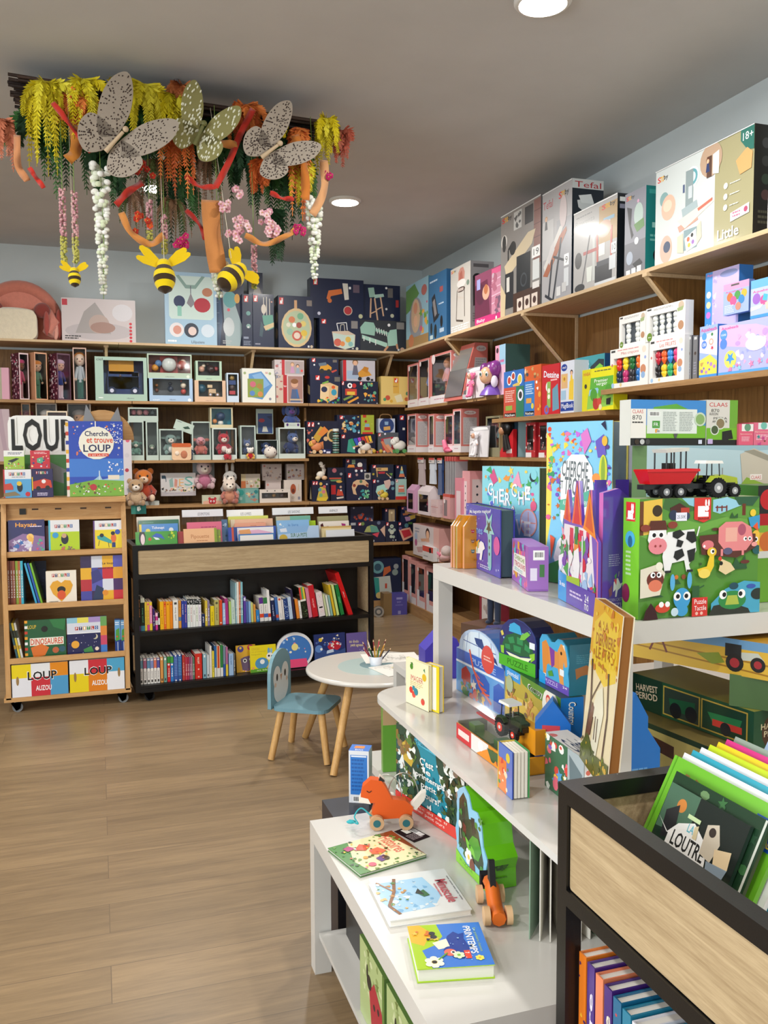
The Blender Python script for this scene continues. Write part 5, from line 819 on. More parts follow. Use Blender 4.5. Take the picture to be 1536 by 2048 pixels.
def crayons(u0, u1, vt, z, label, cols, art='', x=2.81):
 p = onright(u0, u1, vt, z, x); w, h = p.w, p.h; t = empty('crayon_set', label, 'crayon box', p.loc, p.rz, 0); D = .05
 b = B(); b.bx(-w / 2, .022, 0, w / 2, D, h, 'e6e6e2', cols={'f': '3c444c'})
 X0, X1, Z0, Z1 = -w / 2 + w * .1, w / 2 - w * .2, h * .13, h * .76
 for a in ((-w / 2, 0, w / 2, Z0), (-w / 2, Z1, w / 2, h), (-w / 2, Z0, X0, Z1), (X1, Z0, w / 2, Z1)): b.bx(a[0], 0, a[1], a[2], .022, a[3], 'eceae6')
 b.art((-w / 2, 0, h), (1, 0, 0), (0, 0, -1), w, h, f'R 3 3 14 8 333;H 20 4 80 8 1 d88;T 30 10 76 19 c9504a {art};C 88 60 7 c98a68;C 88 74 5 8fb0d8;C 8 92 4 9fc4e8;C 90 12 5 e8d8c8;C 6 40 2.4 c77;C 93 32 2.5 9ad;C 30 92 3 e0c890' if art else 'R 3 3 14 8 333;H 20 6 76 12 2 999;C 90 14 7 c9b49c;P 9fb07a 80,20 96,16 94,28 82,30;C 10 88 7 6a8a2c;T 6 86 14 91 fff 4+;C 90 70 7 b88a68'); b.build('case', t)
 n = len(cols) // 2; r = min((X1 - X0) / n / 2 * 1.25, (Z1 - Z0) / 4)
 for i, c in enumerate(cols):
  x = X0 + (X1 - X0) * ((i % n) + .5) / n; z = Z1 - (Z1 - Z0) * (.28 if i < n else .78)
  b = B('plastic'); b.ell((x, .018, z + r * .5), r * .72, .014, r * .7, c, seg=10, rings=8); b.lathe([(r * .15, -r * 1.1), (r * .6, -r * .55), (r * .75, -r * .1), (r * .3, r * .1)], (x, .018, z), c, seg=10, sy=.5); b.build('crayon', t)
 return p
p1 = crayons(1218, 1293, 694, Z, 'white box of eight bright crayons, lower left of the crayon boxes', ['d8302c', 'ecd02c', '1f6a34', 'e8702c', '1c2a48', 'b8306c', '2c2c34', '2a6fb8'], 'Mes crayons', 2.80)
p2 = crayons(1296, 1365, 676, Z, 'white box of coloured crayons with FRUITS lettering, lower right crayon box', ['b8283c', 'e8622c', '3a8ad8', 'e0407c', '1c1c20', 'ecc42c', '2fa464', 'e8a02c'], 'Les FRUITS', 2.80)
crayons(1235, 1287, 629, p1.top + .001, 'white box of four white crayons, upper left of the crayon boxes', ['dfe2de'] * 4, '', 2.82)
crayons(1288, 1365, 610, p2.top + .001, 'white box of white crayons with shiny wrap, upper right of the crayon boxes', ['dfe2de'] * 8, '', 2.81)
for u0, u1, n in ((1369, 1379, 'left'), (1382, 1391, 'right')):
 KR('craft_spine_box', u0, u1, 672, Z, 'R 0 0 100 100 77777a;R 20 3 80 9 ccc;C 50 40 24 4a3a34;H 20 60 80 90 5 99a', f'narrow grey upright box beside the crayons, {n} one', '66666a', x=2.83, d=.22)
AQ = lambda y, h=8: f'U 6 {y} 60 {y+h} d8408c Aquabeads'
pa = KR('bead_set_box', 1395, 1430, 652, Z, 'R 0 0 100 100 9fb8e8;P e8d8f4 0,20 100,10 100,60 0,50;U 6 4 96 13 d8408c Aquabeads;C 26 20 14 5aa0e0;C 26 36 15 5a8ae0;T 16 33 36 39 fff 1200;C 70 18 6 3f8a4c;C 66 32 12 e8a888;C 66 32 8 f4e8e0;G 72 44 9 d0343c;P f0dc5c 0,66 60,56 100,70 100,94 0,96;S 10 10 66 90 90 7 b88ac8,8a6ac8,c9a45a;R 0 94 100 100 4a94e0', 'bead craft box with star and cherry shapes, left of the unicorn bead box', '4a8ae0', x=2.80, d=.1)
pb = KR('bead_set_box', 1433, 1560, 640, Z, 'R 0 0 100 100 b4b8ec;P e0b8e8 0,0 60,10 100,30 100,60 40,50 0,40;U 4 5 32 12 d8408c Aquabeads;C 8 20 6 5a9ae8;C 8 38 6 5a8ae8;T 4 18 12 22 fff 1500;S 34 30 18 96 84 3.6 f0d8f4,c8a0e4,a0a8f0,f4f0fc,e8b0d8;C 20 70 10 f2e66a;G 20 68 8 4a9ae0;E 60 46 16 14 e4dcf8;E 54 34 6 8 e4dcf8;R 0 94 100 100 5aa4ec;S 10 8 80 90 92 2.6 e88ab8,8ad0f0', 'large lilac bead craft box with unicorn picture, lower right', '5a9ae8', x=2.80, d=.1)
KR('bead_set_box', 1404, 1470, 540, pa.top + .001, 'R 0 0 100 100 8fb8ec;R 0 0 22 100 3f94e4;U 4 3 52 9 e87ab0 Aquabeads;C 11 40 7 e8e8f4;C 11 58 7 f4d8a8;C 11 76 7 d07ad8;P c8b8ec 22,0 100,0 100,100 22,100;S 14 24 10 34 96 4 b0a0e0,d8d0f4;E 70 10 26 6 8a94c8;T 6 92 18 97 fff 5+', 'blue bead craft box standing behind the pastille set', '3f8ae0', x=2.88, d=.08)
KR('bead_set_card', 1440, 1490, 566, pa.top + .03, 'R 0 0 100 100 a0b4e8;R 0 0 100 22 e89cc4;R 30 4 62 10 555;U 8 24 80 32 d8408c Aquabeads;C 26 44 12 e8723c;C 56 42 12 4f9a4c;C 82 40 11 d8b43c;C 40 58 13 e05a94;C 72 58 12 3f8ac8;C 60 78 11 c98a78;H 6 70 44 96 5 dcecff', 'bead craft card with round coloured bead pots', '8aa4e0', x=2.80, d=.03)
KR('bead_set_card', 1494, 1560, 556, pb.top + .001, 'R 0 0 100 100 6ab0f0;R 0 22 100 100 b8c4ec;U 6 28 70 36 d8408c Aquabeads;C 18 50 12 a06ac8;C 40 56 11 d85a9c;P d8c84a 52,44 74,32 80,44 64,58;P 4fb8d0 40,40 52,44 50,60 36,56;P f4c8b8 44,64 66,58 72,80 48,82;P e4f0d8 0,70 40,66 30,76 0,80;R 0 92 100 100 4a9ae8', 'blue bead craft pack with petal shapes at the right edge', '5aa0e8', x=2.80, d=.05)
# wooden display on castors, with its books
def castor(t, x, y, z, s=1, col='c4c4c0', wheel='777a7c'):
 b = B('metal'); b.bx(x - .03 * s, y - .025 * s, z - .006, x + .03 * s, y + .025 * s, z, col); b.tube([(x, y, z - .03 * s), (x, y, z)], .012 * s, col)
 for k in (-1, 1): b.add([(x - .03 * s, y + k * .017 * s, z - .012), (x + .03 * s, y + k * .017 * s, z - .012), (x + .022 * s, y + k * .017 * s, z - .05 * s), (x, y + k * .017 * s, z - .062 * s)], [(0, 1, 2, 3), (3, 2, 1, 0)], col)
 o = b.build('castor', t); r = .03 * s
 B('rubber').disc((x + .008 * s, y, r), r, .022 * s, (0, 1, 0), wheel, seg=20).disc((x + .008 * s, y, r), r * .4, .028 * s, (0, 1, 0), 'bbb', 'metal', 12).build('wheel', o)
X0, X1, YD = -.548, .158, 5.50
D = empty('wheeled_book_display', 'light wooden wolf book display on castors at the left, its shelves facing front', 'display stand', (0, 0, 0))
H = 1.28
for s, x in ((0, X0), (1, X1 - .028)):
 b = B('display_wood_up'); pr = [(YD, .085), (YD, .95), (YD + .06, 1.17), (YD + .08, H - .03), (YD + .40, H - .03), (YD + .40, .085)]
 b.prism(pr, x, x + .028, 'fff', ax='x'); b.build('side_panel', D, bevel=.003)
B('display_wood').bx(X0 - .012, YD - .0, .072, X1 + .005, YD + .42, .097, 'fff').build('base', D, bevel=.003)
B('display_wood').bx(X0 + .0, YD + .0, H - .03, X1, YD + .42, H, 'fff').build('top', D, bevel=.003)
B('display_wood').bx(X0 + .028, YD + .385, .097, X1 - .028, YD + .4, H - .03, 'fff').build('back_panel', D)
b = B('display_wood').bx(X0 + .028, YD + .098, H - .14, X1 - .028, YD + .112, H - .03, 'fff'); b.mat = 'plastic'
for q in (.22, .4, .6, .8): b.bx(X0 + .028 + q * .72 - .018, YD + .0965, H - .075, X0 + .028 + q * .72 + .018, YD + .0975, H - .066, '3a2414')
b.bx(X0 + .1, YD + .09, H - .1, X0 + .135, YD + .0965, H - .065, '222'); b.build('header_board', D)
SH = [(.945, YD + .02), (.635, YD - .002), (.313, YD - .002)]
for z, y in SH:
 t = B('display_wood').bx(X0 + .028, y + .016, z - .015, X1 - .028, YD + .385, z, 'fff').build('shelf', D)
 B('display_wood').bx(X0 + .026, y, z - .012, X1 - .026, y + .016, z + .02, 'fff').build('lip', t, bevel=.002)
for x, y in ((X0 + .05, YD + .05), (X1 - .05, YD + .05), (X0 + .05, YD + .37), (X1 - .05, YD + .37)): castor(D, x, y, .072)
def bin_(u0, u1, art, label):
 a = max(PY(u0, 1350, YD).x, X0 + .03); c = min(PY(u1, 1350, YD).x, X1 - .03); z = .098; h = .195
 t = empty('display_bin', label, 'storage box', ((a + c) / 2, YD + .004, z)); w = c - a - .006
 b = B(); b.bx(-w / 2, 0, 0, w / 2, .35, h, 'ddd'); b.art((-w / 2, 0, h), (1, 0, 0), (0, 0, -1), w, h, art); b.build('carton', t)
LP = 'E 12 52 3.6 16 a98a5c;E 96 50 2.6 15 a98a5c;'
bin_(22, 137, 'R 0 0 34 42 e8cf1c;R 34 0 68 42 e6e6e8;R 68 0 100 42 e08a1c;R 0 42 34 100 e4e4ea;R 34 42 68 100 c9303c;R 68 42 100 100 4f9ac8;E 10 50 2.6 14 9a7a4c;U 27 22 81 52 f4f4f4 LOUP;U 28 24 80 50 151515 LOUP;U 42 68 70 84 f8f8f8 AUZOU', 'white and multicoloured LOUP bin, left one under the wooden display')
bin_(138, 255, 'R 0 0 34 42 e6e6ea;R 34 0 68 42 c9303c;R 68 0 100 42 4fa4cc;R 0 42 34 100 e8cf1c;R 34 42 68 100 e0801c;R 68 42 100 100 ecebee;E 10 52 2.4 15 9a7a4c;E 90 46 2.4 15 9a7a4c;U 26 22 78 50 f8f8f8 LOUP;U 27 24 77 48 151515 LOUP;U 40 66 68 82 f8f8f8 AUZOU', 'white and multicoloured LOUP bin, right one under the wooden display')
def at_y(u0, u1, vt, z, y): return onback(u0, u1, vt, z, y)
PL = lambda y, h=8: ';'.join(f'R {20 + i * 10} {y} {28 + i * 10} {y + h} {c};U {22 + i * 10} {y + 1} {26 + i * 10} {y + h - 1} fff {l}' for i, (c, l) in enumerate((('b8302c', 'P'), ('3a2a5c', 'T'), ('d8a02c', 'I'), ('3a8a4c', 'T'), ('b8302c', 'L'), ('2c5ca0', 'O'))))
KID = 'E 50 60 16 12 2c3a5c;C 50 50 8 e8b890;'
z = SH[0][0] + .001; y = YD + .045
book(at_y(15, 88, 1040, z, y), .05, 'R 0 0 100 100 2c2a60;P 8a6a9a 0,60 40,40 100,50 100,100 0,100;A 20 8 78 24 0 e8a03c Hayate;C 60 50 10 f0c46a;P e8b04c 56,44 70,56 64,78 52,70;P f4ecd8 54,64 64,64 62,92 56,92;S 20 6 60 60 96 6 3a6ab0,c9c0d8,6a4a8a,d8d8e8;S 8 70 60 96 90 4 4fae8a,c94a7a;H 60 18 94 24 1 dcd0e8', 'dark violet picture book with orange Hayate lettering, first on the top display shelf', '2a2858', lean=.1, group='books on the wooden display')
book(at_y(96, 158, 1040, z, y + .006), .06, 'R 0 0 100 100 e8e8ea;R 0 36 100 100 b4cf1c;R 0 0 6 100 4fb4d0;' + PL(14, 10) + ';C 22 46 10 3a9ad0;E 52 58 12 16 223;C 50 48 8 c9a07c;S 12 28 76 80 96 5 8a5a6a,c96a5a,6a8a4a,3a2a34', 'lime green and white picture book, middle of the top display shelf', '4fb4d0', lean=.08)
book(at_y(186, 245, 1041, z, y + .004), .05, 'R 0 0 100 100 ecebee;R 0 30 100 100 ecd42c;R 0 0 5 100 6a4a8a;' + PL(10, 10) + ';P 3fa0a0 12,50 30,46 62,66 60,76 14,60;C 28 48 7 2a2a34;E 68 58 9 14 e0703c;C 66 42 7 2a2a34;R 62 72 74 88 2c3c7a;C 82 38 9 3a5ab0;L 223 1.5 20,64 16,82;L 223 1.5 50,72 52,88', 'yellow and white picture book with a deckchair picture, right on the top display shelf', '6a4a8a', lean=.08)
book(at_y(88, 97, 1052, z, y + .07), .01, 'R 0 0 100 100 8a2c34', 'dark red thin book edge showing between the violet and lime books', '8a2c34', lean=.05)
z = SH[1][0] + .001; y = YD + .04
SPN = [('8a4a34', 13), ('7a3a2c', 19), ('94503a', 24), ('8aa03c', 30), ('b0603c', 35), ('3fb0c8', 40)]
for i, (c, u) in enumerate(SPN):
 p = at_y(u, u + 5, 1122, z, y); carton('thin_book', p, .2, f'R 0 0 100 100 {c};V 24 20 76 80 ddd histoire', ['russet thin book nearest the left side panel', 'dark brown thin book, second from the left side panel', 'brown thin book just left of the olive spine', 'olive green thin book among the brown spines', 'orange-brown thin book just left of the turquoise spine', 'turquoise thin book standing upright, right of the brown spines'][i], 'book', side=c, mat='glossy_print')
for i, (c, u, n) in enumerate((('3fa8d0', 47, 'light blue'), ('2c5cb0', 53, 'royal blue'), ('7ab83c', 58, 'lime green'))):
 p = at_y(u + 4, u + 8, 1124, z, y + .01); b = B('glossy_print'); b.bx(-p.w / 2, 0, 0, p.w / 2, .2, p.h, c); o = b.build('thin_book', None, (p.loc[0] + .05, p.loc[1], z), 0, 0, f'{n} thin book leaning left on the second display shelf', 'book'); o.rotation_euler = (0, -.23, 0)
carton('thin_book', at_y(62, 92, 1122, z, YD + .26), .01, 'R 0 0 100 100 1c2a54;S 12 10 10 90 90 6 26386a,32467c', 'dark blue book cover in shadow behind the leaning thin books', 'book', side='1c2a54')
book(at_y(91, 152, 1142, z, y), .035, 'R 0 0 100 100 efe6d6;' + PL(8, 10) + ';P e2a42c 50,36 62,28 80,30 88,44 80,64 50,92 22,68 12,46 22,32 38,28;E 50 56 14 10 222;E 50 72 14 14 d8542c;H 10 90 40 94 1 776', 'cream board book with a yellow heart cut-out', 'efe0c4', board=True, lean=.05)
book(at_y(160, 247, 1112, z, y), .03, ';'.join(f'R {i*25} {j*25} {i*25+25} {j*25+25} {c}' for j, r in enumerate((('3a2a54', 'd8dce8', 'e8b02c', '5a5ab8'), ('e8b02c', '4a4a9c', 'c9303c', 'e0a02c'), ('b8303c', '5a5ab0', 'd8dce8', '4a2a64'), ('4a4aa0', '3a2a54', 'e8b02c', 'c9303c'))) for i, c in enumerate(r)) + ';P 3c3c80 24,34 40,28 52,50 26,60;P 2c3a5c 26,96 36,62 52,70 50,100;C 56 80 7 e0902c;T 50 14 76 20 222 Le loup;H 40 26 86 30 1 733', 'large chequered picture book with Le loup lettering', '6a3a8a', lean=.05)
z = SH[2][0] + .001
for i, (c, u, n) in enumerate((('3a6a7a', 14, 'blue-grey'), ('e0c83c', 19, 'yellow'), ('d8d8d0', 24, 'white'))):
 p = at_y(u + 6, u + 10, 1245, z, y); b = B('glossy_print'); b.bx(-p.w / 2, 0, 0, p.w / 2, .17, p.h, c); b.art((-p.w / 2, 0, p.h), (1, 0, 0), (0, 0, -1), p.w, p.h, 'R 0 20 100 40 2c3a34;R 0 60 100 70 c9a83c'); o = b.build('thin_book', None, (p.loc[0] + .03, p.loc[1], z), 0, 0, f'{n} thin book leaning left on the lowest display shelf', 'book'); o.rotation_euler = (0, -.17, 0)
book(at_y(48, 131, 1240, z, y), .025, 'R 0 0 100 100 1f5a38;' + ';'.join(f'R 0 {i*14} 7 {i*14+7} {c}' for i, c in enumerate(('e8a02c', 'eee', 'c9402c', 'e8a02c', 'eee', 'c9402c', 'e8a02c'))) + ';P 2f7a44 60,0 100,0 96,30 70,20;T 8 12 28 22 e8c83c LOUP;C 48 24 8 161a1c;R 12 46 94 66 ecebdc;U 14 48 92 64 d0482c DINOSAURES;P d8702c 14,70 40,62 58,72 48,92 20,96;C 74 80 8 b8603c;C 90 78 8 2c5a6a', 'dark green picture book with DINOSAURES lettering', '1c5434', lean=.05)
book(at_y(133, 213, 1235, z, y), .03, 'R 0 0 84 40 d8dce8;R 0 0 26 14 8fc4d8;R 26 0 54 14 e8dc5c;R 54 0 84 14 a890c8;' + PL(24, 9) + ';R 0 42 84 100 1c2254;S 20 4 46 80 96 1 eef,cce;C 70 52 7 c9c4a8;C 66 50 7 1c2254;C 20 70 10 e8a83c;P 3f8a4c 40,84 60,76 66,92 42,92;C 74 84 5 f0dcc8;R 84 0 100 25 6aa45c;R 84 25 100 50 e08a3c;R 84 50 100 75 c9486a;R 84 75 100 100 3f7ac8', 'night-blue picture book with coloured squares along its right edge', '20285c', lean=.05)
for i, u in enumerate((229, 241)):
 carton('activity_book', at_y(u, u + 11, 1240, z, y), .05, 'R 0 0 100 100 6aa4d8;R 0 60 100 100 1f3f8a;P 4f9a44 20,30 80,24 90,60 10,64;C 40 50 16 d8503c;R 44 66 56 96 c9d4e8;H 10 6 90 18 2 e8f4ff', ['left', 'right'][i] + ' of two narrow light blue books at the right end of the lowest display shelf', 'book', side='3a6ab0')
z = H + .001; y = YD + .1
p = at_y(22, 190, 838, z, YD + .24); w, h = p.w, p.h
t = empty('shop_sign', 'large cut-out LOUP sign with a green hill on top of the display', 'sign', p.loc)
b = B('print'); b.prism([(-w / 2 + w * .02, 0), (w / 2, 0), (w / 2, h * .55), (w * .1, h * .82), (-w * .2, h * .78), (-w * .42, h * .5)], 0, .008, '4f8a4c'); b.art((-w / 2, 0, h), (1, 0, 0), (0, 0, -1), w, h, 'P 8a8e90 18,62 30,48 96,84 96,96 30,74;P 2f6a3c 60,70 100,60 100,100 60,100;C 8 96 4 3a7a44'); b.build('backdrop', t)
b = B('print'); tv, tf, ta = text_mesh('LOUP', True); ww, hh = w * .72, h * .42; x0, z0 = -w * .5, h * .58
for dx in range(-1, 2):
 for dz in range(-1, 2): b.add([(x0 + a * ww + dx * .012, -.004 - .0004 * (dx + 3 * dz + 5), z0 + c * hh + dz * .012) for a, c in tv], tf, 'f4f4f0')
b.add([(x0 + a * ww, -.012, z0 + c * hh) for a, c in tv], tf, '1a1a1a'); b.prism(rrect(x0 - .02, z0 - .02, x0 + ww + .02, z0 + hh + .02, .05), -.003, .004, 'f4f4f0'); b.build('lettering', t)
p = at_y(130, 245, 842, z, y); book(p, .03, 'R 0 0 100 100 2a4ab4;R 0 50 100 74 3f7ad0;R 0 0 5 100 e8dcd0;' + ';'.join(f'R 0 {i*12+2} 5 {i*12+7} {c}' for i, c in enumerate(('e8b02c', 'c9402c', '2c3c9c', 'e8b02c', 'c9402c', '2c3c9c', 'e8b02c', 'c9402c'))) + ';S 60 8 2 98 46 1.6 c9402c,e8803c,f4e8d0,6a6ad8;S 50 78 2 98 30 1.2 e8ecf8,b8c4ec;E 53 29 31 22 f0ecdc;R 51 0 53 8 e8e8e8;U 33 13 74 20 1c2454 Cherche;U 36 22 82 29 d8481f et trouve;U 30 31 78 41 1c2454 LOUP;R 38 43 74 47 d8481f;T 40 43.8 72 46.2 fff C EST LA FÊTE;P 9fc4dc 44,80 58,72 62,78 100,72 100,84 44,86;R 56 66 58 80 c9dcec;R 72 72 92 78 e8dcc8;P 7aae3c 5,84 50,78 100,80 100,100 5,100;S 50 10 82 98 98 1.8 3a7a2c,d85a3c,f0e08a,e8e8f0,6a4a34;C 46 88 6 b8303c;S 16 70 54 98 68 1.6 e8ecf8,f4f4ff', 'large blue picture book with Cherche et trouve LOUP lettering on a round panel', 'd8d4e0', lean=.05)
B('display_wood').prism([(.19 * cos(radians(a)), .19 * sin(radians(a))) for a in range(0, 181, 12)], 0, .012, 'fff').build('wooden_topper', None, ((PY(205, 850, YD + .3).x, YD + .3, PY(205, 880, YD + .3).z)), 0, 0, 'half-round wooden topper rising behind the large blue book', 'topper')
x = PY(205, 850, YD + .28).x; b = B('print')
for k in (-1, 1): b.prism([(k * .075 - .045, .14), (k * .075 - .02 * -k, .27 if k < 0 else .255), (k * .075 + .045, .14)], 0, .01, '8a8c90', 'e8e8e0')
b.prism([(-.11, .05), (.12, .05), (.11, .13), (.05, .165), (-.06, .165), (-.11, .12)], -.002, .008, '1c1e22'); b.build('standee', None, (x, YD + .28, PY(205, 895, YD + .28).z), 0, 0, 'dark standee with two pointed ears peeking over the blue book', 'standee')
p = at_y(6, 62, 939, z, y); q = at_y(3, 60, 939, z, y); book(p, .04, 'R 0 0 100 100 5aa8dc;R 0 0 100 34 ecebee;R 0 0 5 100 c9303c;' + PL(10, 12) + ';H 30 26 86 30 1 777;P c9483c 4,52 26,48 34,60 34,72 4,72;E 58 62 10 18 1c2430;C 56 50 9 e8c43c;P 8a7a5a 0,84 40,78 60,92 0,96;C 86 88 9 c9303c', 'light blue and white board book with a red train picture', 'b8282c', board=True)
p2 = at_y(63, 105, 938, z, y); book(p2, .04, 'R 0 0 100 100 2c2454;' + PL(8, 10) + ';P c8402c 6,44 60,34 90,40 96,66 6,70;C 30 68 11 222;C 74 66 11 222;C 56 44 10 eee;H 24 84 80 96 3 dcd4f4;R 0 28 5 76 e8c43c', 'dark violet board book with a red fire engine picture', '241c4a', board=True)
book(at_y(7, 48, 901, q.top + .002, y + .005), .03, 'R 0 0 100 100 9fc44a;R 0 0 100 32 ecece8;H 20 10 90 24 2 557;P 2a2a2a 18,56 60,40 76,44 40,66;S 24 4 64 96 96 4 d8603c,e8e4c0,4f8a3c,6a5a8a', 'small green book with rounded corners standing on the train book', '8ab83c', board=True)
book(at_y(60, 99, 901, p2.top + .002, y + .005), .03, 'R 0 0 100 100 c82c3c;H 20 8 90 22 2 f0c4c8;P 5fae8a 34,44 60,36 72,54 56,72 34,66;S 16 6 30 94 94 5 d8e4f0,2c3c7a,e89ab0,f4d8a0', 'small red book with rounded corners standing on the fire engine book', 'b8242c', board=True)
# black steel book rack, far one
def rack(name, label, loc, rz, W_, D_, flip=False):
 """origin at the front-left floor corner, front faces local -y"""
 t = empty(name, label, 'book rack', loc, rz); g = .03
 b = B('black_steel'); k = '0c0c0e'
 for x in (0, W_ - g):
  for y in (0, D_ - g): b.bx(x, y, .07, x + g, y + g, .98, k)
 for z0, z1 in ((.95, .98), (.772, .80), (.066, .09)):
  for y in (0, D_ - g): b.bx(g, y, z0, W_ - g, y + g, z1, k)
  for x in (0, W_ - g): b.bx(x, g, z0, x + g, D_ - g, z1, k)
 b.build('frame', t, bevel=.002)
 for y0 in (.006, D_ - .022): B('oak').prism(rrect(g + .002, .802, W_ - g - .002, .948, .006), y0, y0 + .016, 'fff').build('long_panel', t)
 for x0 in (.006, W_ - .022):
  m = B('oak'); m.bx(x0, g + .002, .802, x0 + .016, D_ - g - .002, .948, 'fff'); m.build('end_panel', t)
 m = B('oak'); m.bx(g, g, .78, W_ - g, D_ - g, .798, 'fff'); m.build('bin_floor', t)
 B('oak').bx(W_ - .024, g, .45, W_ - .008, D_ - g, .77, 'fff').bx(W_ - .024, g, .1, W_ - .008, D_ - g, .42, 'fff').build('side_panel', t)
 B('black_steel').bx(g, D_ / 2 + .02, .09, W_ - g, D_ / 2 + .03, .78, '1c1815').build('middle_panel', t)
 B('black_steel').bx(.002, .004, .42, W_ - .002, D_ - .004, .445, '0c0c0e').bx(-.012, .03, .425, .0, .06, .44, '222').bx(W_, .03, .425, W_ + .012, .06, .44, '222').build('shelf', t)
 B('black_steel').bx(g, .004, .09, W_ - g, D_ - .004, .11, '0c0c0e').build('shelf', t)
 for x in (.08, W_ - .08):
  for y in (.06, D_ - .06): castor(t, x, y, .068, 1, '17171a', '1c1c1e')
 return t
RK = rack('book_rack', 'black steel book rack with pale oak panels beside the wooden display', (.19, 5.47, 0), radians(4.2), 1.575, .43)
RA = radians(4.2); RD = Vector((cos(RA), sin(RA), 0)); RN = Vector((-sin(RA), cos(RA), 0)); RO = Vector((.19, 5.47, 0))
def rp(u, v, y=.03):
 """local x, z of a pixel on the plane y metres behind the rack front"""
 r = ray(u, v); o = CAMLOC - (RO + RN * y); t = -o.dot(RN) / r.dot(RN); p = CAMLOC + r * t; return (p - RO).dot(RD), p.z
def rw(x, y): q = RO + RD * x + RN * y; return q.x, q.y
def onrack(u0, u1, vt, z, y=.03, vm=None):
 vm = vm or vt + 20; a = rp(u0, vm, y)[0]; c = rp(u1, vm, y)[0]; h = rp((u0 + u1) / 2, vt, y)[1] - z
 A, C2 = rw(a, y), rw(c, y); return place(A[0], A[1], C2[0], C2[1], z, h)
NM = {}
def spines(rowname, z, rows):
 """rows: u0,u1,vt,colour,name,extra art,lean"""
 n = len(rows)
 for i, r in enumerate(rows):
  u0, u1, vt, c, nm = r[:5]; ex = r[5] if len(r) > 5 else 'V 25 30 75 80 f4f0e8 le livre'; ln = r[6] if len(r) > 6 else 0
  p = onrack(u0, u1, vt, z, .035, 1250 if z > .3 else 1350); w = p.w - .0012; h = p.h; d = .13 + .05 * ((i * 7) % 5) / 5
  b = B('glossy_print'); b.bx(-w / 2, 0, 0, -w / 2 + .0015, d, h, c); b.bx(w / 2 - .0015, 0, 0, w / 2, d, h, c); b.bx(-w / 2 + .0015, 0, 0, w / 2 - .0015, .0015, h, c)
  b.bx(-w / 2 + .0015, .0015, .002, w / 2 - .0015, d - .002, h - .003, 'eee8dc', 'paper')
  if ex: b.art((-w / 2, 0, h), (1, 0, 0), (0, 0, -1), w, h, ex)
  k = i + 1; s = 'th' if 10 < k < 20 else {1: 'st', 2: 'nd', 3: 'rd'}.get(k % 10, 'th')
  o = b.build('book', None, p.loc, 0, 0, f'{nm} book spine, {k}{s} from the left on the {rowname} rack shelf', 'book', f'books upright on the {rowname} rack shelf')
  o.rotation_euler = (0, radians(-ln), p.rz)
  if ln: o.location.z += w / 2 * sin(radians(ln)) ; o.location.x += 0
TX = lambda c, a=30, b=80, s='petit livre': f'V 28 {a} 72 {b} {c} {s}'
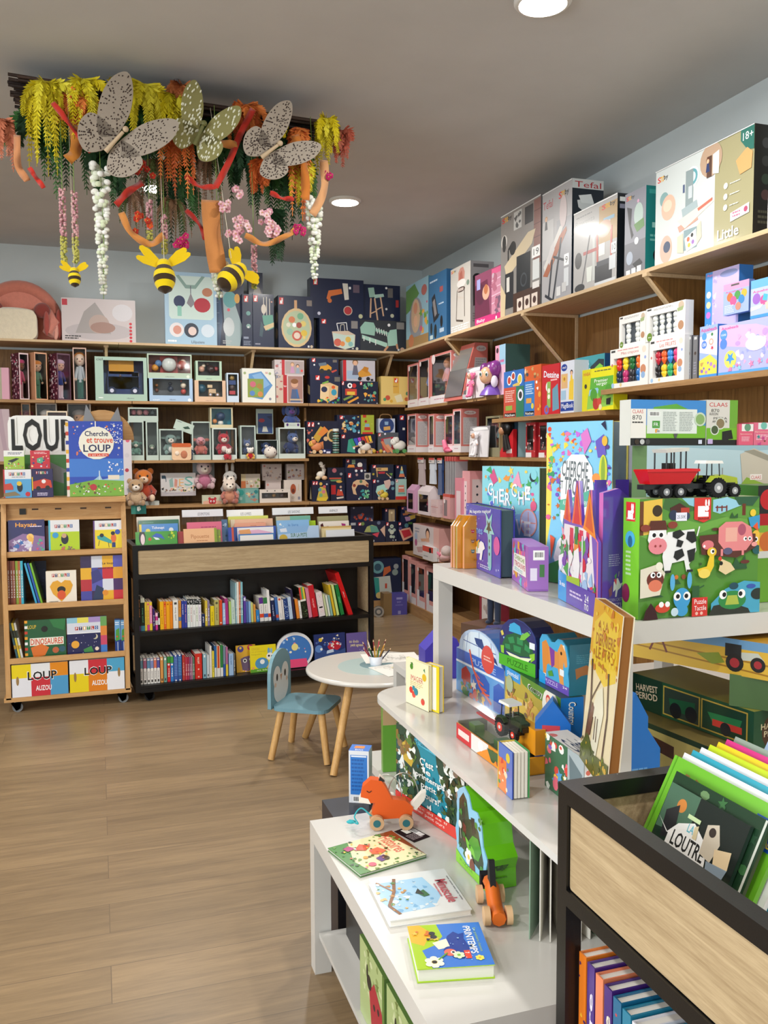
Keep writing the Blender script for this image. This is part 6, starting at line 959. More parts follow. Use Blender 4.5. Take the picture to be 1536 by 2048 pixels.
UP = [(277, 282, 1192, '1c1c18', 'black', 'R 0 85 100 100 5a3a7a;' + TX('e89a5c', 10, 60)), (282, 290, 1196, '1f2a22', 'dark green', 'R 0 0 100 14 d8dcc8;R 0 84 100 100 3f8a9c;' + TX('5fb08a', 30, 74)),
 (290, 294.5, 1204, 'e0c040', 'yellow', TX('a06a2c')), (294.5, 299.5, 1204, 'e8b84c', 'yellow and pink', 'C 50 8 40 e0507a;R 0 80 100 100 c93a8a;' + TX('7a5a2c')), (299.5, 305, 1204, 'e88ab0', 'pink', 'R 0 0 100 12 ecc83c;R 0 76 100 100 ecc83c;' + TX('f4dce8', 14, 70)),
 (306, 310, 1217, '3c2468', 'deep purple'), (311, 316, 1226, 'c93a8c', 'pink and white', 'R 0 0 100 20 f4c0d8;R 0 44 100 70 f0ece8;' + TX('222', 44, 68, 'ab')), (316.5, 320, 1226, '22221c', 'short black', 'R 0 30 100 70 e8e8e8'),
 (320.5, 328, 1203, 'f0b41c', 'golden yellow', TX('a86a10')), (328, 333, 1203, 'e8702c', 'orange', 'C 50 10 32 c0281c;C 50 94 20 d83a1c;' + TX('f8e08a', 20, 80)), (333, 340, 1203, 'f0a81c', 'yellow-orange', 'C 50 10 24 b85a10'), (340, 346, 1203, 'e8861c', 'deep orange', 'C 50 10 24 d8442c'),
 (346.5, 357, 1200, 'ece8e0', 'thick white', 'R 24 8 76 16 444;' + TX('8a8a86', 26, 72)), (357.5, 363, 1201, 'd8923c', 'tan orange', 'R 0 60 100 74 5a7aa0;' + TX('6a3a1c', 10, 50)), (363.5, 369, 1202, '2f3f9c', 'royal blue', TX('f0f0ec', 12, 50)), (369, 374.5, 1202, '35409a', 'indigo', TX('e8a0a0', 12, 80)),
 (375, 380.5, 1198, 'dfeae8', 'white with teal print', 'R 0 0 100 20 181818;S 8 10 2 90 18 14 eee;' + TX('4f9a94')), (380.5, 386, 1198, 'e6e6e2', 'white with red print', 'R 0 0 100 20 181818;S 8 10 2 90 18 13 eee;' + TX('b8545a')), (386, 391.5, 1198, 'ebebe8', 'white with black print', 'R 0 0 100 20 181818;S 8 10 2 90 18 12 eee;' + TX('333', 40, 56)), (391.5, 397, 1198, 'e9ebe4', 'white with green print', 'R 0 0 100 20 181818;S 9 10 2 90 18 14 eee;' + TX('6a9a3c')), (397, 403, 1198, 'e9e4ea', 'white with purple print', 'R 0 0 100 20 181818;S 9 10 2 90 18 13 eee;' + TX('7a4a9c')),
 (404, 410, 1228, '1c2a58', 'short navy', TX('f0f0f0', 20, 70, 'LOUP')), (410.5, 415.5, 1201, 'd8bc40', 'mustard'), (415.5, 420, 1201, '8a7a9c', 'grey-purple'), (421, 429, 1212, 'e6cc1c', 'bright yellow', TX('8a7a10')), (429.5, 438.5, 1200, 'b8b068', 'olive', 'C 50 12 30 5a5a3c;' + TX('5a5a3c')), (439, 445, 1200, 'd8481c', 'red-orange', 'C 50 92 24 f0e8d8'),
 (445.5, 451.5, 1206, '9cc0e8', 'pale blue'), (451.5, 458, 1197, 'a8307c', 'magenta', '', 2), (458.5, 463.5, 1203, 'a8c86c', 'light green', '', 1), (463.5, 471, 1200, 'c4d8cc', 'pale mint', TX('7a9a94'), 1), (471.5, 474.5, 1166, 'a0c8d0', 'tall thin blue'), (474.5, 478.5, 1164, 'e8e4da', 'tall thin white'), (478.5, 482, 1164, 'c87048', 'tall thin copper'), (482, 486.5, 1164, '7cb8c4', 'tall thin teal'),
 (487.5, 492.5, 1193, '5a3c9c', 'purple', 'R 10 4 90 16 d8d4ec;'), (493, 497.5, 1203, '4f6aa8', 'slate blue', '', 1), (498, 502.5, 1203, '88b0dc', 'sky blue', '', 1), (503, 507.5, 1205, 'c8cc7c', 'pale lime', '', 2), (508, 512.5, 1209, 'd8943c', 'amber', '', 2), (513, 519.5, 1220, '2c80c4', 'short bright blue', TX('dfe8f0', 50, 80), 2),
 (520.5, 528.5, 1195, 'e6e2de', 'white with purple cap', 'R 0 0 100 26 5a2c88;R 0 68 100 84 d8482c;' + TX('8a8a90', 32, 64), 3), (529, 537, 1195, 'e6e4de', 'white with green cap', 'R 0 0 100 26 2f7a44;R 0 68 100 84 3c5cb0;' + TX('8a8a90', 32, 64), 3), (537.5, 543, 1180, 'ebe9e6', 'tall plain white', 'R 0 76 100 88 c9402c', 4),
 (545, 552, 1196, '1c2850', 'navy', 'R 0 0 100 10 e8e0d8;' + TX('c8d0e8'), 5), (553, 558.5, 1194, '3f6cb0', 'medium blue', 'R 0 76 100 90 c9503c', 5), (559, 566.5, 1195, 'e8e4e0', 'white with a red dot', 'C 50 8 34 c9503c;' + TX('99a', 70, 92), 5), (567, 570, 1199, 'e6e2dc', 'thin white', '', 5), (570.5, 579, 1197, '22407c', 'starry navy', 'S 24 8 8 92 92 8 a8c8f0,dfe8f8', 6), (579.5, 586.5, 1194, 'b8cce4', 'white and pale blue', 'S 12 10 20 90 96 8 5a8ac8', 6), (587.5, 592, 1178, '2a2344', 'tall dark violet', '', 7),
 (594, 600, 1198, 'e08430', 'orange upright', '', 7), (600.5, 605, 1201, 'ece8e2', 'narrow white', TX('667'), 7), (606, 617, 1174, '1e2418', 'black with striped top', 'R 0 0 34 40 d8483c;R 34 0 66 40 5aa05a;R 66 0 100 40 e0c03c;R 0 40 100 46 e8e4da;S 14 8 54 92 96 8 4f7a4c,6a8a5c', 8), (618.5, 625, 1176, 'd8829a', 'rose pink', '', 8), (626, 637, 1170, 'c4202c', 'thick red', TX('f0b0b0', 42, 70), 9), (639, 651, 1184, 'e6d8d8', 'thick white and pink', 'R 20 60 80 66 222;S 20 10 10 90 94 6 d87a8a,c8c0c8', 9), (652.5, 656.5, 1188, 'c8d0a0', 'thin pale olive', '', 10), (657.5, 661.5, 1190, 'dfe4d8', 'thin off-white', '', 10), (662.5, 666.5, 1190, '8fb8ac', 'thin sea green', '', 10),
 (668, 672.5, 1168, 'd8b42c', 'tall mustard yellow', '', 11), (674, 679, 1168, 'c8dc8c', 'tall pale green', '', 11), (682, 689, 1168, '1c7a3c', 'tall forest green', TX('8ad0a0', 40, 60), 12)]
spines('upper', .4465, UP)
p = onrack(696, 709, 1150, .4465, .035, 1230); b = B('glossy_print'); b.bx(-.03, 0, 0, .0, .2, .31, 'c8181c'); b.art((-.03, 0, .31), (1, 0, 0), (0, 0, -1), .03, .31, 'V 40 44 60 58 f0d8d8 rouge'); o = b.build('book', None, (p.loc[0] + .012, p.loc[1], .4475), 0, 0, 'large plain red book leaning left at the right end of the upper rack shelf', 'book'); o.rotation_euler = (0, radians(-19), RA)
T2 = lambda c: f'R 0 0 100 40 {c};R 10 3 90 8 e8e0d8;C 50 42 38 f0ece6;' + 'V 30 50 70 78 888 mot;R 24 84 76 94 333'
LO = [(280, 286, 1317, 'e8e4de', 'white with light blue cap', T2('6a9cb4')), (287, 293.5, 1317, 'e8e4de', 'white with plum cap', T2('a0587c')), (294.5, 300.5, 1317, 'e8e4de', 'white with steel blue cap', T2('5486ac')), (301, 307.5, 1317, 'e8e4de', 'white with periwinkle cap', T2('7a88bc')), (308, 313.5, 1316, 'e8e4de', 'white with coral cap', T2('d8705c')), (314, 320, 1316, 'e8e4de', 'white with violet cap', T2('54509c')),
 (321, 327, 1314, 'd8944c', 'orange tan', 'R 20 4 80 12 f0e0c0;R 30 84 70 94 333'), (328, 334, 1314, '74a498', 'sea green', 'R 20 4 80 12 f0f0e8;R 30 84 70 94 333'), (334.8, 341, 1313, 'c8202c', 'red with green cap', 'R 0 0 100 26 2f8a3c;C 50 32 34 f0e8e0;V 30 44 70 80 f4e0d0 Max'), (341.3, 347.5, 1313, '2478c4', 'blue with green cap', 'R 0 0 100 26 3f9a44;C 50 32 34 f0e8e0;V 30 44 70 80 e0ecf8 Max'), (348, 355.8, 1310, '3858a4', 'blue striped', ';'.join(f'R 10 {10+i*6} 90 {12+i*6} 7aa0d8' for i in range(12)) + ';C 50 3 20 fff;C 50 97 20 fff'), (356, 364, 1309, '2c5498', 'second blue striped', ';'.join(f'R 10 {10+i*6} 90 {12+i*6} 6ab0e0' for i in range(12)) + ';C 50 3 20 fff;C 50 97 20 fff'),
 (365, 370.5, 1310, 'b83a34', 'brick red', TX('e8c0b0')), (371, 374.5, 1314, 'c83a54', 'raspberry'), (375, 378.5, 1314, 'b02c4c', 'crimson'), (379, 382, 1314, '9c5480', 'mauve'), (382.5, 385.5, 1314, 'b87894', 'dusty pink'), (386, 389.5, 1314, '5c8068', 'muted green'), (390.5, 404.5, 1307, 'd02c24', 'thickest red', TX('f4d8c8', 14, 40) + ';C 50 62 12 f0c0b0;C 50 92 12 f0c0b0'),
 (406, 413.5, 1308, '84aebc', 'light blue-grey', 'R 30 4 70 14 e8f0f0;R 30 84 70 94 345'), (414, 419.5, 1310, 'c4ccd0', 'pale grey', 'R 30 84 70 94 444'), (420, 424, 1292, 'e8e4dc', 'tall white'), (424.5, 429, 1302, 'e4d048', 'lemon yellow', TX('6a6a2c')), (429.5, 433.5, 1292, '2868a8', 'deep blue', 'R 0 70 100 100 dfe0dc'), (434, 441, 1292, 'c84c24', 'rust with cream border', 'R 0 0 18 100 e8d8b8;R 82 0 100 100 e8d8b8;R 0 72 100 100 e0dcd4'), (441.5, 446.5, 1290, '2c8044', 'green and white', 'R 0 72 100 100 e8e8e4'), (447, 451.5, 1292, '7890a0', 'grey-blue', 'R 0 60 100 100 2858a8'), (452, 456.5, 1294, 'b06a94', 'purple and yellow', 'R 0 60 100 100 e0c43c'), (458, 467.5, 1307, '9cbce0', 'wide pale blue', TX('4a6aa0', 10, 50)), (468, 471, 1307, '6a6458', 'thin taupe')]
spines('lower', .1115, LO)
Z = .1115; G2 = 'picture books facing out on the lower rack shelf'
book(onrack(473, 512, 1291, Z, .085), .015, 'R 0 0 100 100 dca828;C 24 14 16 4a3c8c;C 24 10 6 e8c83c;C 74 10 15 b8245c;C 72 8 6 e8c83c;P 6a5470 22,50 40,44 70,40 92,50 88,90 60,98 30,92;C 44 58 10 f0ece4;C 44 58 6 222;C 76 54 10 f0ece4;C 76 56 6 222;P 3f8a2c 66,58 96,60 94,84 70,80;S 8 6 90 94 98 3 e8b8d0,d0582c', 'mustard picture book with a grey cat and big eyes', 'c8982c', lean=.12, group=G2)
book(onrack(501, 553, 1291, Z, .045), .014, 'R 0 0 100 100 e8d41c;T 6 8 36 17 c89828 COUCOU;T 6 20 62 27 c8a828 un printemps;T 6 30 44 37 b8a828 lapin;E 72 24 5 13 6aa0c8;E 82 24 4 11 8ab8d8;C 76 44 14 f0ece0;C 72 42 4 223;C 84 44 4 223;E 44 68 26 22 4f90bc;C 46 62 9 f0f0ec;P 5fa02c 0,88 100,84 100,100 0,100;S 12 66 76 98 90 3 d85a8a,e8a83c,fff;C 10 84 5 e8a060;T 24 90 64 95 f0f0c8 aa bb', 'yellow picture book with a blue rabbit', 'd8c41c', lean=.1, group=G2)
p = onrack(553, 628, 1262, Z, .05, 1300); t = empty('board_book', 'rounded blue die-cut board book with starry cover, behind the chair back', 'book', p.loc, p.rz, -.1, G2); b = B('glossy_print'); w, h = p.w, p.h
b.prism([(w * .5 * cos(radians(a)) * (1 if h else 1), h * .45 + h * .5 * sin(radians(a))) for a in range(-60, 241, 10)], 0, .02, 'e8e8ea'); b.prism([(w * .44 * cos(radians(a)), h * .45 + h * .42 * sin(radians(a))) for a in range(-60, 241, 10)], -.001, 0, '3f78c0'); b.art((-w / 2, -.0012, h), (1, 0, 0), (0, 0, -1), w, h, 'S 16 18 18 80 60 3 a8ccf0,f0ecd0,e88a9c;P e84c7c 20,76 80,76 84,98 16,98;C 50 44 9 f0e08a'); b.build('cover', t)
book(onrack(630, 692, 1268, Z, .05, 1300), .02, 'R 0 0 100 100 26346c;C 20 18 6 e0c040;E 64 40 22 16 c02c3c;S 8 46 30 84 48 3 f4e8e8;P 35508c 0,50 20,44 40,56 60,50 80,58 100,50 100,100 0,100;E 14 46 12 12 5f88c8;C 22 48 4 f4f4f0;P c8d8ec 40,54 60,50 62,60 38,64;S 20 4 6 96 36 3 4a68b0,f0e4c8;H 30 76 84 84 1 a8b8e0', 'dark blue picture book with a red spotted mushroom', '20305c', lean=.1, group=G2)
book(onrack(694, 735, 1266, Z, .06, 1300), .016, 'R 0 0 100 100 6c5c9c;A 14 24 60 34 -4 d8c8a0 au dodo;A 20 38 80 50 -4 e8d8a0 petit agneau;E 40 84 20 18 e8e0d8;S 10 60 50 96 90 2.4 d8d0e8', 'mauve picture book at the right end of the lower rack shelf', '5c4c8c', lean=.08, group=G2)
def binbook(u0, u1, vt, y, art, label, c='ddd', th=.012, lean=.16, **k):
 p = onrack(u0, u1, vt, .80, y, vt); p.h /= cos(lean); return book(p, th, art, label, c, lean=lean, cat='book', group='picture books in the top of the black rack', **k)
ZB = .80
binbook(272, 356, 1064, .045, 'R 0 0 100 100 3f9a30;E 16 14 8 18 16181a;E 17 18 5 13 f0d8d8;P 2c5ac0 38,12 50,4 62,8 70,20 60,16 50,14;P e8f0f4 42,13 54,16 58,20 48,20;C 34 18 4 c8502c;S 6 74 2 98 20 3 c8d820,3a6a10', 'green book with a penguin and blue dolphin, front left of rack top', '2c8a28')
binbook(280, 358, 1049, .085, 'R 0 0 100 100 4a8cd4;R 0 0 6 100 e8c82c;U 32 5 64 12 f0f4f8 Tchoupi;C 22 14 6 e8d84c;C 82 13 6 e8e8e4', 'blue picture book with white Tchoupi lettering', 'e8c82c')
binbook(279, 360, 1041, .12, 'R 0 0 100 100 1c6a50;H 10 4 40 7 1 4a9a80', 'dark green book edge behind the blue Tchoupi book', '1c6a50')
binbook(275, 362, 1034, .15, 'R 0 0 100 100 e9e4d8', 'plain cream card at the back of the left bin', 'e9e4d8', th=.03)
binbook(357, 369, 1064, .06, 'R 0 0 100 100 a03030', 'dark red book edge between the dolphin book and Pipouette book', 'a03030')
binbook(369, 436, 1058, .045, 'R 0 0 100 100 eeb888;T 22 14 76 26 b8703c Pipouette;H 38 28 74 31 1 b8703c;R 92 0 100 100 8aa02c', 'peach picture book with Pipouette lettering', 'e0a878')
binbook(435, 443, 1060, .06, 'R 0 0 100 100 8aa03c;S 4 10 10 90 50 18 e8d82c,3a5a1c', 'olive patterned book edge right of the Pipouette book', '7a9030')
binbook(376, 446, 1045, .09, 'R 0 0 100 100 dc6a88;H 40 10 90 14 1 a83a68', 'pink picture book in clear wrap behind the Pipouette book', 'c85a7c')
binbook(446, 458, 1040, .1, 'R 0 0 100 100 4a6a90;S 8 10 5 90 60 16 9ab0c8,384858', 'narrow blue-grey patterned book between two bins', '48648a')
binbook(460, 540, 1033, .2, 'R 0 0 100 100 d8dc6c', 'lime yellow book at the back of the middle bin', 'd0d464', th=.02)
binbook(464, 549, 1039, .15, 'R 0 0 100 100 e8b898;R 0 0 10 100 e8d8b8;H 60 8 80 10 1 a86a4a', 'peach book with cream edge behind the blue one, middle bin', 'e0b090', th=.02)
binbook(472, 535, 1047, .12, 'R 0 0 100 100 e8a080;H 50 6 70 8 1 a85a3a', 'salmon pink book in the middle bin', 'd89070')
binbook(466, 555, 1054, .09, 'R 0 0 100 100 2c50a8;R 12 2 94 40 ece8e8;P e8b0c8 14,10 60,8 90,16 88,28 16,30;P e8a060 16,8 40,6 44,20 18,18', 'dark blue framed picture book with a pink cloud, middle bin', '2448a0')
binbook(459, 470, 1056, .055, 'R 0 0 100 100 3048a4;R 60 0 100 100 c84c30', 'blue and red book edges at the left of the middle bin', '3048a4')
binbook(480, 551, 1068, .045, 'R 0 0 100 100 3a78b8;R 3 4 97 100 ece8e4', 'white book with blue border, front of the middle bin', '3a78b8')
binbook(556, 625, 1033, .16, 'R 0 0 100 100 7ab8a4;R 0 0 40 100 c8bca0', 'teal and beige book at the back of the fourth bin', '74b0a0')
binbook(622, 635, 1042, .12, 'R 0 0 100 100 a8cc2c;R 0 20 100 60 2c58b0', 'lime and blue book edge right of the Géants book', '9cc42c')
binbook(557, 622, 1041, .1, 'R 0 0 100 100 8ab8e0;T 34 8 66 14 4a78b8 le livre;S 6 6 8 24 26 4 f0f0e8', 'sky blue book standing behind the Géants book', '80b0dc')
binbook(559, 641, 1053, .05, 'R 0 0 100 100 b4cce8;P 8ab4e0 0,0 76,0 70,16 0,20;U 30 18 70 28 4a7a5c SUR LA PISTE;U 24 31 76 42 3f7450 DES GEANTS;E 12 30 10 10 c8a83c;P dfe4f0 4,6 20,4 22,14 6,14', 'pale blue picture book with green GEANTS lettering', 'b8cce4')
binbook(640, 701, 1033, .17, 'R 0 0 100 100 a4a078', 'olive grey book at the back of the right bin', '9c9870', th=.02)
binbook(642, 702, 1043, .12, 'R 0 0 100 100 e8e0d8;P 4a1420 4,8 12,4 16,16 6,18;T 24 12 68 18 8a2c3c Tropical;P a0307c 74,6 88,8 88,20 78,22', 'white picture book with a magenta leaf, right bin', 'e0d8d0')
binbook(646, 706, 1053, .085, 'R 0 0 100 100 e8d8a8;R 0 0 100 5 c8a868', 'cream book in the right bin', 'd8c088')
binbook(655, 712, 1060, .05, 'R 0 0 100 100 e4e6ea', 'white book at the front of the right bin', 'd8c8a0')
def divider(u0, u1, vt, y, text, label, n=2):
 p = onrack(u0, u1, vt, ZB, y, vt); w, h = p.w, p.h; t = empty('bin_divider', label, 'divider', p.loc, p.rz, -.14)
 B('clear_film').bx(-w / 2, 0, 0, w / 2, .003, h, 'fff').build('clear_sheet', t)
 b = B('paper'); b.bx(-w / 2 + .004, -.001, h - .05, w / 2 - .004, 0, h - .003, 'eeeef2'); b.art((-w / 2, -.0011, h), (1, 0, 0), (0, 0, -1), w, h, f'T 38 6 66 11 667 {text}'); b.build('paper_label', t)
divider(365, 450, 1018, .21, 'LES EMOTIONS', 'clear divider with white handwritten strip above the Pipouette book')
divider(455, 531, 1018, .24, 'LES LIVRES', 'clear divider with a white strip above the middle bin')
divider(547, 632, 1014, .22, 'LES SAISONS', 'clear divider with a white strip above the Géants book')
divider(640, 700, 1012, .25, 'ANIMAUX', 'clear divider with a white handwritten strip above the right bin')
# children's table and chair
TX0, TY0 = 1.33, 4.23
t = empty('play_table', 'round white children play table with four angled wooden legs', 'table', (TX0, TY0, 0)); R_ = .35
b = B('white_lacquer'); b.lathe([(R_ - .012, 0), (R_ - .002, .004), (R_, .012), (R_ - .002, .02), (R_ - .012, .024)], (0, 0, .416), 'd2cdc5', seg=64); b.build('tabletop', t)
b = B('white_lacquer'); b.lathe([(.185, 0), (.185, .0006)], (-.0, .0, .4402), 'b9cdca', seg=48); b.lathe([(.085, 0), (.085, .0006)], (0.02, 0.02, .4409), '7f9fa6', seg=40); b.build('printed_circle', t)
for ang in (225, 135, 45, 315):
 a = radians(ang); B('leg_wood').tube([(.25 * cos(a), .25 * sin(a), .416), (.42 * cos(a), .42 * sin(a), .003)], [.021, .0175], 'fff', seg=20).build('leg', t)
def sheet(x, y, rz, label, z, spec):
 b = B('paper'); b.bx(-.15, -.105, 0, .15, .105, .0006, 'e6e2da'); b.art((-.15, .105, .0006), (1, 0, 0), (0, -1, 0), .3, .21, spec); return b.build('colouring_sheet', None, (TX0 + x, TY0 + y, z), rz, 0, label, 'paper')
def curl(cx, cy, n, seed):
 r = random.Random(seed); out = []
 for i in range(n):
  x, y, a = cx + r.uniform(-26, 26), cy + r.uniform(-26, 26), r.uniform(0, 6); q = []
  for j in range(9): q.append(f'{x:.1f},{y:.1f}'); x += 3.2 * cos(a); y += 4.5 * sin(a); a += r.uniform(.2, 1)
  out.append('L 8f8b88 .45 ' + ' '.join(q))
 return ';'.join(out)
sheet(.13, -.10, .2, 'colouring sheet with a line-drawn animal at the front of the play table', .4418, curl(50, 50, 26, 3) + ';C 34 42 1.6 333;C 62 36 1.6 333;S 5 20 30 50 60 2 e8e08a')
sheet(.14, .135, -.15, 'colouring sheet with swirls behind the pencil cup', .4418, curl(50, 50, 26, 8) + ';S 5 20 30 50 60 1.6 555')
pc = Vector((TX0 + .02, TY0 + .02, .4415))
cup = B('plastic').lathe([(.03, 0), (.036, .045), (.034, .045), (.028, .004)], (0, 0, 0), 'd8dce4', seg=24).build('pencil_cup', None, pc, 0, 0, 'small white cup of colouring pencils on the play table', 'cup')
PCN = (('6a2434', 'dark red'), ('a83a3c', 'brick red'), ('2c5a3a', 'green'), ('e8dcd0', 'white'), ('2a2a2c', 'black'), ('d8a83c', 'golden'), ('8a2c2c', 'maroon'), ('c8b04c', 'straw'), ('3f7a4c', 'bright green'), ('b8444c', 'rosy red'), ('4a3424', 'brown'), ('c89030', 'amber'), ('5a1c24', 'wine'), ('302c3a', 'dark violet'))
for i, (c, n) in enumerate(PCN):
 f = (i - 6.5) / 6.5; lx = .075 * f; ly = .03 * sin(i * 2.3); h = .13 - .02 * ((i * 5) % 3)
 b = B('paint'); s = Vector((.012 * f, .3 * ly, .008)); e = Vector((lx, ly, h)); d = (e - s)
 b.tube([s, s + d * .88], .0036, c, seg=6); b.tube([s + d * .88, s + d * .97], [.0036, .001], 'd8b48a', seg=6); b.tube([s + d * .96, e], [.0014, .0004], c, seg=6)
 b.build('pencil', None, pc, 0, 0, f'{n} pencil in the cup, {["1st", "2nd", "3rd", "4th", "5th", "6th", "7th", "8th", "9th", "10th", "11th", "12th", "13th", "14th"][i]} from the left', 'pencil', 'pencils in the white cup')
t = empty('penguin_chair', 'small blue children chair with a printed penguin-face backrest and wooden legs', 'chair', (.995, 4.285, 0), radians(-33))
b = B('paint'); b.prism(rrect(-.15, -.145, .145, .145, .055, 6), .252, .27, '6f96a2', ax='z'); b.build('seat', t, bevel=.004)
arch = [(-.14, .255), (.14, .255)] + [(.14 * cos(radians(a)) , .40 + .135 * sin(radians(a)) ** .8) for a in range(0, 181, 12)]
b = B('paint'); b.prism(arch, -.165, -.147, '6f96a2', ax='x'); bk = b.build('backrest', t, bevel=.004)
b = B('paint'); f = lambda pts: [(-.1462, y, z) for y, z in pts]
for k, (cx, cz, rr, sz, c) in enumerate(((.055, .40, .05, .058, 'd8d8d4'), (-.055, .40, .05, .058, 'd8d8d4'), (0, .335, .10, .075, 'd8d8d4'))):
 pts = [(cx + rr * cos(2 * pi * i / 32), cz + sz * sin(2 * pi * i / 32)) for i in range(32)]
 b.add([(-.1466 + .0002 * k, y, z) for y, z in pts], [list(range(32))], c)
for k, (cx, cz, rr, sz, c) in enumerate(((.055, .40, .011, .019, '1c1e20'), (-.055, .40, .011, .019, '1c1e20'), (.078, .365, .012, .012, 'd8b8a0'), (-.078, .365, .012, .012, 'd8b8a0'))):
 pts = [(cx + rr * cos(2 * pi * i / 20), cz + sz * sin(2 * pi * i / 20)) for i in range(20)]
 b.add([(-.1458, y, z) for y, z in pts], [list(range(20))], c)
b.add([(-.1455, -.014, .405), (-.1455, .014, .405), (-.1455, 0, .37)], [(0, 1, 2)], 'b98a6c'); b.build('penguin_face', bk)
for x, y in ((-.105, -.1), (-.105, .1), (.105, -.1), (.105, .1)):
 B('leg_wood').tube([(x, y, .252), (x * 1.42, y * 1.42, .003)], [.0185, .0165], 'fff', seg=18).build('leg', t)
# white stepped tables
def lack(name, label, x0, y0, x1, y1, z, th=.05, leg=.05, z0=0, shelf=None, legs=(0, 1, 2, 3)):
 t = empty(name, label, 'table', ((x0 + x1) / 2, (y0 + y1) / 2, z0)); w, d = (x1 - x0) / 2, (y1 - y0) / 2; h = z - z0
 B('white_lacquer').bx(-w, -d, h - th, w, d, h, 'd3d0ca').build('tabletop', t, bevel=.0015)
 for i, (a, c) in enumerate(((-1, -1), (1, -1), (1, 1), (-1, 1))):
  if i in legs: B('white_lacquer').bx(min(a * w, a * (w - leg)), min(c * d, c * (d - leg)), 0, max(a * w, a * (w - leg)), max(c * d, c * (d - leg)), h - th - .0005, 'cfccc6').build('leg', t, bevel=.001)
 if shelf: B('white_lacquer').bx(-w + .012, -d + .055, shelf - .015, w - .012, d - .055, shelf, 'cac7c1').build('shelf', t, bevel=.001)
 return t
lack('low_table', 'low white table in front with flat picture books and a fox toy on it', .575, 1.470, 1.125, 2.47, .45, shelf=.13)
t = empty('display_board', 'white middle board with a rounded corner, above the low table', 'table', (1.5, 2.1, 0))
X0, Y1, r = .875, 2.86, .14
pl = [(2.3, 1.33), (2.3, Y1), (X0 + r, Y1)] + [(X0 + r - r * sin(radians(a)), Y1 - r + r * cos(radians(a))) for a in range(0, 91, 9)] + [(X0, 1.33)]
B('white_lacquer').prism([(x - 1.5, y - 2.1) for x, y in pl][::-1], .702, .72, 'd3d0ca', ax='z').build('tabletop', t, bevel=.001)
B('white_lacquer').bx(1.25 - 1.5, 1.42 - 2.1, 0, 1.27 - 1.5, 2.7 - 2.1, .701, 'cac7c1').build('side_panel', t); B('white_lacquer').bx(2.2 - 1.5, 1.42 - 2.1, 0, 2.22 - 1.5, 2.7 - 2.1, .701, 'cac7c1').build('side_panel', t)
lack('top_table', 'highest white table carrying the search books, castle puzzle and tractor', 1.068, 1.635, 2.0, 2.72, 1.17, z0=.7205)
lack('back_table', 'small white table corner behind the tall blue box', .93, 2.62, 1.22, 3.12, .40, th=.03, leg=.04)
lack('back_stand', 'low white stand hidden behind the middle board', 1.19, 2.95, 1.9, 3.5, .64, th=.03, leg=.04)
# things on the highest table
ZT3 = 1.171
for i in range(4):
 a = PZ(883 + i * 5.5 + 10 * (i == 3), 1128 + i * 1.2, ZT3)
 b = B('glossy_print'); h = .17; w = .10
 pr = [(0, 0), (w, 0), (w, h), (.028, h), (0, h * .8)]
 b.prism(pr, 0, .011, 'd89a2c', 'e8e4d8'); c = ['1f6a4a', 'c96a5a', '1f6a4a', 'd08a1c'][i]
 b.add([(-.0003, .001, 0), (-.0003, .010, 0), (-.0003, .010, h * .8), (-.0003, .001, h * .8)], [(3, 2, 1, 0)], ['e09070', 'e8a888', 'b8a04c', 'e8a070'][i])
 b.add([(-.0003, .001, h * .8 - .001), (-.0003, .010, h * .8 - .001), (.0277, .010, h + .0003), (.0277, .001, h + .0003)], [(3, 2, 1, 0)], c)
 if i == 0 or True: b.art((0, -.0003, h), (1, 0, 0), (0, 0, -1), w, h, 'P d08a1c 22,0 100,0 100,100 0,100 0,20;R 0 90 100 100 d88a2c;H 40 8 90 10 1 f0d8a0;' + ';'.join(f'F {30+17*q} {30+19*r} 6 {["c9302c","8a5a4a","4a6a6a","e8c08a"][(q+r)%4]}' for q in range(4) for r in range(3)) + ';H 30 82 70 88 1 b06a10')
 b.build('house_shaped_book', None, (a.x + i * .0, 2.60 - i * .0145, ZT3), .02, 0, 'house-shaped orange board book, ' + ['rearmost', 'second from the back', 'third from the back', 'foremost'][i] + ' of the four at the table corner', 'book', 'house-shaped board books')
p = onz(932, 1127, 1000, 1157, 1006, ZT3); p.rz -= 0
book(p, .045, 'R 0 0 100 100 4a44b0;S 26 2 2 98 98 .8 d8d8f8;A 12 6 74 13 4 f0f0f8 Ma baguette magique;U 8 14 34 24 e86aa8 Au pays;U 14 25 36 31 d8e0f8 des;U 8 32 52 44 7ab0f0 licornes;G 70 30 16 8fd0d4;G 70 30 8 2c4a50;R 68 40 78 84 7fc4cc;C 73 86 5 7fc4cc;C 72 50 1.5 345;C 72 60 1.5 345;C 72 70 1.5 345;E 20 55 10 9 f0f0d8;C 92 54 8 d85aa8;H 14 50 26 60 4 777;P f4f2f8 38,62 48,54 56,56 60,64 54,68 50,84 44,84 46,74 34,76 30,90 24,88 28,72;P e8a02c 34,58 44,52 42,66 36,68;P d8483c 10,66 20,62 26,72 14,76;L 6ac0a0 2 42,56 36,74;H 46 90 76 96 2 d8d8f0', 'violet board book with a white unicorn and wand cut-out', '3c38a0', board=True, pages='3c5058', l='R 0 0 100 100 4a44b0')
p = onz(964, 1128, 1077, 1151, 932, ZT3); p2 = p
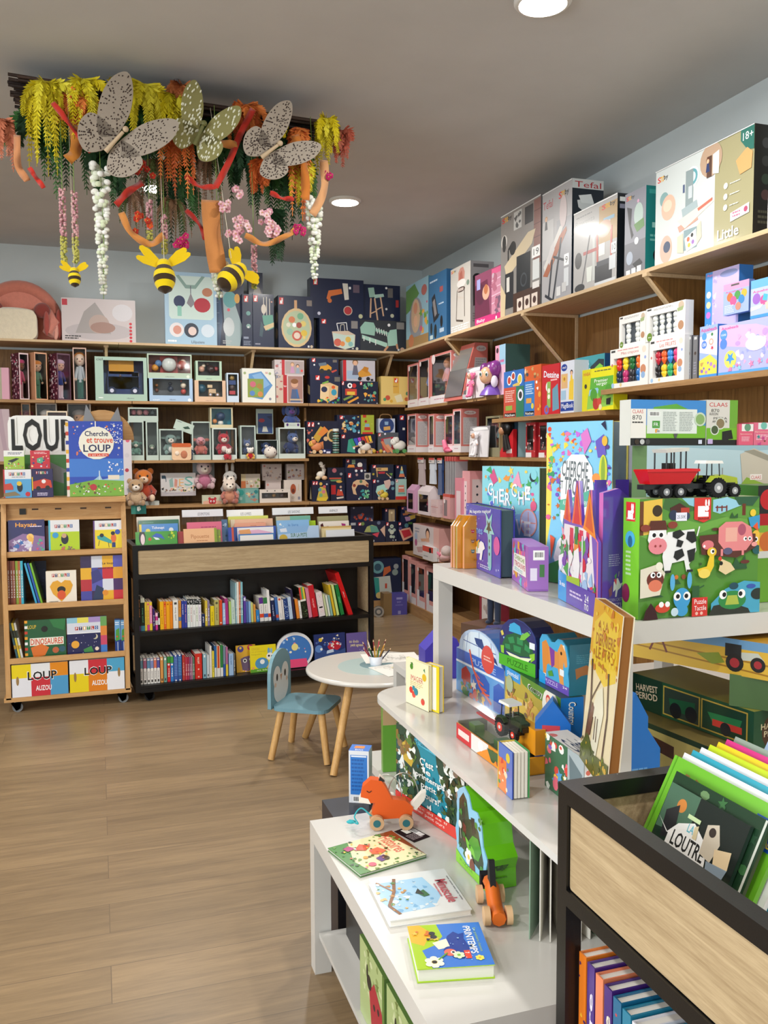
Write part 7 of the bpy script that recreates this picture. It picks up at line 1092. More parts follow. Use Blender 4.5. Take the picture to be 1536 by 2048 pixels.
sa = 'R 0 0 100 100 8fd8e4;P f0b49c 0,40 20,44 40,60 0,80;P e8b8a8 0,60 60,66 100,60 100,100 0,100;P 8ab8e8 30,50 100,40 100,80 60,90;S 46 4 4 96 44 3.2 e86a9c,f0a04c,4fb8c0,f0d86a,6a7ad8,f4f4f4,4fae6a;P d85a8c 14,10 22,2 30,14 22,18;P 3fa86a 8,4 16,0 20,8;P f0a4c0 56,16 66,4 72,20;C 90 9 5 2c3a44;C 92 7 5 8fd8e4;'
sb = ''.join(f'A {x} {y} {x+9} {y+13} {a} f8f8fc {c};' for x, y, a, c in ((12, 16, -8, 'C'), (22, 24, 0, 'H'), (33, 22, 0, 'E'), (44, 25, 6, 'R'), (55, 16, -4, 'C'), (67, 23, 2, 'H'), (78, 18, 0, 'E')))
book(p, .05, sa + sb.replace('f8f8fc', '3a6a9a') + sb + 'C 92 36 5 e86a8c;C 84 52 14 f0a090;C 84 52 12.5 c8ccf0;L f09a88 1 72,52 96,52;L f09a88 1 84,42 84,62;U 54 38 62 47 f4f8fc &;U 50 48 61 64 f0f0f4 U;U 63 50 75 65 f4f4f8 V;U 77 51 88 65 f4f4f8 E;R 46 80 66 86 3c3a5c;T 48 81.5 64 85 fff LICORNES;P 4a5ac8 78,80 92,76 98,84 82,86;P d84a6c 66,74 76,80 72,88;S 14 4 60 60 96 3 f0c4b8,a8d8e0', 'pastel blue and pink CHERCHE search book behind the violet unicorn book', 'a8dce8', pages='5a6a5a')
p = onz(1024, 1157, 1056, 1183, 1076, ZT3)
carton('card_game_box', p, .055, 'R 0 0 100 100 a86ac0;S 34 2 2 98 98 6 e8a83c,e86a9c,6ac0d0,f0e8d8,8a3a9c,d8605c;P f4f0ea 14,32 84,26 90,72 10,76;U 20 34 80 44 7a9a3c CHERCHE;U 18 48 84 60 c8506a TROUVE;H 20 64 80 72 2 8ac0c8', 'small purple card game box with cream CHERCHE TROUVE panel', 'card game', side='9468b4', r='R 0 0 100 100 9a6cb8;R 24 8 80 30 f0f0f0;BC 30 11 74 26;R 10 48 44 76 e0d8ec;R 56 40 80 68 4a7a4c;R 2 96 98 98 8458a8')
p = onz(1091, 1162, 1221, 1180, 845, ZT3); P3 = p
book(p, .075, 'R 0 0 100 100 86ccec;P f0dc5c 0,6 10,10 8,60 0,80;S 70 4 4 62 34 3.2 f0a02c,e8503c,f4d84a,c86ad8,5fb86a,e878a8,6a8ae8;S 40 4 30 30 60 3 7a5ac8,e86a9c,3f9a6a,d0703c;S 26 60 10 98 40 3.2 5a3a8c,e86aa8,6a7ae0,f0e070;P d87ac8 54,8 64,4 70,12 60,20;P 6a5ac0 76,12 88,8 92,20 80,22;P 1f2048 84,2 90,0 92,6;P f4f4f6 24,28 40,20 60,20 72,28 76,50 70,66 40,74 24,60;A 26 24 66 34 -4 6a7478 CHERCHE;A 22 36 28 41 0 6a7478 ET;A 30 34 68 45 -4 6a7478 TROUVE;P 5fb89c 24,48 44,46 70,41 76,46 70,50 44,55 22,54;T 28 48 68 51 f0f8f4 AU ROYAUME DES LICORNES;A 28 56 62 68 -2 5a8a94 GEANT;E 88 30 6 10 d8dc3c;E 88 30 3 9 8fb03c;C 78 34 6 f09a4c;E 90 50 5 4 f0b8a0;P f4f4f8 20,74 34,66 40,80 36,94 24,96 14,84;P f09aa8 26,64 34,68 32,78;P e8603c 8,70 16,72 10,86;P 4fae5a 0,90 30,84 70,92 100,88 100,100 0,100;E 90 12 4 3 f0b83c', 'giant light blue CHERCHE ET TROUVE unicorn board book, tallest on the table', 'f0dc6a', board=True, pages='8a9aa8')
b = B('glossy_print'); rzp = P3.rz; w = P3.w
q = empty('giant_board_book', 'thick giant board book with fanned coloured page edges behind the unicorn search book', 'book', (P3.loc[0] + .078 * -sin(rzp), P3.loc[1] + .078 * cos(rzp), ZT3), rzp)
for i, c in enumerate(('b8b8c4', '4a3c90', '8ac0e0', '2c3456', '5fa08c', '6a1c2c', 'a8d0e8')):
 o = B('glossy_print').bx(-w / 2 + .02, i * .021, 0, w / 2 + .046 + .021 * i, i * .021 + .006, P3.h * (.985 - .004 * i), c); o.build('page', q)
def shaped(name, label, p, prof, d, art, side, cat='puzzle box', r=None, edge=None, extra=None, base=None):
 """silhouette box: prof in percent of w,h (x, z up), rounded lid outline, art on the front"""
 t = empty(name, label, cat, p.loc, p.rz); w, h = p.w, p.h; b = B('glossy_print')
 P = [((x / 100 - .5) * w, z / 100 * h) for x, z in prof]
 b.prism(P, .003, d, side); b.prism([(x * 1.0, z) for x, z in P], 0, .003, base or edge or side, edge or side)
 b.art((-w / 2, 0, h), (1, 0, 0), (0, 0, -1), w, h, art);
 if r: b.art((w / 2 + .0004, 0, h), (0, 1, 0), (0, 0, -1), d, h, r)
 b.build('case', t); return t
p = onz(1118, 1196, 1192, 1236, 958, ZT3)
shaped('castle_puzzle', 'castle-shaped unicorn puzzle box with orange turrets and purple side', p, [(0, 0), (100, 0), (100, 56), (88, 62), (84, 94), (80, 94), (66, 64), (60, 66), (52, 100), (46, 100), (34, 66), (30, 68), (22, 92), (12, 68), (10, 40), (0, 34)], .010,
 'P f0e8f0 14,36 86,36 96,80 4,80;R 30 38 40 60 d8305c;R 56 38 66 60 d8305c;R 74 38 82 58 d8305c;P f0702c 12,32 22,8 32,34;P d8403c 16,32 22,14 27,33;P f0703c 36,34 49,0 62,34;P d8303c 40,34 49,8 58,34;P f08a2c 66,36 82,6 98,42;P d85a2c 72,34 82,14 92,38;S 60 2 46 98 84 6 e83c5c,f06a9c,d82c4c,4fa84c,f4f0f4,a8c8f0,3a8a4c,7a4ab0;R 44 46 56 72 e8903c;P f4f2f8 44,56 56,52 60,66 56,80 48,80 42,68;L f4f2f8 2 30,44 30,80;L e8e8f8 3 66,42 66,78;R 46 36 54 50 2f8a4c;P a8c83c 20,78 60,76 60,84 20,84;P 6048b0 0,82 100,82 100,100 0,100;P 1c9ae0 0,76 24,78 24,100 0,100;U 4 84 20 88 fff 36 mois;H 34 88 70 94 2 d8c8f0;T 74 86 84 92 fff 24;T 74 93 84 98 fff mo', '5c44a8', edge='d8708c', base='7a5ac0')
b = B('glossy_print'); a = PZ(1196, 1232, ZT3); c2 = PZ(1250, 1224, ZT3)
wv = place(a.x + .004, a.y, c2.x, c2.y, ZT3, .27); w = wv.w; h = ZV(a, 978) - ZT3; n = 12
ed = [(w + .010 * sin(i / n * 2 * pi + .8) - .004, h * (1 - i / n)) for i in range(n + 1)]
b.prism([(0, 0), (0, h * .97), (w * .6, h)] + [(x, z) for x, z in ed if z < h * .99], 0, .012, '5c44ac', 'c86ab4')
b.art((0, -.0002, h), (1, 0, 0), (0, 0, -1), w, h, 'H 24 52 72 62 6 a898d8;T 10 87 86 89.6 c8b8e8 UNICORN CASTLE;U 10 91 92 95.5 b4a0e0 PUZZLE;P f0eef4 44,74 60,71 70,76 80,75 72,79 60,81 56,86 50,86 52,80 42,82;P e8506c 44,72 56,71 54,77;P 8a5a70 24,80 38,76 38,84 28,86;P 5fa06a 46,69 56,67 52,73;L d8c8a0 1.5 62,70 64,66')
b.build('castle_puzzle_case', None, (a.x + .006, a.y - .006, ZT3), wv.rz, 0, 'wavy-edged purple puzzle case with UNICORN CASTLE PUZZLE lettering', 'puzzle box')
b = B('glossy_print'); q = PZ(1190, 1180, ZT3); h = ZV(q, 960) - ZT3; b.bx(0, 0, 0, .1, .01, h, '5a3fae'); b.art((0, 0, h), (1, 0, 0), (0, 0, -1), .1, h, 'VD 30 2 60 30 d86ac0 COLOR'); b.build('purple_puzzle_case', None, (q.x, q.y, ZT3), -.03, 0, 'plain violet puzzle case standing just behind the castle puzzle turrets', 'puzzle box')
p = onz(1276, 1240, 1513, 1222, 1001, ZT3)
p.h = ZV((p.loc[0], p.loc[1], 0), 995) - ZT3
cow = 'P f0f0f0 22,28 44,26 46,44 40,56 42,62 38,62 36,52 26,54 24,62 20,62 18,48;P f2f2f2 8,22 20,22 22,34 18,44 10,44 6,34;P 5a2a1c 8,18 20,18 22,26 6,26;E 4 24 4 3 8a3a2c;E 26 22 4 3 8a3a2c;E 14 39 7.5 7 e88a94;C 10.5 30 2.6 fff;C 17 30 2.6 fff;C 11 30 1.5 111;C 16.6 30 1.5 111;P 1a1a1a 26,28 32,26 36,30 30,34 26,32;P 1a1a1a 38,28 44,28 46,36 42,38 37,34;P 1a1a1a 28,44 34,42 36,48 30,52 27,49;P 1a1a1a 38,44 45,42 44,52 40,54;P 1a1a1a 30,34 35,36 33,41 29,40;L f0f0f0 1 46,32 48,24;R 20 60 25 62 222;R 38 60 43 62 222;C 12 39 .8 933;C 16 39 .8 933'
pig = 'P 5a2c20 48,32 80,30 96,32 96,44 80,52 66,50 50,48;P e88a8c 64,26 70,21 84,21 92,26 94,38 88,46 70,46 64,38;P eeb0a0 70,26 80,26 80,38 70,38;E 84 28 3.5 5 b0546c;C 87 36 1.6 fff;C 91 36 1.6 fff;C 91 36 .8 111;C 87.5 36 .8 111;E 95 41 2.6 2 f0a09c;R 66 44 68 50 e88a8c;R 84 44 86 50 e88a8c;E 55 40 5 4 e07a80;C 52 41 1 fff;E 72 46 4 3 5a5a7a'
low = 'P e4dcc8 0,58 14,54 20,62 16,80 0,82;E 12 67 7 7 6a2c20;E 12 72 5.5 5 e07a5c;C 10 63 2 fff;C 15 63 2 fff;C 10.4 63 1 111;C 14.6 63 1 111;C 15 56 3 f0ecd8;E 34 84 7 9 3fa0d8;E 26 70 2 7 5ab0e0;E 40 69 2 7 5ab0e0;C 30 82 3 fff;C 38 82 3 fff;C 30.5 82 1.6 111;C 37.5 82 1.6 111;E 34 94 5 5 3fa0d8;C 28 95 3 cfe8f4;E 18 91 6 4 d8482c;C 17 88 2 fff;C 22 88 2 fff;P f0cc2c 46,60 54,58 57,46 55,44 60,44 60,58 56,66 48,66;E 58 46 4 4 e8c42c;C 58.5 45.5 1.8 fff;C 59 45.5 1 111;E 52 64 5 4 f4d860;P e8d0a0 66,52 74,56 78,62 70,66 64,62;C 66 56 1.5 111;C 65 52 1.5 d8402c;R 42 74 48 84 2a5a30;L 2a5a30 1 48,76 52,74;R 42 84 55 100 d8342c;T 44 85.5 54 89.5 fff Puzzle;T 44 91 54 95 fff Tactile;C 46 97.5 1.2 f4c0b0;C 50 97.5 1.2 f4c0b0;P 4aa8c8 58,90 70,78 86,72 100,74 100,100 58,100;P 2c3028 56,100 60,92 74,90 90,96 92,100;E 76 88 12 8 2f8a44;P b0c04a 72,84 80,84 82,92 70,92;C 68 83 3.2 fff;C 84 83 3.2 fff;C 69 83 1.7 111;C 83 83 1.7 111;E 77 76 4 3 1f4a5a;E 98 84 6 5 26302a;E 92 77 4 2 3a5ab0;P 3a0e14 2,100 4,92 8,86 12,92 14,100'
carton('tactile_puzzle_box', p, .062, 'R 0 0 100 100 568f34;P 6ea844 0,22 30,16 50,22 100,10 100,30 60,26 20,40 0,30;P 3f6a34 20,0 30,0 48,10 30,14 18,8;P 8fc8dc 34,0 44,0 46,8 40,6;P 9ad0e4 60,2 72,0 88,6 66,14 60,12;P e8c04c 2,2 18,0 18,28 2,30;R 0 2 3 30 6a3a1c;C 14 10 4 3a2a14;P 5f9a3c 66,16 84,8 100,10 100,20;P 2c5a3c 78,0 100,0 94,8 82,7;R 85 6 88 16 6a3018;R 62 8 72 9 7a2c20;R 63 7 64 12 7a2c20;R 67 7 68 12 7a2c20;R 71 7 72 12 7a2c20;P 4a2018 24,8 32,4 38,8 36,14 26,14;C 27 14 3.6 2a3450;R 33 8 40 14 b83a2c;C 38 15 2.6 34405c;R 29 12 38 19 eef;T 30 14 37 17 456 25.50€;P d8342c 44,0 58,0 58,18 52,21 44,18;P fff 47,7 53,7 53,12 56,12 56,16 47,16;E 54.5 9 1.8 2.4 fff;E 53.6 4.4 .8 3 fff;E 56 4.4 .8 3 fff;T 47 16.5 56 19 2c1c14 Janod;P 2c5a2c 74,18 76,13 78,17 81,14 81,18;P 2c5a34 76,62 80,52 84,58 88,50 90,62;P 2c5a34 24,72 26,68 30,66 34,72;P 2c5a34 10,82 14,78 20,82;E 62 27 3 1.3 5a2c20;E 88 56 4 1.6 6a2c24;C 50 56 1 3a5a24;C 30 66 1.6 d87a2c;C 36 66 1.8 8a4a2c;C 94 14 2.6 f0cc3c;P 3a9acc 90,18 100,16 100,28 92,26;E 97 36 4 7 f0c040;P e8582c 94,26 98,22 99,30;C 97 37 1.8 fff;C 97 37 1 111;E 98 46 4 4 1f5a5c;' + cow + ';' + pig + ';' + low, 'large green farm puzzle box with cow and pig and Puzzle Tactile label', 'puzzle box', side='6cb02c', top='8a9a6a', l='R 0 0 100 100 7cc82c;J 16 3 74 19;T 20 16 70 18 fff Janod;C 45 34 30 4fb0d8;E 45 36 14 5 2c6a8c;H 20 44 56 66 6 c8ecb0;E 22 80 24 8 7a1c44')
TPX = p
a0 = Vector((p.loc[0], p.loc[1], 0)); X = Vector((cos(p.rz), sin(p.rz), 0)); zt = p.top + .0005; ym = .032
def tyre(t, x, y, r, w, rim, lug=True, name='wheel'):
 b = B('rubber'); n = 20
 b.disc((x, y, r), r * .92, w, (0, 1, 0), '17181a', seg=28)
 if lug:
  for i in range(n):
   a = 2 * pi * i / n; c, s = cos(a), sin(a); b.add([(x + c * r * q - s * e * r * .07, y + k * w / 2, r + s * r * q + c * e * r * .07) for k in (-1, 1) for q, e in ((.86, -1), (.86, 1), (1, 1), (1, -1))], [(0, 1, 2, 3), (7, 6, 5, 4), (3, 2, 6, 7), (0, 3, 7, 4), (2, 1, 5, 6)], '1c1d1f')
 o = b.build(name, t); B('plastic').disc((x, y, r), r * .5, w * 1.04, (0, 1, 0), rim, seg=18).disc((x, y, r), r * .2, w * 1.12, (0, 1, 0), 'ddd', seg=10).build('rim', o)
def tractor(name, label, loc, rz, s=1, body='a8b82c', roof='eceae4', rim='9a9c9e', dark='1c1d1f'):
 """facing +x, rear axle at x=0"""
 t = empty(name, label, 'toy tractor', loc, rz); t.scale = (s, s, s)
 b = B('plastic'); b.prism([(.015, .028), (.072, .028), (.076, .036), (.074, .05), (.03, .058), (.012, .055)], -.014, .014, body); b.bx(.022, -.0145, .028, .068, .0145, .038, dark); b.bx(.07, -.012, .026, .078, .012, .04, dark); b.build('bonnet', t)
 b = B('plastic'); b.bx(-.02, -.012, .02, .06, .012, .032, dark); b.tube([(.05, -.022, .014), (.05, .022, .014)], .004, dark); b.build('chassis', t)
 b = B('plastic');
 for x, y in ((-.022, -.017), (-.022, .017), (.02, -.015), (.02, .015)): b.tube([(x, y, .04), (x * .9, y * .9, .086)], .0016, dark, seg=6)
 b.bx(-.012, -.01, .035, .008, .01, .056, dark); b.bx(-.024, -.018, .034, .02, .018, .046, dark); b.build('cab', t)
 b = B('plastic'); b.prism([(-.03, .086), (.026, .086), (.022, .093), (-.026, .094)], -.021, .021, roof); b.build('roof', t)
 b = B('plastic');
 for k in (-1, 1): b.prism([(-.028, .04), (-.014, .056), (.012, .055), (.024, .044), (.02, .042), (.008, .05), (-.012, .05), (-.024, .04)], k * .028 - .007, k * .028 + .007, body)
 b.tube([(.03, -.012, .055), (.03, -.012, .075)], .0014, '888', seg=6); b.build('mudguard', t)
 for y in (-.028, .028): tyre(t, 0, y, .026, .016, rim)
 for y in (-.024, .024): tyre(t, .055, y, .018, .012, rim)
 return t
L = lambda u, y=ym: a0 + X * ((PY(u, 960, p.loc[1] + .05).x - a0.x)) + Vector((0, y, 0))
q = L(1408); tractor('toy_tractor', 'small lime green toy tractor with white roof on the farm puzzle box', (q.x, q.y, zt), p.rz, .92)
q = L(1322); t = empty('toy_trailer', 'red toy farm trailer on the farm puzzle box', 'toy trailer', (q.x, q.y, zt), p.rz)
b = B('plastic'); x0, x1 = -.068, .072
b.add([(x0, -.026, .064), (x1, -.026, .068), (x1, .026, .068), (x0, .026, .064), (x0 + .012, -.02, .034), (x1 - .022, -.02, .034), (x1 - .022, .02, .034), (x0 + .012, .02, .034)], [(0, 4, 5, 1), (1, 5, 6, 2), (2, 6, 7, 3), (3, 7, 4, 0), (4, 7, 6, 5)], 'c8141c'); b.bx(x0, -.027, .062, x1, -.025, .067, 'd01820'); b.bx(x0, .025, .062, x1, .027, .067, 'd01820'); b.add([(x0 + .004, -.024, .058), (x1 - .004, -.024, .062), (x1 - .004, .024, .062), (x0 + .004, .024, .058)], [(0, 1, 2, 3)], 'a01018'); b.build('hopper', t)
b = B('plastic'); b.bx(x0, -.012, .022, x1 + .02, .012, .033, '1c1d20'); b.tube([(x1 + .015, 0, .026), (x1 + .05, 0, .024)], .003, '1c1d20'); b.build('chassis', t)
for x in (-.016, .022):
 for y in (-.02, .02): tyre(t, x, y, .0165, .011, '8a8c90', False)
q = L(1362, .085); t = empty('toy_tractor_cab', 'black toy tractor with pale roof standing behind the red trailer', 'toy tractor', (q.x, q.y, zt), p.rz + .1)
b = B('plastic'); b.prism([(-.04, .112), (.03, .116), (.03, .108), (-.036, .104)], -.024, .024, 'cfd0c8'); b.build('roof', t)
b = B('plastic')
for x, y in ((-.034, -.02), (-.034, .02), (-.012, -.02), (.008, -.02), (.016, .02), (.024, -.02)): b.tube([(x, y, .05), (x, y, .108)], .002, '1c1d20', seg=6)
b.bx(-.02, -.012, .05, .0, .012, .08, '222'); b.bx(-.045, -.022, .024, .05, .022, .052, '1c1d20'); b.build('cab', t)
for x in (-.03, .03):
 for y in (-.025, .025): tyre(t, x, y, .024, .012, '888')
yb = 1.93
a = PY(1294, 890, yb); c2 = PY(1640, 890, yb); p = place(a.x, yb, c2.x, yb, ZT3, ZV((PY(1400, 890, yb).x, yb, 0), 891) - ZT3)
carton('tractor_scene_box', p, .065, 'R 0 0 100 100 9cbcc8;P b8d0d8 0,0 60,4 100,0 100,30 50,34 0,30;R 0 34 100 42 8aa44c;P a4b464 0,36 50,40 100,38 100,60 0,60;P a8a48c 14,48 60,44 90,60 100,80 10,80;S 40 16 46 60 70 1 c8c0a8,8a8a7a;P c8bfae 52,6 60,2 100,24 100,50 54,30;P 8cae3c 52,28 56,22 100,42 100,62 96,64;P 9a9484 54,4 60,3 100,22 100,26;R 58 20 65 24 f0e8e0;T 58.6 21 64.4 23.4 c8202c CLAAS;L 1c1c1c 1 86,100 88,40 94,34;C 90 84 6 1c1c20;R 0 92 100 100 3f6a24', 'wide tractor picture box with sky and a green CLAAS trailer, behind the toys', side='6a8a5a')
ps = p; zt2 = p.top + .0005
def onpl(u0, u1, vt, z, y): return onback(u0, u1, vt, z, y)
carton('farm_set_box', onpl(1262, 1412, 800, zt2, yb + .01), .05, 'R 0 0 100 60 3f8ad0;P 5fa83c 30,16 60,8 90,30 98,58 20,60;R 0 56 100 100 74b42c;R 0 84 100 100 1c1c1c;R 0 20 20 84 f0ece4;T 2 22 16 30 c8202c CLAAS;T 2 34 14 44 333 870;H 2 48 18 54 1 333;R 21 20 88 74 e4eae4;BC 24 26 38 36;R 28 46 38 62 4a9a3c;T 30 50 36 58 fff FR;R 32 64 36 72 e8a02c;H 42 26 62 70 12 a8b0ac;H 64 26 84 70 12 a8b0ac;BC 34 66 38 72;C 92 42 8 c8d8c0;C 92 42 6 8aae6a;C 8 92 3 3a2c20;C 15 92 3 c8c8c8;C 22 92 3 444;R 90 88 95 97 d8dcf0;P 555 56,74 62,74 60,84 58,84', 'green farm set box with large white barcode label, left of the CLAAS box', side='dfe0d8', cat='toy box')
carton('trailer_set_box', onpl(1414, 1476, 800, zt2, yb + .008), .09, 'R 0 0 74 68 d8d4cc;R 74 0 100 100 70a838;T 8 6 66 15 c8202c CLAAS;T 14 20 40 27 333 870;T 8 28 36 34 333 AXION;T 22 38 66 43 333 PEFRA;T 18 45 66 50 333 ANHANGER;R 0 62 100 88 74b42c;R 0 88 100 100 1c1c1c;C 44 52 16 d8dcd0;C 44 52 13 8a7a5a;C 26 66 14 d8dcd0;C 26 66 11 4a5a3a;P 1c2018 50,70 80,66 86,86 50,88;C 62 84 10 222;R 4 86 20 97 c8b0e0', 'grey and green CLAAS 870 AXION box on top of the scene box', side='c8c8c0')
carton('pink_craft_box', onpl(1478, 1507, 848, zt2, yb + .0), .06, 'R 0 0 100 100 e0607c;P f0ece8 20,0 100,0 100,34 20,34;C 60 16 22 6a9a7c;T 10 44 90 52 f4e0d0 Sycomore;H 20 60 80 84 4 f4c0cc', 'small pink craft box with a white label, beside the CLAAS box', side='d05a74')
carton('pink_craft_box', onpl(1508, 1570, 845, zt2, yb + .0), .06, 'R 0 0 100 100 e0708c;R 14 2 50 30 e8ecec;C 32 14 10 7ac0b0;T 4 38 54 46 f4d8c0 Sycomore;H 8 54 48 80 4 f8d0dc;R 60 0 100 100 9cc8c0;S 16 10 60 96 98 5 f4e8e4,c84a8c,3a8a8c,7a4a3c', 'pink and mint craft box cut by the right edge, on the scene box', side='d86a80')
yq = 1.74; a = PY(1517, 960, yq); carton('red_green_box', place(a.x, yq, a.x + .16, yq, ZT3, .29), .1, 'R 0 0 100 100 6aa42c;R 0 0 100 32 1c1c1c;C 20 12 16 c81c24;R 0 24 100 34 b8141c;R 0 34 100 42 8ab83c;P e8b83c 0,40 100,40 100,56 0,58;C 20 48 16 d8702c;R 0 56 100 62 dfe0dc', 'green and red box edge at the right border beside the puzzle', side='3f7a20')
# things on the middle board
Z2T = .7215
def slab(name, loc, rz, w, h, th, art, label, cover='fff', lean=0, roll=0, cat='book', mat='glossy_print', pages='f0ece0', r=None, kids=()):
 """book or box standing with its cover facing local -y; origin bottom-left of the cover"""
 b = B(mat); c = .002
 b.bx(0, 0, 0, w, c, h, cover); b.bx(0, th - c, 0, w, th, h, cover); b.bx(0, c, 0, c, th - c, h, cover)
 b.bx(c, c, .002, w - .003, th - c, h - .002, pages, 'paper'); b.art((0, 0, h), (1, 0, 0), (0, 0, -1), w, h, art)
 if r: b.art((w, 0, h), (0, 1, 0), (0, 0, -1), th, h, r)
 o = b.build(name, None, loc, rz, -lean, label, cat); o.rotation_euler = (-lean, roll, rz); return o
p = onz(812, 1403, 857, 1424, 1314, Z2T)
slab('board_book', (PZ(812, 1403, Z2T).x, PZ(812, 1403, Z2T).y, Z2T), p.rz, p.w, p.h, .012, 'R 0 0 100 100 f2ecc4;T 22 34 76 46 c83c4c IMAGIER;H 20 48 76 60 3 d8c08a;C 26 16 7 4a8a2c;P 3a7a2c 20,8 30,6 34,12;C 82 30 9 e0b82c;P 4a8a5c 78,14 84,10 86,20;C 24 68 8 d83c34;C 36 76 8 e04838;C 46 68 9 2c8a9c;C 36 62 6 2f8aa0;C 76 84 8 d83c2c;R 76 76 78 80 3a7a2c', 'cream board book with fruit pictures and IMAGIER lettering', 'f4e9a8')
q = PZ(857, 1424, Z2T)
slab('board_book', (q.x + .004, q.y + .04, Z2T), p.rz + .1, .07, p.h, .02, 'R 0 0 100 100 ecd024;R 6 4 80 96 f0ece0', 'yellow-edged inner pages opening behind the cream fruit book', 'ecc81c')
p = onz(913, 1378, 1008, 1436, 1262, Z2T); p.h = ZV((p.loc[0], p.loc[1], 0), 1262) - Z2T
dome = [(0, 0), (100, 0), (100, 62), (96, 64)] + [(50 + 44 * cos(radians(a)), 66 + 34 * sin(radians(a))) for a in range(0, 181, 15)] + [(4, 64), (0, 62)]
shaped('museum_puzzle', 'museum-shaped puzzle box with glass dome and red dinosaur skeleton', p, dome, .09, 'P d8e8f4 14,36 18,18 32,6 50,2 68,6 82,18 86,36;L 3a5a9c .8 50,2 50,36;L 3a5a9c .8 26,10 22,36;L 3a5a9c .8 74,10 78,36;L 3a5a9c .8 16,22 84,22;P 1c3c7c 40,12 56,10 60,18 84,28 88,36 62,26 44,20;P 2c60c0 0,38 100,36 100,52 0,54;U 34 42 84 50 9cb8e8 PUZZLE;C 68 34 13 d8483c;H 60 30 76 38 2 f4c0b0;R 0 54 100 100 5a9ad8;P 2458b8 36,98 36,66 46,58 62,58 72,66 72,98;P b82c34 12,66 22,58 32,66 32,80 12,80;P 2458b8 80,98 80,66 90,58 100,62 100,98;L e8f0f8 2 0,56 100,54;L d85a3c 3 30,32 38,56 52,76 76,92;L d85a3c 1.4 42,60 52,66;L d85a3c 1.4 46,68 60,72;L d85a3c 1.4 50,76 66,78;L d85a3c 1.4 56,84 72,82;S 20 6 78 60 98 4 e8e0d0,3a8a3c,d8a83c,345,c84a3c', '3a74c4', edge='b8d0ec')
a = PZ(1122, 1541, Z2T); L_ = .36
pc = Pl(); pc.rz = radians(-93); pc.w = L_; pc.h = .19; pc.loc = (a.x + .007, a.y + L_ / 2, Z2T); pc.top = Z2T + .19
carton('farm_playset_box', pc, .065, 'R 0 0 100 100 b8a43c;P 5a8a2c 30,0 100,0 100,18 60,20 34,12;R 0 0 30 16 2f94d8;T 4 3 26 13 fff playmobil;P d8b84c 0,40 60,34 100,60 100,100 0,100;U 44 6 70 18 f4f4ec Country;U 45 7 69 17 1c1c14 Country;C 84 22 14 e8e4d8;D 80 14 4 c83c3c 7a9ab8;D 88 16 4 e8a03c d8503c;S 30 4 24 56 70 3 c88a4c,8a9a3c,e8c87c,7a5a3c;R 60 50 80 76 8ab8c8;R 0 92 100 100 1f78c4;S 14 60 60 96 90 3 6a4a2c,e8c050,4a7a3c;C 10 24 7 a8b48c', 'long farm playset box with playmobil Country lettering', side='1f78c4', top='2a4a3c', r='R 0 0 100 100 1f78c4;VD 24 6 70 38 1a1a14 Country;VD 24 6 66 38 f4f4ec Country;V 28 52 72 94 e8f0f8 playmobil')
p = onz(1079, 1362, 1138, 1393, 1262, pc.top + .0005); P = p
hp = [(0, 8), (0, 84), (8, 96), (24, 99), (40, 88), (52, 90), (62, 99), (76, 100), (90, 90), (95, 76), (100, 62), (96, 40), (100, 24), (100, 0), (0, 0)]
hz = 'P d88a3c 8,20 22,12 34,24 36,54 26,60 22,84 14,84 10,54;P e0984c 62,24 72,8 84,10 92,30 94,46 86,50 82,40 80,60 84,90 72,92 64,60;P d8904c 30,28 66,26 68,58 34,58;P 7c3a9c 34,22 52,26 52,54 42,62;C 74 26 3 2a1a14;P f0e4d0 78,10 84,8 86,20;P f0e8d8 14,78 24,78 24,90 14,90;P f0e8d8 70,84 84,84 86,94 72,94;R 70 56 84 68 e8f0f4;R 0 84 100 100 6a50b4;T 20 87 64 95 d0c4f0 PUZZLE;T 80 86 94 90 fff 24;P 4a9a3c 30,72 44,66 50,76 34,80;P 1c9ae0 0,76 22,80 22,100 0,100'
shaped('horse_puzzle', 'horse-shaped puzzle box with a brown horse, on the playset box', p, hp, .085, 'P 3fa8d8 0,16 8,4 24,1 40,12 52,10 62,1 76,0 90,10 95,24 100,38 96,60 100,76 100,86 0,86;' + hz, '22788f', r='R 0 4 100 100 22788f;P b8743c 20,50 60,44 80,54 76,66 60,62 40,64 24,70;H 24 24 80 42 5 4a98ac', edge='3fa8d8')
p = onz(1005, 1331, 1079, 1362, 1231, pc.top + .0005); p.loc = (P.loc[0] - .005, p.loc[1] + .03, p.loc[2])
tp = [(0, 0), (100, 0), (100, 60), (96, 76), (84, 90), (66, 98), (46, 100), (26, 94), (10, 80), (2, 60)]
shaped('turtle_puzzle', 'round-topped puzzle box with green turtle in a blue hat', p, tp, .07, 'P 2c3470 2,100 0,40 10,20 26,6 46,1 66,3 84,11 96,25 100,42 100,100;S 14 6 14 94 50 1.6 e8e8f8,8ac8e8;P 1f5f3c 8,58 20,38 44,28 70,30 90,44 96,62 60,70 20,68;P 2f8a54 24,42 40,36 44,48 30,52;P 2f8a54 50,34 66,36 66,48 50,48;P 2f8a54 72,42 86,48 84,58 70,54;P 2f8a54 16,56 30,54 32,64 18,64;P 2f8a54 40,52 62,52 60,64 42,64;P 3fa8d8 30,14 42,8 58,12 64,28 28,28;P 78c04c 62,28 78,18 86,22 70,36 58,38;P 8ac83c 4,62 14,60 14,76 6,76;P 8ac83c 84,60 98,54 98,66 88,74;P e8f0c8 20,70 60,72 90,66 80,76 30,76;P d8c85c 4,34 10,30 14,38 8,42;R 84 36 98 48 e8f0f4;P 4aae2c 0,78 100,74 100,100 0,100;U 24 82 80 94 2a7a1c PUZZLE', '252c5c', edge='4a5aa8')
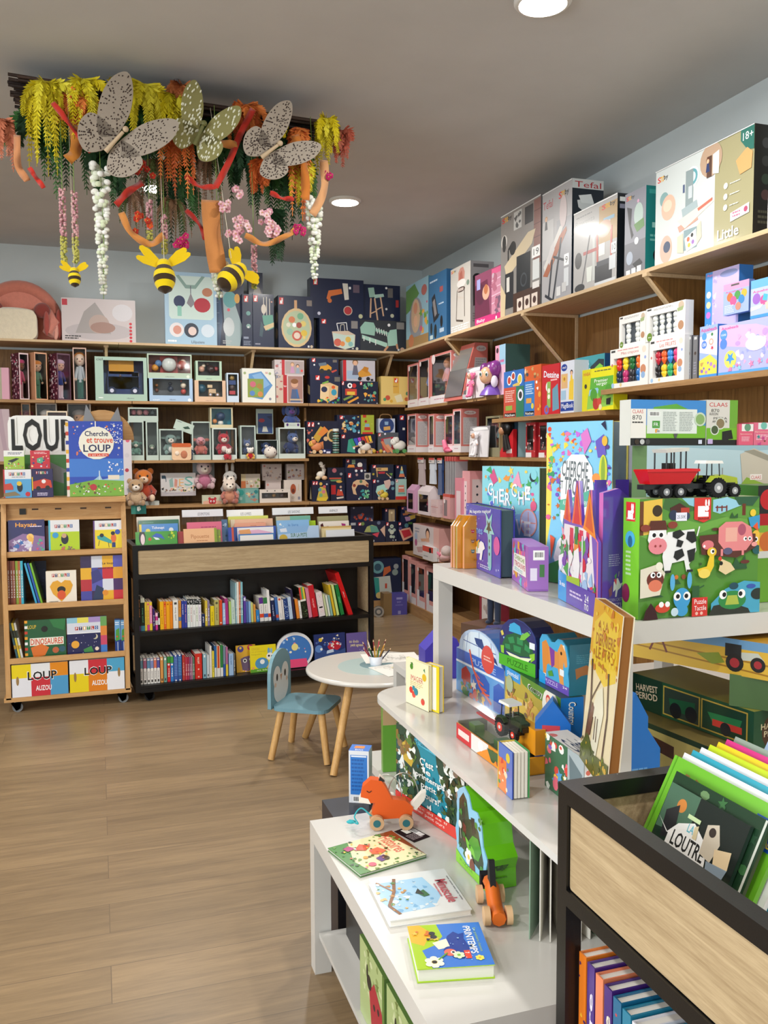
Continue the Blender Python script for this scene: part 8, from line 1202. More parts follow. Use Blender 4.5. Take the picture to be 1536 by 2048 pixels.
A = PZ(913, 1475, Z2T); C2 = PZ(1021, 1557, Z2T); w = (C2 - A).length; rz = atan2(C2.y - A.y, C2.x - A.x)
t = empty('tractor_window_box', 'orange and grey tractor toy box with a clear bulging cover', 'toy box', (A.x, A.y, Z2T), rz)
D = .10; b = B(); b.bx(0, 0, 0, w, .004, .045, 'd88a1c'); b.bx(0, D - .004, 0, w, D, .05, 'c8c4bc'); b.bx(0, .004, 0, w, D - .004, .004, '5a5c4a'); b.bx(0, .004, .004, .004, D - .004, .05, '8a8a80'); b.bx(w - .006, .0, .0, w, D, .045, 'e8a01c'); b.bx(w - .11, D - .03, .05, w, D, .115, 'e89a1c')
b.art((0, -.0002, .045), (1, 0, 0), (0, 0, -1), w, .045, 'R 0 0 30 100 c8242c;R 30 0 62 100 e8e0dc;P e88a1c 40,100 60,30 100,30 100,100;R 4 30 26 70 f0d8d0;E 48 40 5 30 e8e8e8;C 70 50 5 2c4a1c;C 80 60 4 8a3a2c;R 88 60 98 96 f4f0e8;P 3a5a2c 60,20 84,10 88,60 66,70'); b.build('tray', t)
b = B('clear_film'); cs = [(.004, .045), (.02, .11), (.06, .135), (.09, .10), (.096, .05)]
for (y0, z0), (y1, z1) in zip(cs, cs[1:]): b.add([(.004, y0, z0), (w - .006, y0, z0), (w - .05, y1, z1), (.004, y1, z1)], [(0, 1, 2, 3)], 'fff', None, True)
b.build('clear_cover', t)
b = B('plastic'); b.bx(.05, .03, .01, .16, .07, .03, '4a6a24'); b.bx(.18, .03, .01, .27, .07, .05, '3a6a2c'); b.ell((.29, .045, .04), .035, .025, .03, 'd8d8d4'); b.bx(.06, .035, .085, .2, .065, .09, 'b8242c'); b.bx(.02, .03, .02, .06, .06, .05, '5a7a34'); b.build('farm_trailer', t)
q = Vector((A.x, A.y, 0)) + Vector((cos(rz), sin(rz), 0)) * (w * .68) + Vector((-sin(rz), cos(rz), 0)) * .055
o = tractor('toy_tractor', 'dark green toy tractor with red wheels inside the clear box', (q.x, q.y, Z2T + .075), rz + .1, .95, '2c3a24', 'e6e6e2', 'd83c2c')
q = PZ(1024, 1600, Z2T); h = .115
t = empty('board_book', 'small chunky board book standing half open near the board edge', 'book', (q.x, q.y, Z2T), radians(-93))
B('glossy_print').bx(-.085, 0, 0, 0, .003, h, '3454b8').art((-.085, 0, h), (1, 0, 0), (0, 0, -1), .085, h, 'R 0 0 100 100 5a7ac8;P e8803c 0,30 60,30 60,100 0,100;C 70 20 14 e0c83c;S 10 10 30 90 90 8 d84a3c,f0e0c0,3a8a4c').build('front_cover', t)
b = B('paper')
for i in range(4): b.bx(-.08, .006 + i * .009, .002, -.001, .013 + i * .009, h - .002, 'ece6d8')
b.build('pages', t); B('glossy_print').bx(-.085, .042, 0, 0, .045, h, '4aa05c').bx(-.086, -.001, 0, -.082, .045, h, 'd8b83c').build('back_cover', t)
p = Pl(); p.rz = radians(-93); p.w = .2; p.h = .135; p.loc = (1.028, 1.775, Z2T); p.top = Z2T + .135
carton('colouring_box', p, .06, 'R 0 0 100 100 3a6a4c;S 40 2 2 98 98 6 e86a7c,f0c83c,5aa0d0,f0f0e8,d8483c,8a5ac0;R 60 0 100 100 a8b4b8;P 6a7a80 64,10 96,30 80,90 66,60', 'white colouring set box with Coloriez lettering, in front of the autumn book', side='e6e2de', top='e6e2de', r='R 0 0 100 100 e8e4e0;C 16 24 10 d8705c;C 20 56 12 b83c44;VD 44 4 84 96 1c1c28 bzz', t='R 0 0 100 100 e6e2da;V 30 4 80 90 2c3450 Coloriez;C 14 90 6 d87058')
o = slab('picture_book', (1.02, 1.69, .858), radians(-107), .212, .365, .024, 'R 0 0 100 100 e8d8b0;P e0a81c 0,0 100,0 100,34 70,30 40,36 0,32;P e8c42c 8,14 40,4 90,8 96,38 60,46 30,42 10,36;A 22 10 58 16 6 a86a10 A LA;A 18 17 86 24 6 a86a10 DERNIERE;A 22 25 84 32 6 a86a10 LETTRE;H 34 35 68 39 1 b87a20;S 40 0 0 100 40 4 d8901c,f0cc3c,c87818;L 4a2414 5 10,100 22,60 14,36;L 4a2414 4 76,94 82,60 74,36;L 4a2414 2 22,60 50,44;P e8e4cc 40,52 60,46 70,60 56,90 36,84 44,70 30,66;P 6a3a24 14,84 28,60 38,62 30,80;P 4a5a14 0,92 20,80 50,88 100,84 100,100 0,100;S 30 0 84 100 98 3 7a8a1c,c8a02c,3a4a14;R 44 66 46 80 5a3a24;R 52 66 54 80 5a3a24', 'tall autumn picture book with yellow leaves leaning by the white table leg', 'e8dcc0', lean=.079, roll=.01, pages='8a5a2c')
b = B(); b.prism([(0, 0), (.12, 0), (.12, .12), (.085, .17), (.085, .2), (.05, .26), (.02, .2), (.02, .17), (0, .12)], 0, .07, '1f74c8'); b.art((.0, -.0003, .26), (1, 0, 0), (0, 0, -1), .12, .26, 'H 20 70 80 76 1 6aa8e0;P 123a7c 30,82 80,80 84,90 30,92'); b.build('rocket_puzzle', None, (1.135, 1.72, Z2T), 0, 0, 'bright blue house-shaped case right of the white table leg', 'puzzle box')
b = B(); b.prism([(0, 0), (.09, 0), (.09, .13), (.045, .19), (0, .13)], 0, .05, '1c6ac0'); b.art((.0, -.0003, .19), (1, 0, 0), (0, 0, -1), .09, .19, 'R 20 34 70 56 c8404c;R 0 64 100 68 4a9ae0'); b.build('house_puzzle', None, (1.05, 1.96, Z2T), -.5, 0, 'blue house-shaped box peeking out left of the autumn book', 'puzzle box')
def tilt(name, label, A, B_, z, h, d, art, side, top=None, r=None, cat='toy box'):
 w = (B_ - A).length; p = Pl(); p.rz = atan2(B_.y - A.y, B_.x - A.x); p.w = w; p.h = h; m = (A + B_) / 2; p.loc = (m.x, m.y, z); p.top = z + h; carton(name, p, d, art, label, cat, side, top, r=r); return p
V = Vector
tilt('farm_picture_box', 'beige and green farm play box, undermost of the stack behind the open farm book', V((1.30, 1.98)), V((1.345, 1.62)), Z2T, .135, .24, 'R 0 0 100 100 2c3a20;R 0 10 100 100 b8a45c;P 4a2c1c 30,20 60,26 60,50 30,44;S 16 4 30 96 96 4 3a2c1c,2c4a1c,c8b070,5a3a24;C 70 60 8 1c3a1c', '7a6a3a')
tilt('harvest_box', 'dark green toy box with HARVEST PERIOD lettering and tractor pictures', V((1.365, 2.0)), V((1.42, 1.60)), Z2T + .136, .09, .17, 'R 0 0 100 100 1f4a2c;R 0 0 28 100 14301c;A 4 24 24 44 6 c8b090 HARVEST;A 4 48 24 68 6 c8b090 PERIOD;R 29 8 60 92 b89a3c;R 30 12 59 88 2c3a2c;P 1c5a34 34,40 56,30 56,70 36,74;C 40 70 5 151515;C 53 66 5 151515;R 61 8 96 92 b89a3c;R 62 12 95 88 1c3c24;P 2a7a44 66,40 92,34 90,60 70,64;L c83c2c 4 70,64 92,62;C 80 72 4 222', '173c24', top='8a8430', r='R 0 0 100 100 1c4a2c;C 42 60 26 4a2c14;U 14 36 70 52 d8c8a0 HARVEST;U 20 56 66 72 d8c8a0 PERIOD')
tilt('field_tractor_box', 'yellow field and blue sky tractor box lying tilted under the highest table', V((1.29, 1.90)), V((1.46, 1.55)), Z2T + .30, .085, .2, 'R 0 0 100 100 c89a2c;R 0 0 100 30 6a9ac4;P e0b43c 0,30 100,24 100,100 0,100;L a87820 1 0,60 100,90;L a87820 1 0,44 100,62;L 7a3a2c 1.4 20,10 14,70;L 7a3a2c 1.4 20,10 26,70;P 8a9a2c 46,56 60,44 64,70 56,80;R 64 14 74 50 222426;P c8ccc0 74,34 84,30 88,50 74,56;C 70 66 5.5 1c1c1c;C 70 66 3 a82c34;C 84 62 4.5 1c1c1c;C 84 62 2.4 a82c34;P b82430 90,24 100,20 100,50 92,48', 'b88a24')
b = B(); b.bx(0, 0, 0, .2, .12, .075, '4a6a3a'); b.build('flat_game_box', None, (1.40, 1.66, Z2T + .2265), -.9, 0, 'dark flat box wedged between the harvest box and field tractor box', 'toy box')
def fan(name, label, loc, rz, w, h, n, spread, cover, page, art, cat='book'):
 t = empty(name, label, cat, loc, rz)
 for i in range(n):
  a = (i / (n - 1) - .5) * spread; e = i in (0, n - 1); b = B('glossy_print' if e else 'paper')
  b.bx(0, -.0012, 0, w, .0012, h, cover if e else page)
  if i == 0: b.art((0, -.0013, h), (1, 0, 0), (0, 0, -1), w, h, art)
  b.build('cover' if e else 'page', t, loc=(0, .002 * i, 0), rz=a)
 return t
q = PZ(1296, 1532, Z2T)
fan('open_board_book', 'open farm board book standing with fanned grey pages and LA FERME lettering', (q.x, q.y, Z2T), radians(20), .11, .10, 7, .9, 'b8bcbc', 'd0ccc4', 'R 0 0 100 100 a8acb0;A 30 30 96 56 -20 8a1c2c LA FERME;C 16 56 12 d8803c;P 3a6a3c 50,80 90,70 96,100 50,100')
q = PZ(1382, 1512, Z2T)
fan('pop_up_book', 'tan pop-up farm book with MON LIVRE POP-UP FERME lettering', (q.x, q.y, Z2T), radians(8), .13, .09, 5, .5, 'c8b080', 'a8bcc0', 'R 0 0 100 100 c8ac78;T 40 22 76 32 3a3a34 MON LIVRE;T 44 38 72 48 3a3a34 POP-UP;U 36 58 98 82 1c3a5c FERME;C 92 20 5 c83c2c;P 3a4a24 10,30 36,20 36,60 12,60')
b = B(); b.prism([(0, 0), (.16, 0), (.17, .08), (.13, .16), (.06, .18), (0, .12)], 0, .1, '4438a8'); b.build('violet_case', None, (1.215, 3.18, .6405), -.1, 0, 'violet rounded carry case just left of the tall white leg', 'carry case')
b = B(); b.prism([(0, 0), (.3, 0), (.3, .1), (.22, .2), (.06, .2), (0, .12)], 0, .1, '24306c'); b.art((.0, -.0003, .2), (1, 0, 0), (0, 0, -1), .3, .2, 'H 30 60 70 70 2 5a68a8'); b.build('navy_case', None, (1.42, 3.1, .6405), -.1, 0, 'dark navy carry case right of the tall white leg', 'carry case')
B().bx(-.15, -.1, 0, .15, .1, .618, '5a4030').build('plain_carton', None, (2.0, 4.2, 0), -1.2, 0, 'tall brown carton under the doll in beige jumper', 'carton')
b = B('fabric'); figure(b, 0, 0, 0, .42, skin='c98c6c', hair='6a3c24', top='c9bca4', legs='2c3448'); b.build('standing_doll', None, (2.0, 4.2, .62), -1.2, 0, 'doll in beige jumper standing behind the white leg', 'doll')
KR('picture_frame_box', 960, 996, 1195, .101, 'R 0 0 100 100 8a2c3c;R 14 6 100 100 c8c0bc;S 16 20 10 90 90 7 a89a94,b8a8a0,988', 'dark red framed doll box seen under the highest table', '7a2434', x=2.82, d=.1)
# low table and what stands beside it
t = empty('black_box', 'black carton on the floor behind the low table with a pink label', 'carton', (.665, 2.49, 0)); b = B(); b.bx(0, 0, 0, .22, .19, .42, '20222e'); b.art((0, 0, .42), (1, 0, 0), (0, 0, -1), .22, .42, 'R 0 2 24 10 d83c9c;R 0 6 24 12 5ab0d8;H 2 3 22 5 1 fff'); b.build('carton_body', t)
p = place(.742, 2.63, .800, 2.60, .4205, ZV((.77, 2.61, 0), 1503) - .4205)
carton('tall_blue_box', p, .06, 'R 0 0 100 100 dfe2e6;R 8 8 92 84 2f78c8;H 14 16 86 80 9 1f5ca8;R 12 9 88 12 dfe8f4;BC 20 87 80 98', 'tall narrow blue and white box with a barcode, beside the fox toy', side='c8d4e0', t='R 0 0 100 100 2f74d0;R 20 20 70 60 e0883c;T 30 70 70 92 fff bio')
a = PZ(767, 1546, .401); p = place(a.x, a.y, a.x + .04, a.y - .005, .401, ZV(a, 1412) - .401)
p.w = .11; p.loc = (a.x + .055, a.y, .401); carton('green_case', p, .03, 'R 0 0 100 100 7aa860;R 0 0 46 100 6aa83c;R 0 0 46 30 c8a87c;R 0 0 100 8 c8b48c;H 54 14 94 90 10 a8c48c', 'green and tan box on the small back table', side='6a9c3c', r='R 0 0 100 100 6a9c4c;' + ';'.join(f'R 0 {i*9} 100 {i*9+2} 8ab46a' for i in range(11)) + ';H 20 30 80 80 8 9ab48a')
A = PZ(793, 1599, .452); C2 = PZ(905, 1672, .452); w = (C2 - A).length
slab('picture_book', (A.x, A.y, .4515), atan2(C2.y - A.y, C2.x - A.x), w + .06, .247, .014, 'R 0 0 100 100 2c4a3c;P 1f8aa0 22,0 58,0 62,30 74,60 80,86 40,86 46,50 36,20;P 5ac0dc 20,0 56,0 60,16 24,12;P c8a83c 6,20 18,12 30,30 24,46 8,40;S 60 0 0 30 90 4 2c3c24,5a7a3c,8a6a34,e8ece8,3a5a44;S 60 66 4 100 86 4 2c3c24,3f5f34,8a7a6a,e8ece8,24402c;S 18 30 20 80 86 2 e8f0f0,1c6a80;U 38 26 58 35 f0f4f0 C\'est;U 44 37 54 44 f0f4f0 le;U 32 46 74 54 f0f4f0 printemps;U 40 56 62 64 f0f4f0 petit;U 46 66 66 74 f0f4f0 ours!;R 0 86 100 100 d8382c;T 14 88 78 91 f4d8c8 aa bb cc dd ee ff;T 16 92.5 74 97.5 f8e8e0 Mon cher petit ours;T 30 6 52 12 1c5a6c Ed Galan', "large forest river picture book with C'est le printemps petit ours lettering", '24402c')
A = PZ(913, 1720, .452); C2 = PZ(972, 1783, .452); p = place(A.x, A.y, C2.x, C2.y, .4515, ZV(A, 1560) - .4515); p.loc = (p.loc[0], p.loc[1], .4515)
ip = [(0, 0), (100, 0), (98, 22), (104, 36), (90, 48), (84, 72), (70, 82), (52, 80), (42, 94), (26, 100), (8, 92), (0, 74), (4, 56), (-4, 40), (2, 22)]
shaped('insect_puzzle', 'lime green cloud-edged puzzle case with beetles and frogs, on the low table', p, ip, .085, 'P 8ac8e8 0,76 2,56 0,42 6,26 2,14 12,6 26,2 40,8 50,22 68,20 82,30 86,50 98,62 96,78 100,86 60,88;P 243c24 8,76 10,20 24,8 36,14 44,34 60,30 76,40 84,56 92,70 90,84;P 1c2018 20,18 26,14 30,30 28,52 22,40;P 6a2c24 22,44 34,46 32,66 24,66;P 16181c 50,30 62,28 66,44 56,50;P 4a9a2c 44,60 56,50 74,48 86,60 76,74 60,76 50,68;P 7ac83c 30,58 60,66 66,74 40,72;S 14 10 20 90 84 5 2f6a2c,3f8a34,1c4a24;N 44 80 13 f4f4f0 e8c83c;C 14 50 6 e8e8e0;L c8c8c0 1.5 14,50 18,66;E 56 88 9 10 7a3424;P 84d01c 0,84 40,92 100,88 100,100 0,100;U 14 91 58 95 5a9a1c PUZZLE', '6cc414', edge='8ac8e8', r='H 30 86 70 89 1 4a8a10;P 2a4a1c 24,70 40,64 66,66 76,72 60,78 34,78;S 8 26 66 74 78 7 1c3414,3a6a1c')
def flat(name, label, TL, TR, BL, z, th, art, cover='eee', pages='f0ece4', cat='book'):
 a, b_, c = (PZ(*q, z + th) for q in (TL, TR, BL)); U = b_ - a; w = U.length; U.normalize(); h = (c - a).length
 t = B('glossy_print'); t.bx(0, -h, 0, w, 0, .002, cover); t.bx(0, -h, th - .002, w, 0, th, cover); t.bx(.003, -h + .003, .002, w - .003, -.002, th - .002, pages, 'paper'); t.art((0, 0, th), (1, 0, 0), (0, -1, 0), w, h, art)
 return t.build(name, None, (a.x, a.y, z), atan2(U.y, U.x), 0, label, cat)
flat('picture_book', 'cream picture book with forest animals and Histoires lettering, lying on the low table', (783, 1661), (853, 1709), (658, 1698), .4505, .009, 'R 0 0 100 100 ece4b4;P 7a3a1c 0,0 100,0 60,6 20,12 0,30;P 4a8a3c 0,70 30,80 60,90 100,84 100,100 0,100;U 14 10 70 30 d8705c Histoires;H 24 33 66 38 1 d8907c;S 60 0 0 100 100 2.6 3a6a2c,5a8a34,6a9a4c,2c4a24;P d8502c 16,60 30,50 40,62 30,74;P e87a5c 40,44 56,38 62,50 56,60 42,58;P 4a3a8c 66,48 80,46 84,60 70,62;E 76 50 7 5 343;P b83c7c 14,76 26,70 30,84 18,86;C 84 74 6 e8607c;C 60 72 4 f0a03c;S 18 10 40 90 90 2 e86a5c,f0c83c,d878a8,f0f0e0', '4a7a3c')
flat('picture_book', 'white and pale blue picture book with red Minuscule lettering, middle of the low table', (888, 1737), (944, 1818), (738, 1759), .4505, .016, 'R 0 0 100 100 e4e4e2;P a8d0ec 14,34 60,24 84,40 88,88 60,98 16,96;S 30 16 36 84 94 3 d0e4f0,e8eef0,7ab0d8,c8dce8;L 8a5a34 4 10,70 40,78 70,92 90,84;L a8744c 2.4 14,94 40,78;S 24 10 64 90 98 2.4 f0f0e4,e8b870,5a8a4c,c8904c,f8f8f4;P 3a6a34 44,42 58,38 60,46 50,52;P 2c2c24 40,48 56,44 50,54;U 26 8 80 22 c8505c Minuscule;H 34 24 72 28 1 c87a80;H 20 3 84 6 1 888', 'e4e4e2')
flat('board_book', 'thick blue and lime board book with a swallow and PRINTEMPS lettering, nearest the viewer', (957, 1844), (990, 1929), (814, 1851), .4505, .03, 'R 0 0 100 100 3c78d0;P a8cc1c 0,100 0,60 30,56 50,70 60,88 100,80 100,100;P e8b42c 0,100 0,84 20,70 50,84 40,100;P 1c3c94 20,40 30,30 60,24 84,36 80,50 50,56 30,50;P 1c3c94 24,26 36,28 40,44 30,44;P f0e8d0 36,52 56,50 60,66 44,72;C 64 50 10 1c3c94;C 68 52 8 e8705c;C 68 48 3.4 fff;C 68 48 2 111;T 14 8 70 13 a8c86c Mes premieres chansons;U 10 15 74 25 f4f4f4 PRINTEMPS;T 8 17 9 24 fff x;R 66 26 84 34 e8442c;U 70 27.5 73 33 fff 7;N 84 16 6 f0e05c e8a83c;N 88 76 13 f4f4d8 e8c82c;C 88 76 3.4 222;N 76 42 8 d8f0c0 7ab83c;S 12 10 62 40 94 4 2c2c34,d8742c,e8c44c;L 5a9a1c 2 84,70 70,56;S 12 10 10 90 50 1.2 a8d0f8', 'a4cc10', 'dfe0d0')
t = empty('fox_pull_toy', 'orange wooden fox pull toy with bead loops and wheels', 'wooden toy', (.795, 2.355, .4515), radians(164))
b = B('paint'); pr = [(-.055, .03), (.045, .025), (.06, .045), (.05, .075), (.085, .075), (.092, .09), (.085, .125), (.062, .145), (.03, .14), (.015, .115), (.0, .085), (-.04, .08), (-.062, .06)]
b.prism(pr, -.015, .015, 'dc5a1c'); b.prism([(.062, .072), (.098, .078), (.092, .094), (.07, .088)], -.0156, .0156, 'ece4d8'); b.prism([(.02, .138), (.035, .152), (.04, .138)], -.014, -.006, 'e8dccc'); b.prism([(.02, .138), (.035, .152), (.04, .138)], .006, .014, '222'); b.build('body', t, bevel=.003)
B('paint').tube([(.06, -.0158, .112), (.067, -.016, .107), (.074, -.0158, .112)], .0012, '222').tube([(.06, .0158, .112), (.067, .016, .107), (.074, .0158, .112)], .0012, '222').build('eye', t)
B('paint').prism([(-.05, .06), (-.085, .10), (-.10, .105), (-.095, .08), (-.07, .05)], -.012, .012, 'e8e0d4').build('tail', t)
for k in (0, 1): B('metal').tube([(.035 - .05 * k + .045 * cos(a) - .02, -.024 - .012 * k, .075 + .07 * sin(a)) for a in [pi * i / 14 for i in range(15)]], .0016, 'd8d8d4').build('wire_loop', t)
B('paint').ell((.0, -.03, .075), .014, .014, .014, 'ece8dc').ell((.022, -.032, .078), .008, .008, .008, '2f8a80').build('bead', t)
for x in (-.04, .045):
 for y in (-.026, .026): o = B('paint').disc((x, y, .021), .021, .016, (0, 1, 0), 'c8a078', seg=26).build('wheel', t); B('paint').disc((x, y * 1.3, .021), .011, .002, (0, 1, 0), '2f6a70', seg=18).build('hub', o)
B('rubber').tube(bez([(.06, 0, .03), (.09, -.01, .05), (.11, .0, .03), (.10, .01, .012), (.125, .0, .02)]), .0022, '3aa8b0').ell((.12, 0, .014), .014, .006, .006, '3aa8b0').build('pull_cord', t)
B('paper').bx(-.03, -.045, 0, .03, .045, .0008, '221418').art((-.03, .045, .0008), (1, 0, 0), (0, -1, 0), .06, .09, 'R 30 8 60 40 e8e8e0;H 10 50 90 90 5 a89a9c;R 64 10 94 80 e8e4e4;BC 66 12 92 60').build('price_card', None, (PZ(824, 1668, .451).x, PZ(824, 1668, .451).y, .4507), .35, 0, 'dark product card lying beside the wheels of the fox toy', 'card')
t = empty('wooden_bird_car', 'orange wooden rolling bird toy with a black wing', 'wooden toy', (.868, 1.815, .4515), radians(-105))
b = B('paint'); b.tube(bez([(-.07, 0, .045), (-.03, 0, .05), (.0, 0, .032), (.03, 0, .02), (.065, 0, .022)], 6), [.016] * 6 + [.018] * 6 + [.018] * 6 + [.019] * 6 + [.016], 'd8681c'); b.build('body', t)
B('paint').prism([(.0, .03), (-.035, .115), (-.052, .11), (-.05, .06), (-.03, .03)], -.007, .007, '17171a').build('wing', t, bevel=.002)
for x in (-.055, .045):
 for y in (-.026, .026): B('paint').disc((x, y, .021), .021, .014, (0, 1, 0), 'dcb488', seg=24).build('wheel', t)
B('paper').bx(-.105, -.018, .02, -.08, .018, .055, '1c1418').build('tag', t)
q = PZ(1075, 1893, .452)
fan('open_board_book', 'board book standing open under the middle board, white pages fanned towards the viewer', (1.0, 1.80, .4515), radians(-105), .15, .235, 8, 1.0, '8aa890', 'e4e0d4', 'S 20 2 2 98 98 6 5a7a4c,8aa890,c8d0b8')
for i, (y, n) in enumerate(((1.935, 'rear'), (1.72, 'front'))):
 p = place(.60, y + .1, .60, y - .1, .131, .2)
 carton('ladybird_box', p, .08, 'R 0 0 100 100 a8b87c;S 20 2 2 98 60 5 8a9a5c,c8d0a0,6a7a3c;P a82434 40,50 60,30 90,50 96,90 50,96;C 60 60 4 222;C 76 56 4 222;C 70 80 4 222;C 40 40 9 1c1c1c;E 32 30 3 9 1c1c1c;R 92 0 100 100 5a7a34', n + ' green box with a red ladybird on the shelf under the low table', side='5a7a3c')
b = B(); b.bx(0, 0, 0, .14, .2, .17, '141416'); b.art((0, 0, .17), (1, 0, 0), (0, 0, -1), .14, .17, 'H 20 30 80 60 4 444;R 30 76 44 88 ccc;R 56 76 70 88 ccc'); b.build('black_carton', None, (.66, 2.48 - .3, .1305), 0, 0, 'small black carton on the shelf beneath the fox toy', 'carton')
# near book rack
R2 = rack('book_rack', 'black steel book rack with oak panels in the lower right foreground', (.742, 1.299, 0), radians(-90), 1.575, .5)
def nearbook(x, z, Y0, Y1, L, th, art, label, cover, lean, pages='f0ece4', cat='book'):
 return slab('picture_book', (x, Y0, z), radians(-90), Y0 - Y1, L, th, art, label, cover, radians(lean), 0, cat, pages=pages, r=f'R 0 0 100 100 {cover}')
nearbook(.80, .801, 1.189, 1.006, .22, .006, 'R 0 0 100 100 1f3428;P 4a6a54 0,0 60,0 40,30 0,34;C 22 12 6 c8803c;P 2a2a2c 6,20 20,12 26,34 10,40;R 40 0 100 40 1c2420;P f0efec 0,26 16,34 26,24 44,18 66,28 72,48 62,54 66,72 60,72 54,56 42,56 38,70 33,68 34,52 24,40 22,48 18,44 18,34;U 38 20 46 26 6ab8c8 LA;U 24 29 66 40 2a2a2a LOUTRE;P c8bca8 58,14 70,10 78,22 74,36 60,34;C 66 17 4 3a302c;P e0c8a0 74,26 92,22 94,34 78,36;P 8a9aa8 70,36 94,34 90,48 74,46;P 2c7a1c 20,90 60,70 80,100 20,100;P 6a5450 30,66 42,54 56,60 58,76 48,84 34,82;C 40 62 3 1c1416;C 52 70 3.4 222;P d8ccc4 44,74 56,76 52,86;R 34 14 50 17 c8dca8;P d8c8a0 46,20 50,18 52,28 47,28;L f0f0f0 .8 64,44 100,52', 'dark green otter picture book with LA LOUTRE lettering, foremost in the near rack', '20342a', 25)
nearbook(.808, .801, 1.20, .985, .235, .006, 'R 0 0 100 100 1c3a24;S 20 2 2 98 40 5 3a6a3c,24442c,6a8a5c;P 8a5a54 70,60 96,60 96,100 70,96;R 96 0 98 100 c8ccc0', 'leafy green animal book mostly hidden behind the otter book', '24442c', 25.5)
nearbook(.821, .801, 1.24, .978, .251, .008, 'R 0 0 100 100 6cb42c;P 9a6a3c 16,8 20,8 22,16 26,8 30,9 30,20 36,24 26,30 14,26;C 48 22 5 16161a;C 74 24 5 16161a;E 61 30 14 12 e8e4e0;R 80 8 98 26 1c50a8;U 82 11 96 17 c8d8e8 ZOOPARC;U 82 18.5 96 24 f0d83c BEAUVAL;L 5aa024 1 3,0 3,100', 'large green animal book with giraffe and panda and ZOOPARC BEAUVAL label', '6cb42c', 27.2)
for i, (c, n) in enumerate((('e8eaec', 'white'), ('2a9ab0', 'turquoise'), ('e4e8ec', 'pale white'), ('b8cc1c', 'lime'), ('e0c41c', 'yellow'), ('c82c7c', 'magenta'), ('8a9a8c', 'grey-green'))):
 nearbook(.833 + .012 * i, .801, 1.235 - .004 * i, .968 - .006 * i, .256 + .005 * i, .008, 'R 0 0 100 100 ' + c, f'{n} picture book in the near rack stack, {["1st","2nd","3rd","4th","5th","6th","7th"][i]} behind the green zoo book', c, 27.5)
nearbook(.945, .801, 1.19, .93, .36, .012, 'R 0 0 100 100 a8c4e8;P d8e4f4 0,0 100,0 100,40 30,30;R 30 30 100 100 e8ecf4;R 24 58 100 60 1c2c6c;R 24 63 100 66 c8303c', 'pale blue and white book with navy and red stripes, rearmost in the near rack', 'a8c4e8', 30)
NB = [('e07a24', 'S 14 0 0 100 100 16 f0c03c,4a2a5c,e8a83c', 'orange and gold'), ('4a2c84', 'V 20 20 80 70 e8e0f0 livre', 'violet'), ('e8855c', '', 'salmon'), ('46267c', 'V 20 20 80 70 f0e8d0 conte', 'dark violet'), ('1c6a94', 'S 5 10 10 90 90 20 d83c34', 'blue with red spots'), ('1f80a0', 'S 5 10 10 90 90 20 d83c34', 'teal'), ('e4e4ec', '', 'white'), ('2a86a4', '', 'sea blue'), ('dcdce4', '', 'off-white'), ('2f5c8c', '', 'slate')]
for i, (c, a, n) in enumerate(NB):
 y = 1.262 - i * .026; h = .245 - .004 * i; b = B('glossy_print'); b.bx(0, 0, 0, .022, .0025, h, c); b.bx(0, .0025, 0, .0025, .2, h, c); b.bx(.0195, .0025, 0, .022, .2, h, c); b.bx(.0025, .0025, .003, .0195, .197, h - .004, 'ece8e0', 'paper')
 if a: b.art((0, 0, h), (1, 0, 0), (0, 0, -1), .022, h, a)
 b.build('book', None, (.765, y, .4465), radians(-90), 0, f'{n} book on the near rack shelf, {["1st","2nd","3rd","4th","5th","6th","7th","8th","9th","10th"][i]} from its far end', 'book', 'books on the near rack shelf')
# hanging flower garland
GY = 4.55; R_ = random.Random(5)
t = empty('hanging_branch_frame', 'dark brown twig frame hung flat under the ceiling, carrying the flowers', 'branch frame', (0, 0, 0))
b = B('leaf')
for i in range(46):
 y = 4.5 + .30 * (i / 45) + R_.uniform(-.01, .01); z = 3.262 + R_.uniform(-.03, .03); s = R_.uniform(-.03, .03)
 b.tube([(-.325 + s, y, z + .02), (.1, y, z + R_.uniform(-.012, .012)), (.6, y, z - .012), (1.15 + s, y, z - .028)], .0075, R_.choice(('3a2c26', '2c2220', '4a3830')), seg=6)
b.build('twig_mat', t)
for x, y in ((.42, 4.53), (1.35, 4.9), (-.2, 4.75)):
 B('metal').tube([(x, y, CEIL - .001), (x, y, CEIL - .02)], .012, 'aaa').tube([(min(x, 1.16), min(y, 4.76), 3.27), (x, y, CEIL - .02)], .0015, 'ccc', seg=5).build('ceiling_hook', t)
def spray(b, pts, w, col, n=26, droop=.5):
 """feathery frond: stem with thin pointed leaflets"""
 P = bez(pts, 8); m = len(P); b.tube(P, .0016, col, 'leaf', 4)
 for i in range(n):
  q = (i + .5) / n * (m - 2); k = int(q); p = P[k].lerp(P[k + 1], q - k); d = (P[k + 1] - P[k]).normalized(); L = w * (1 - .75 * i / n) * R_.uniform(.8, 1.15)
  a = d.cross(Vector((R_.uniform(-.3, .3), 1, R_.uniform(-.2, .2)))).normalized()
  for s in (-1, 1):
   e = p + (a * s * .8 + d * .7 + Vector((0, R_.uniform(-.5, .5), -droop * .5))) * L; h = d * L * .2
   b.add([p - h, p + h, e, p.lerp(e, .55) + h * 1.4, p.lerp(e, .55) - h * 1.4], [(0, 4, 3, 1), (4, 2, 3)], col, 'leaf')
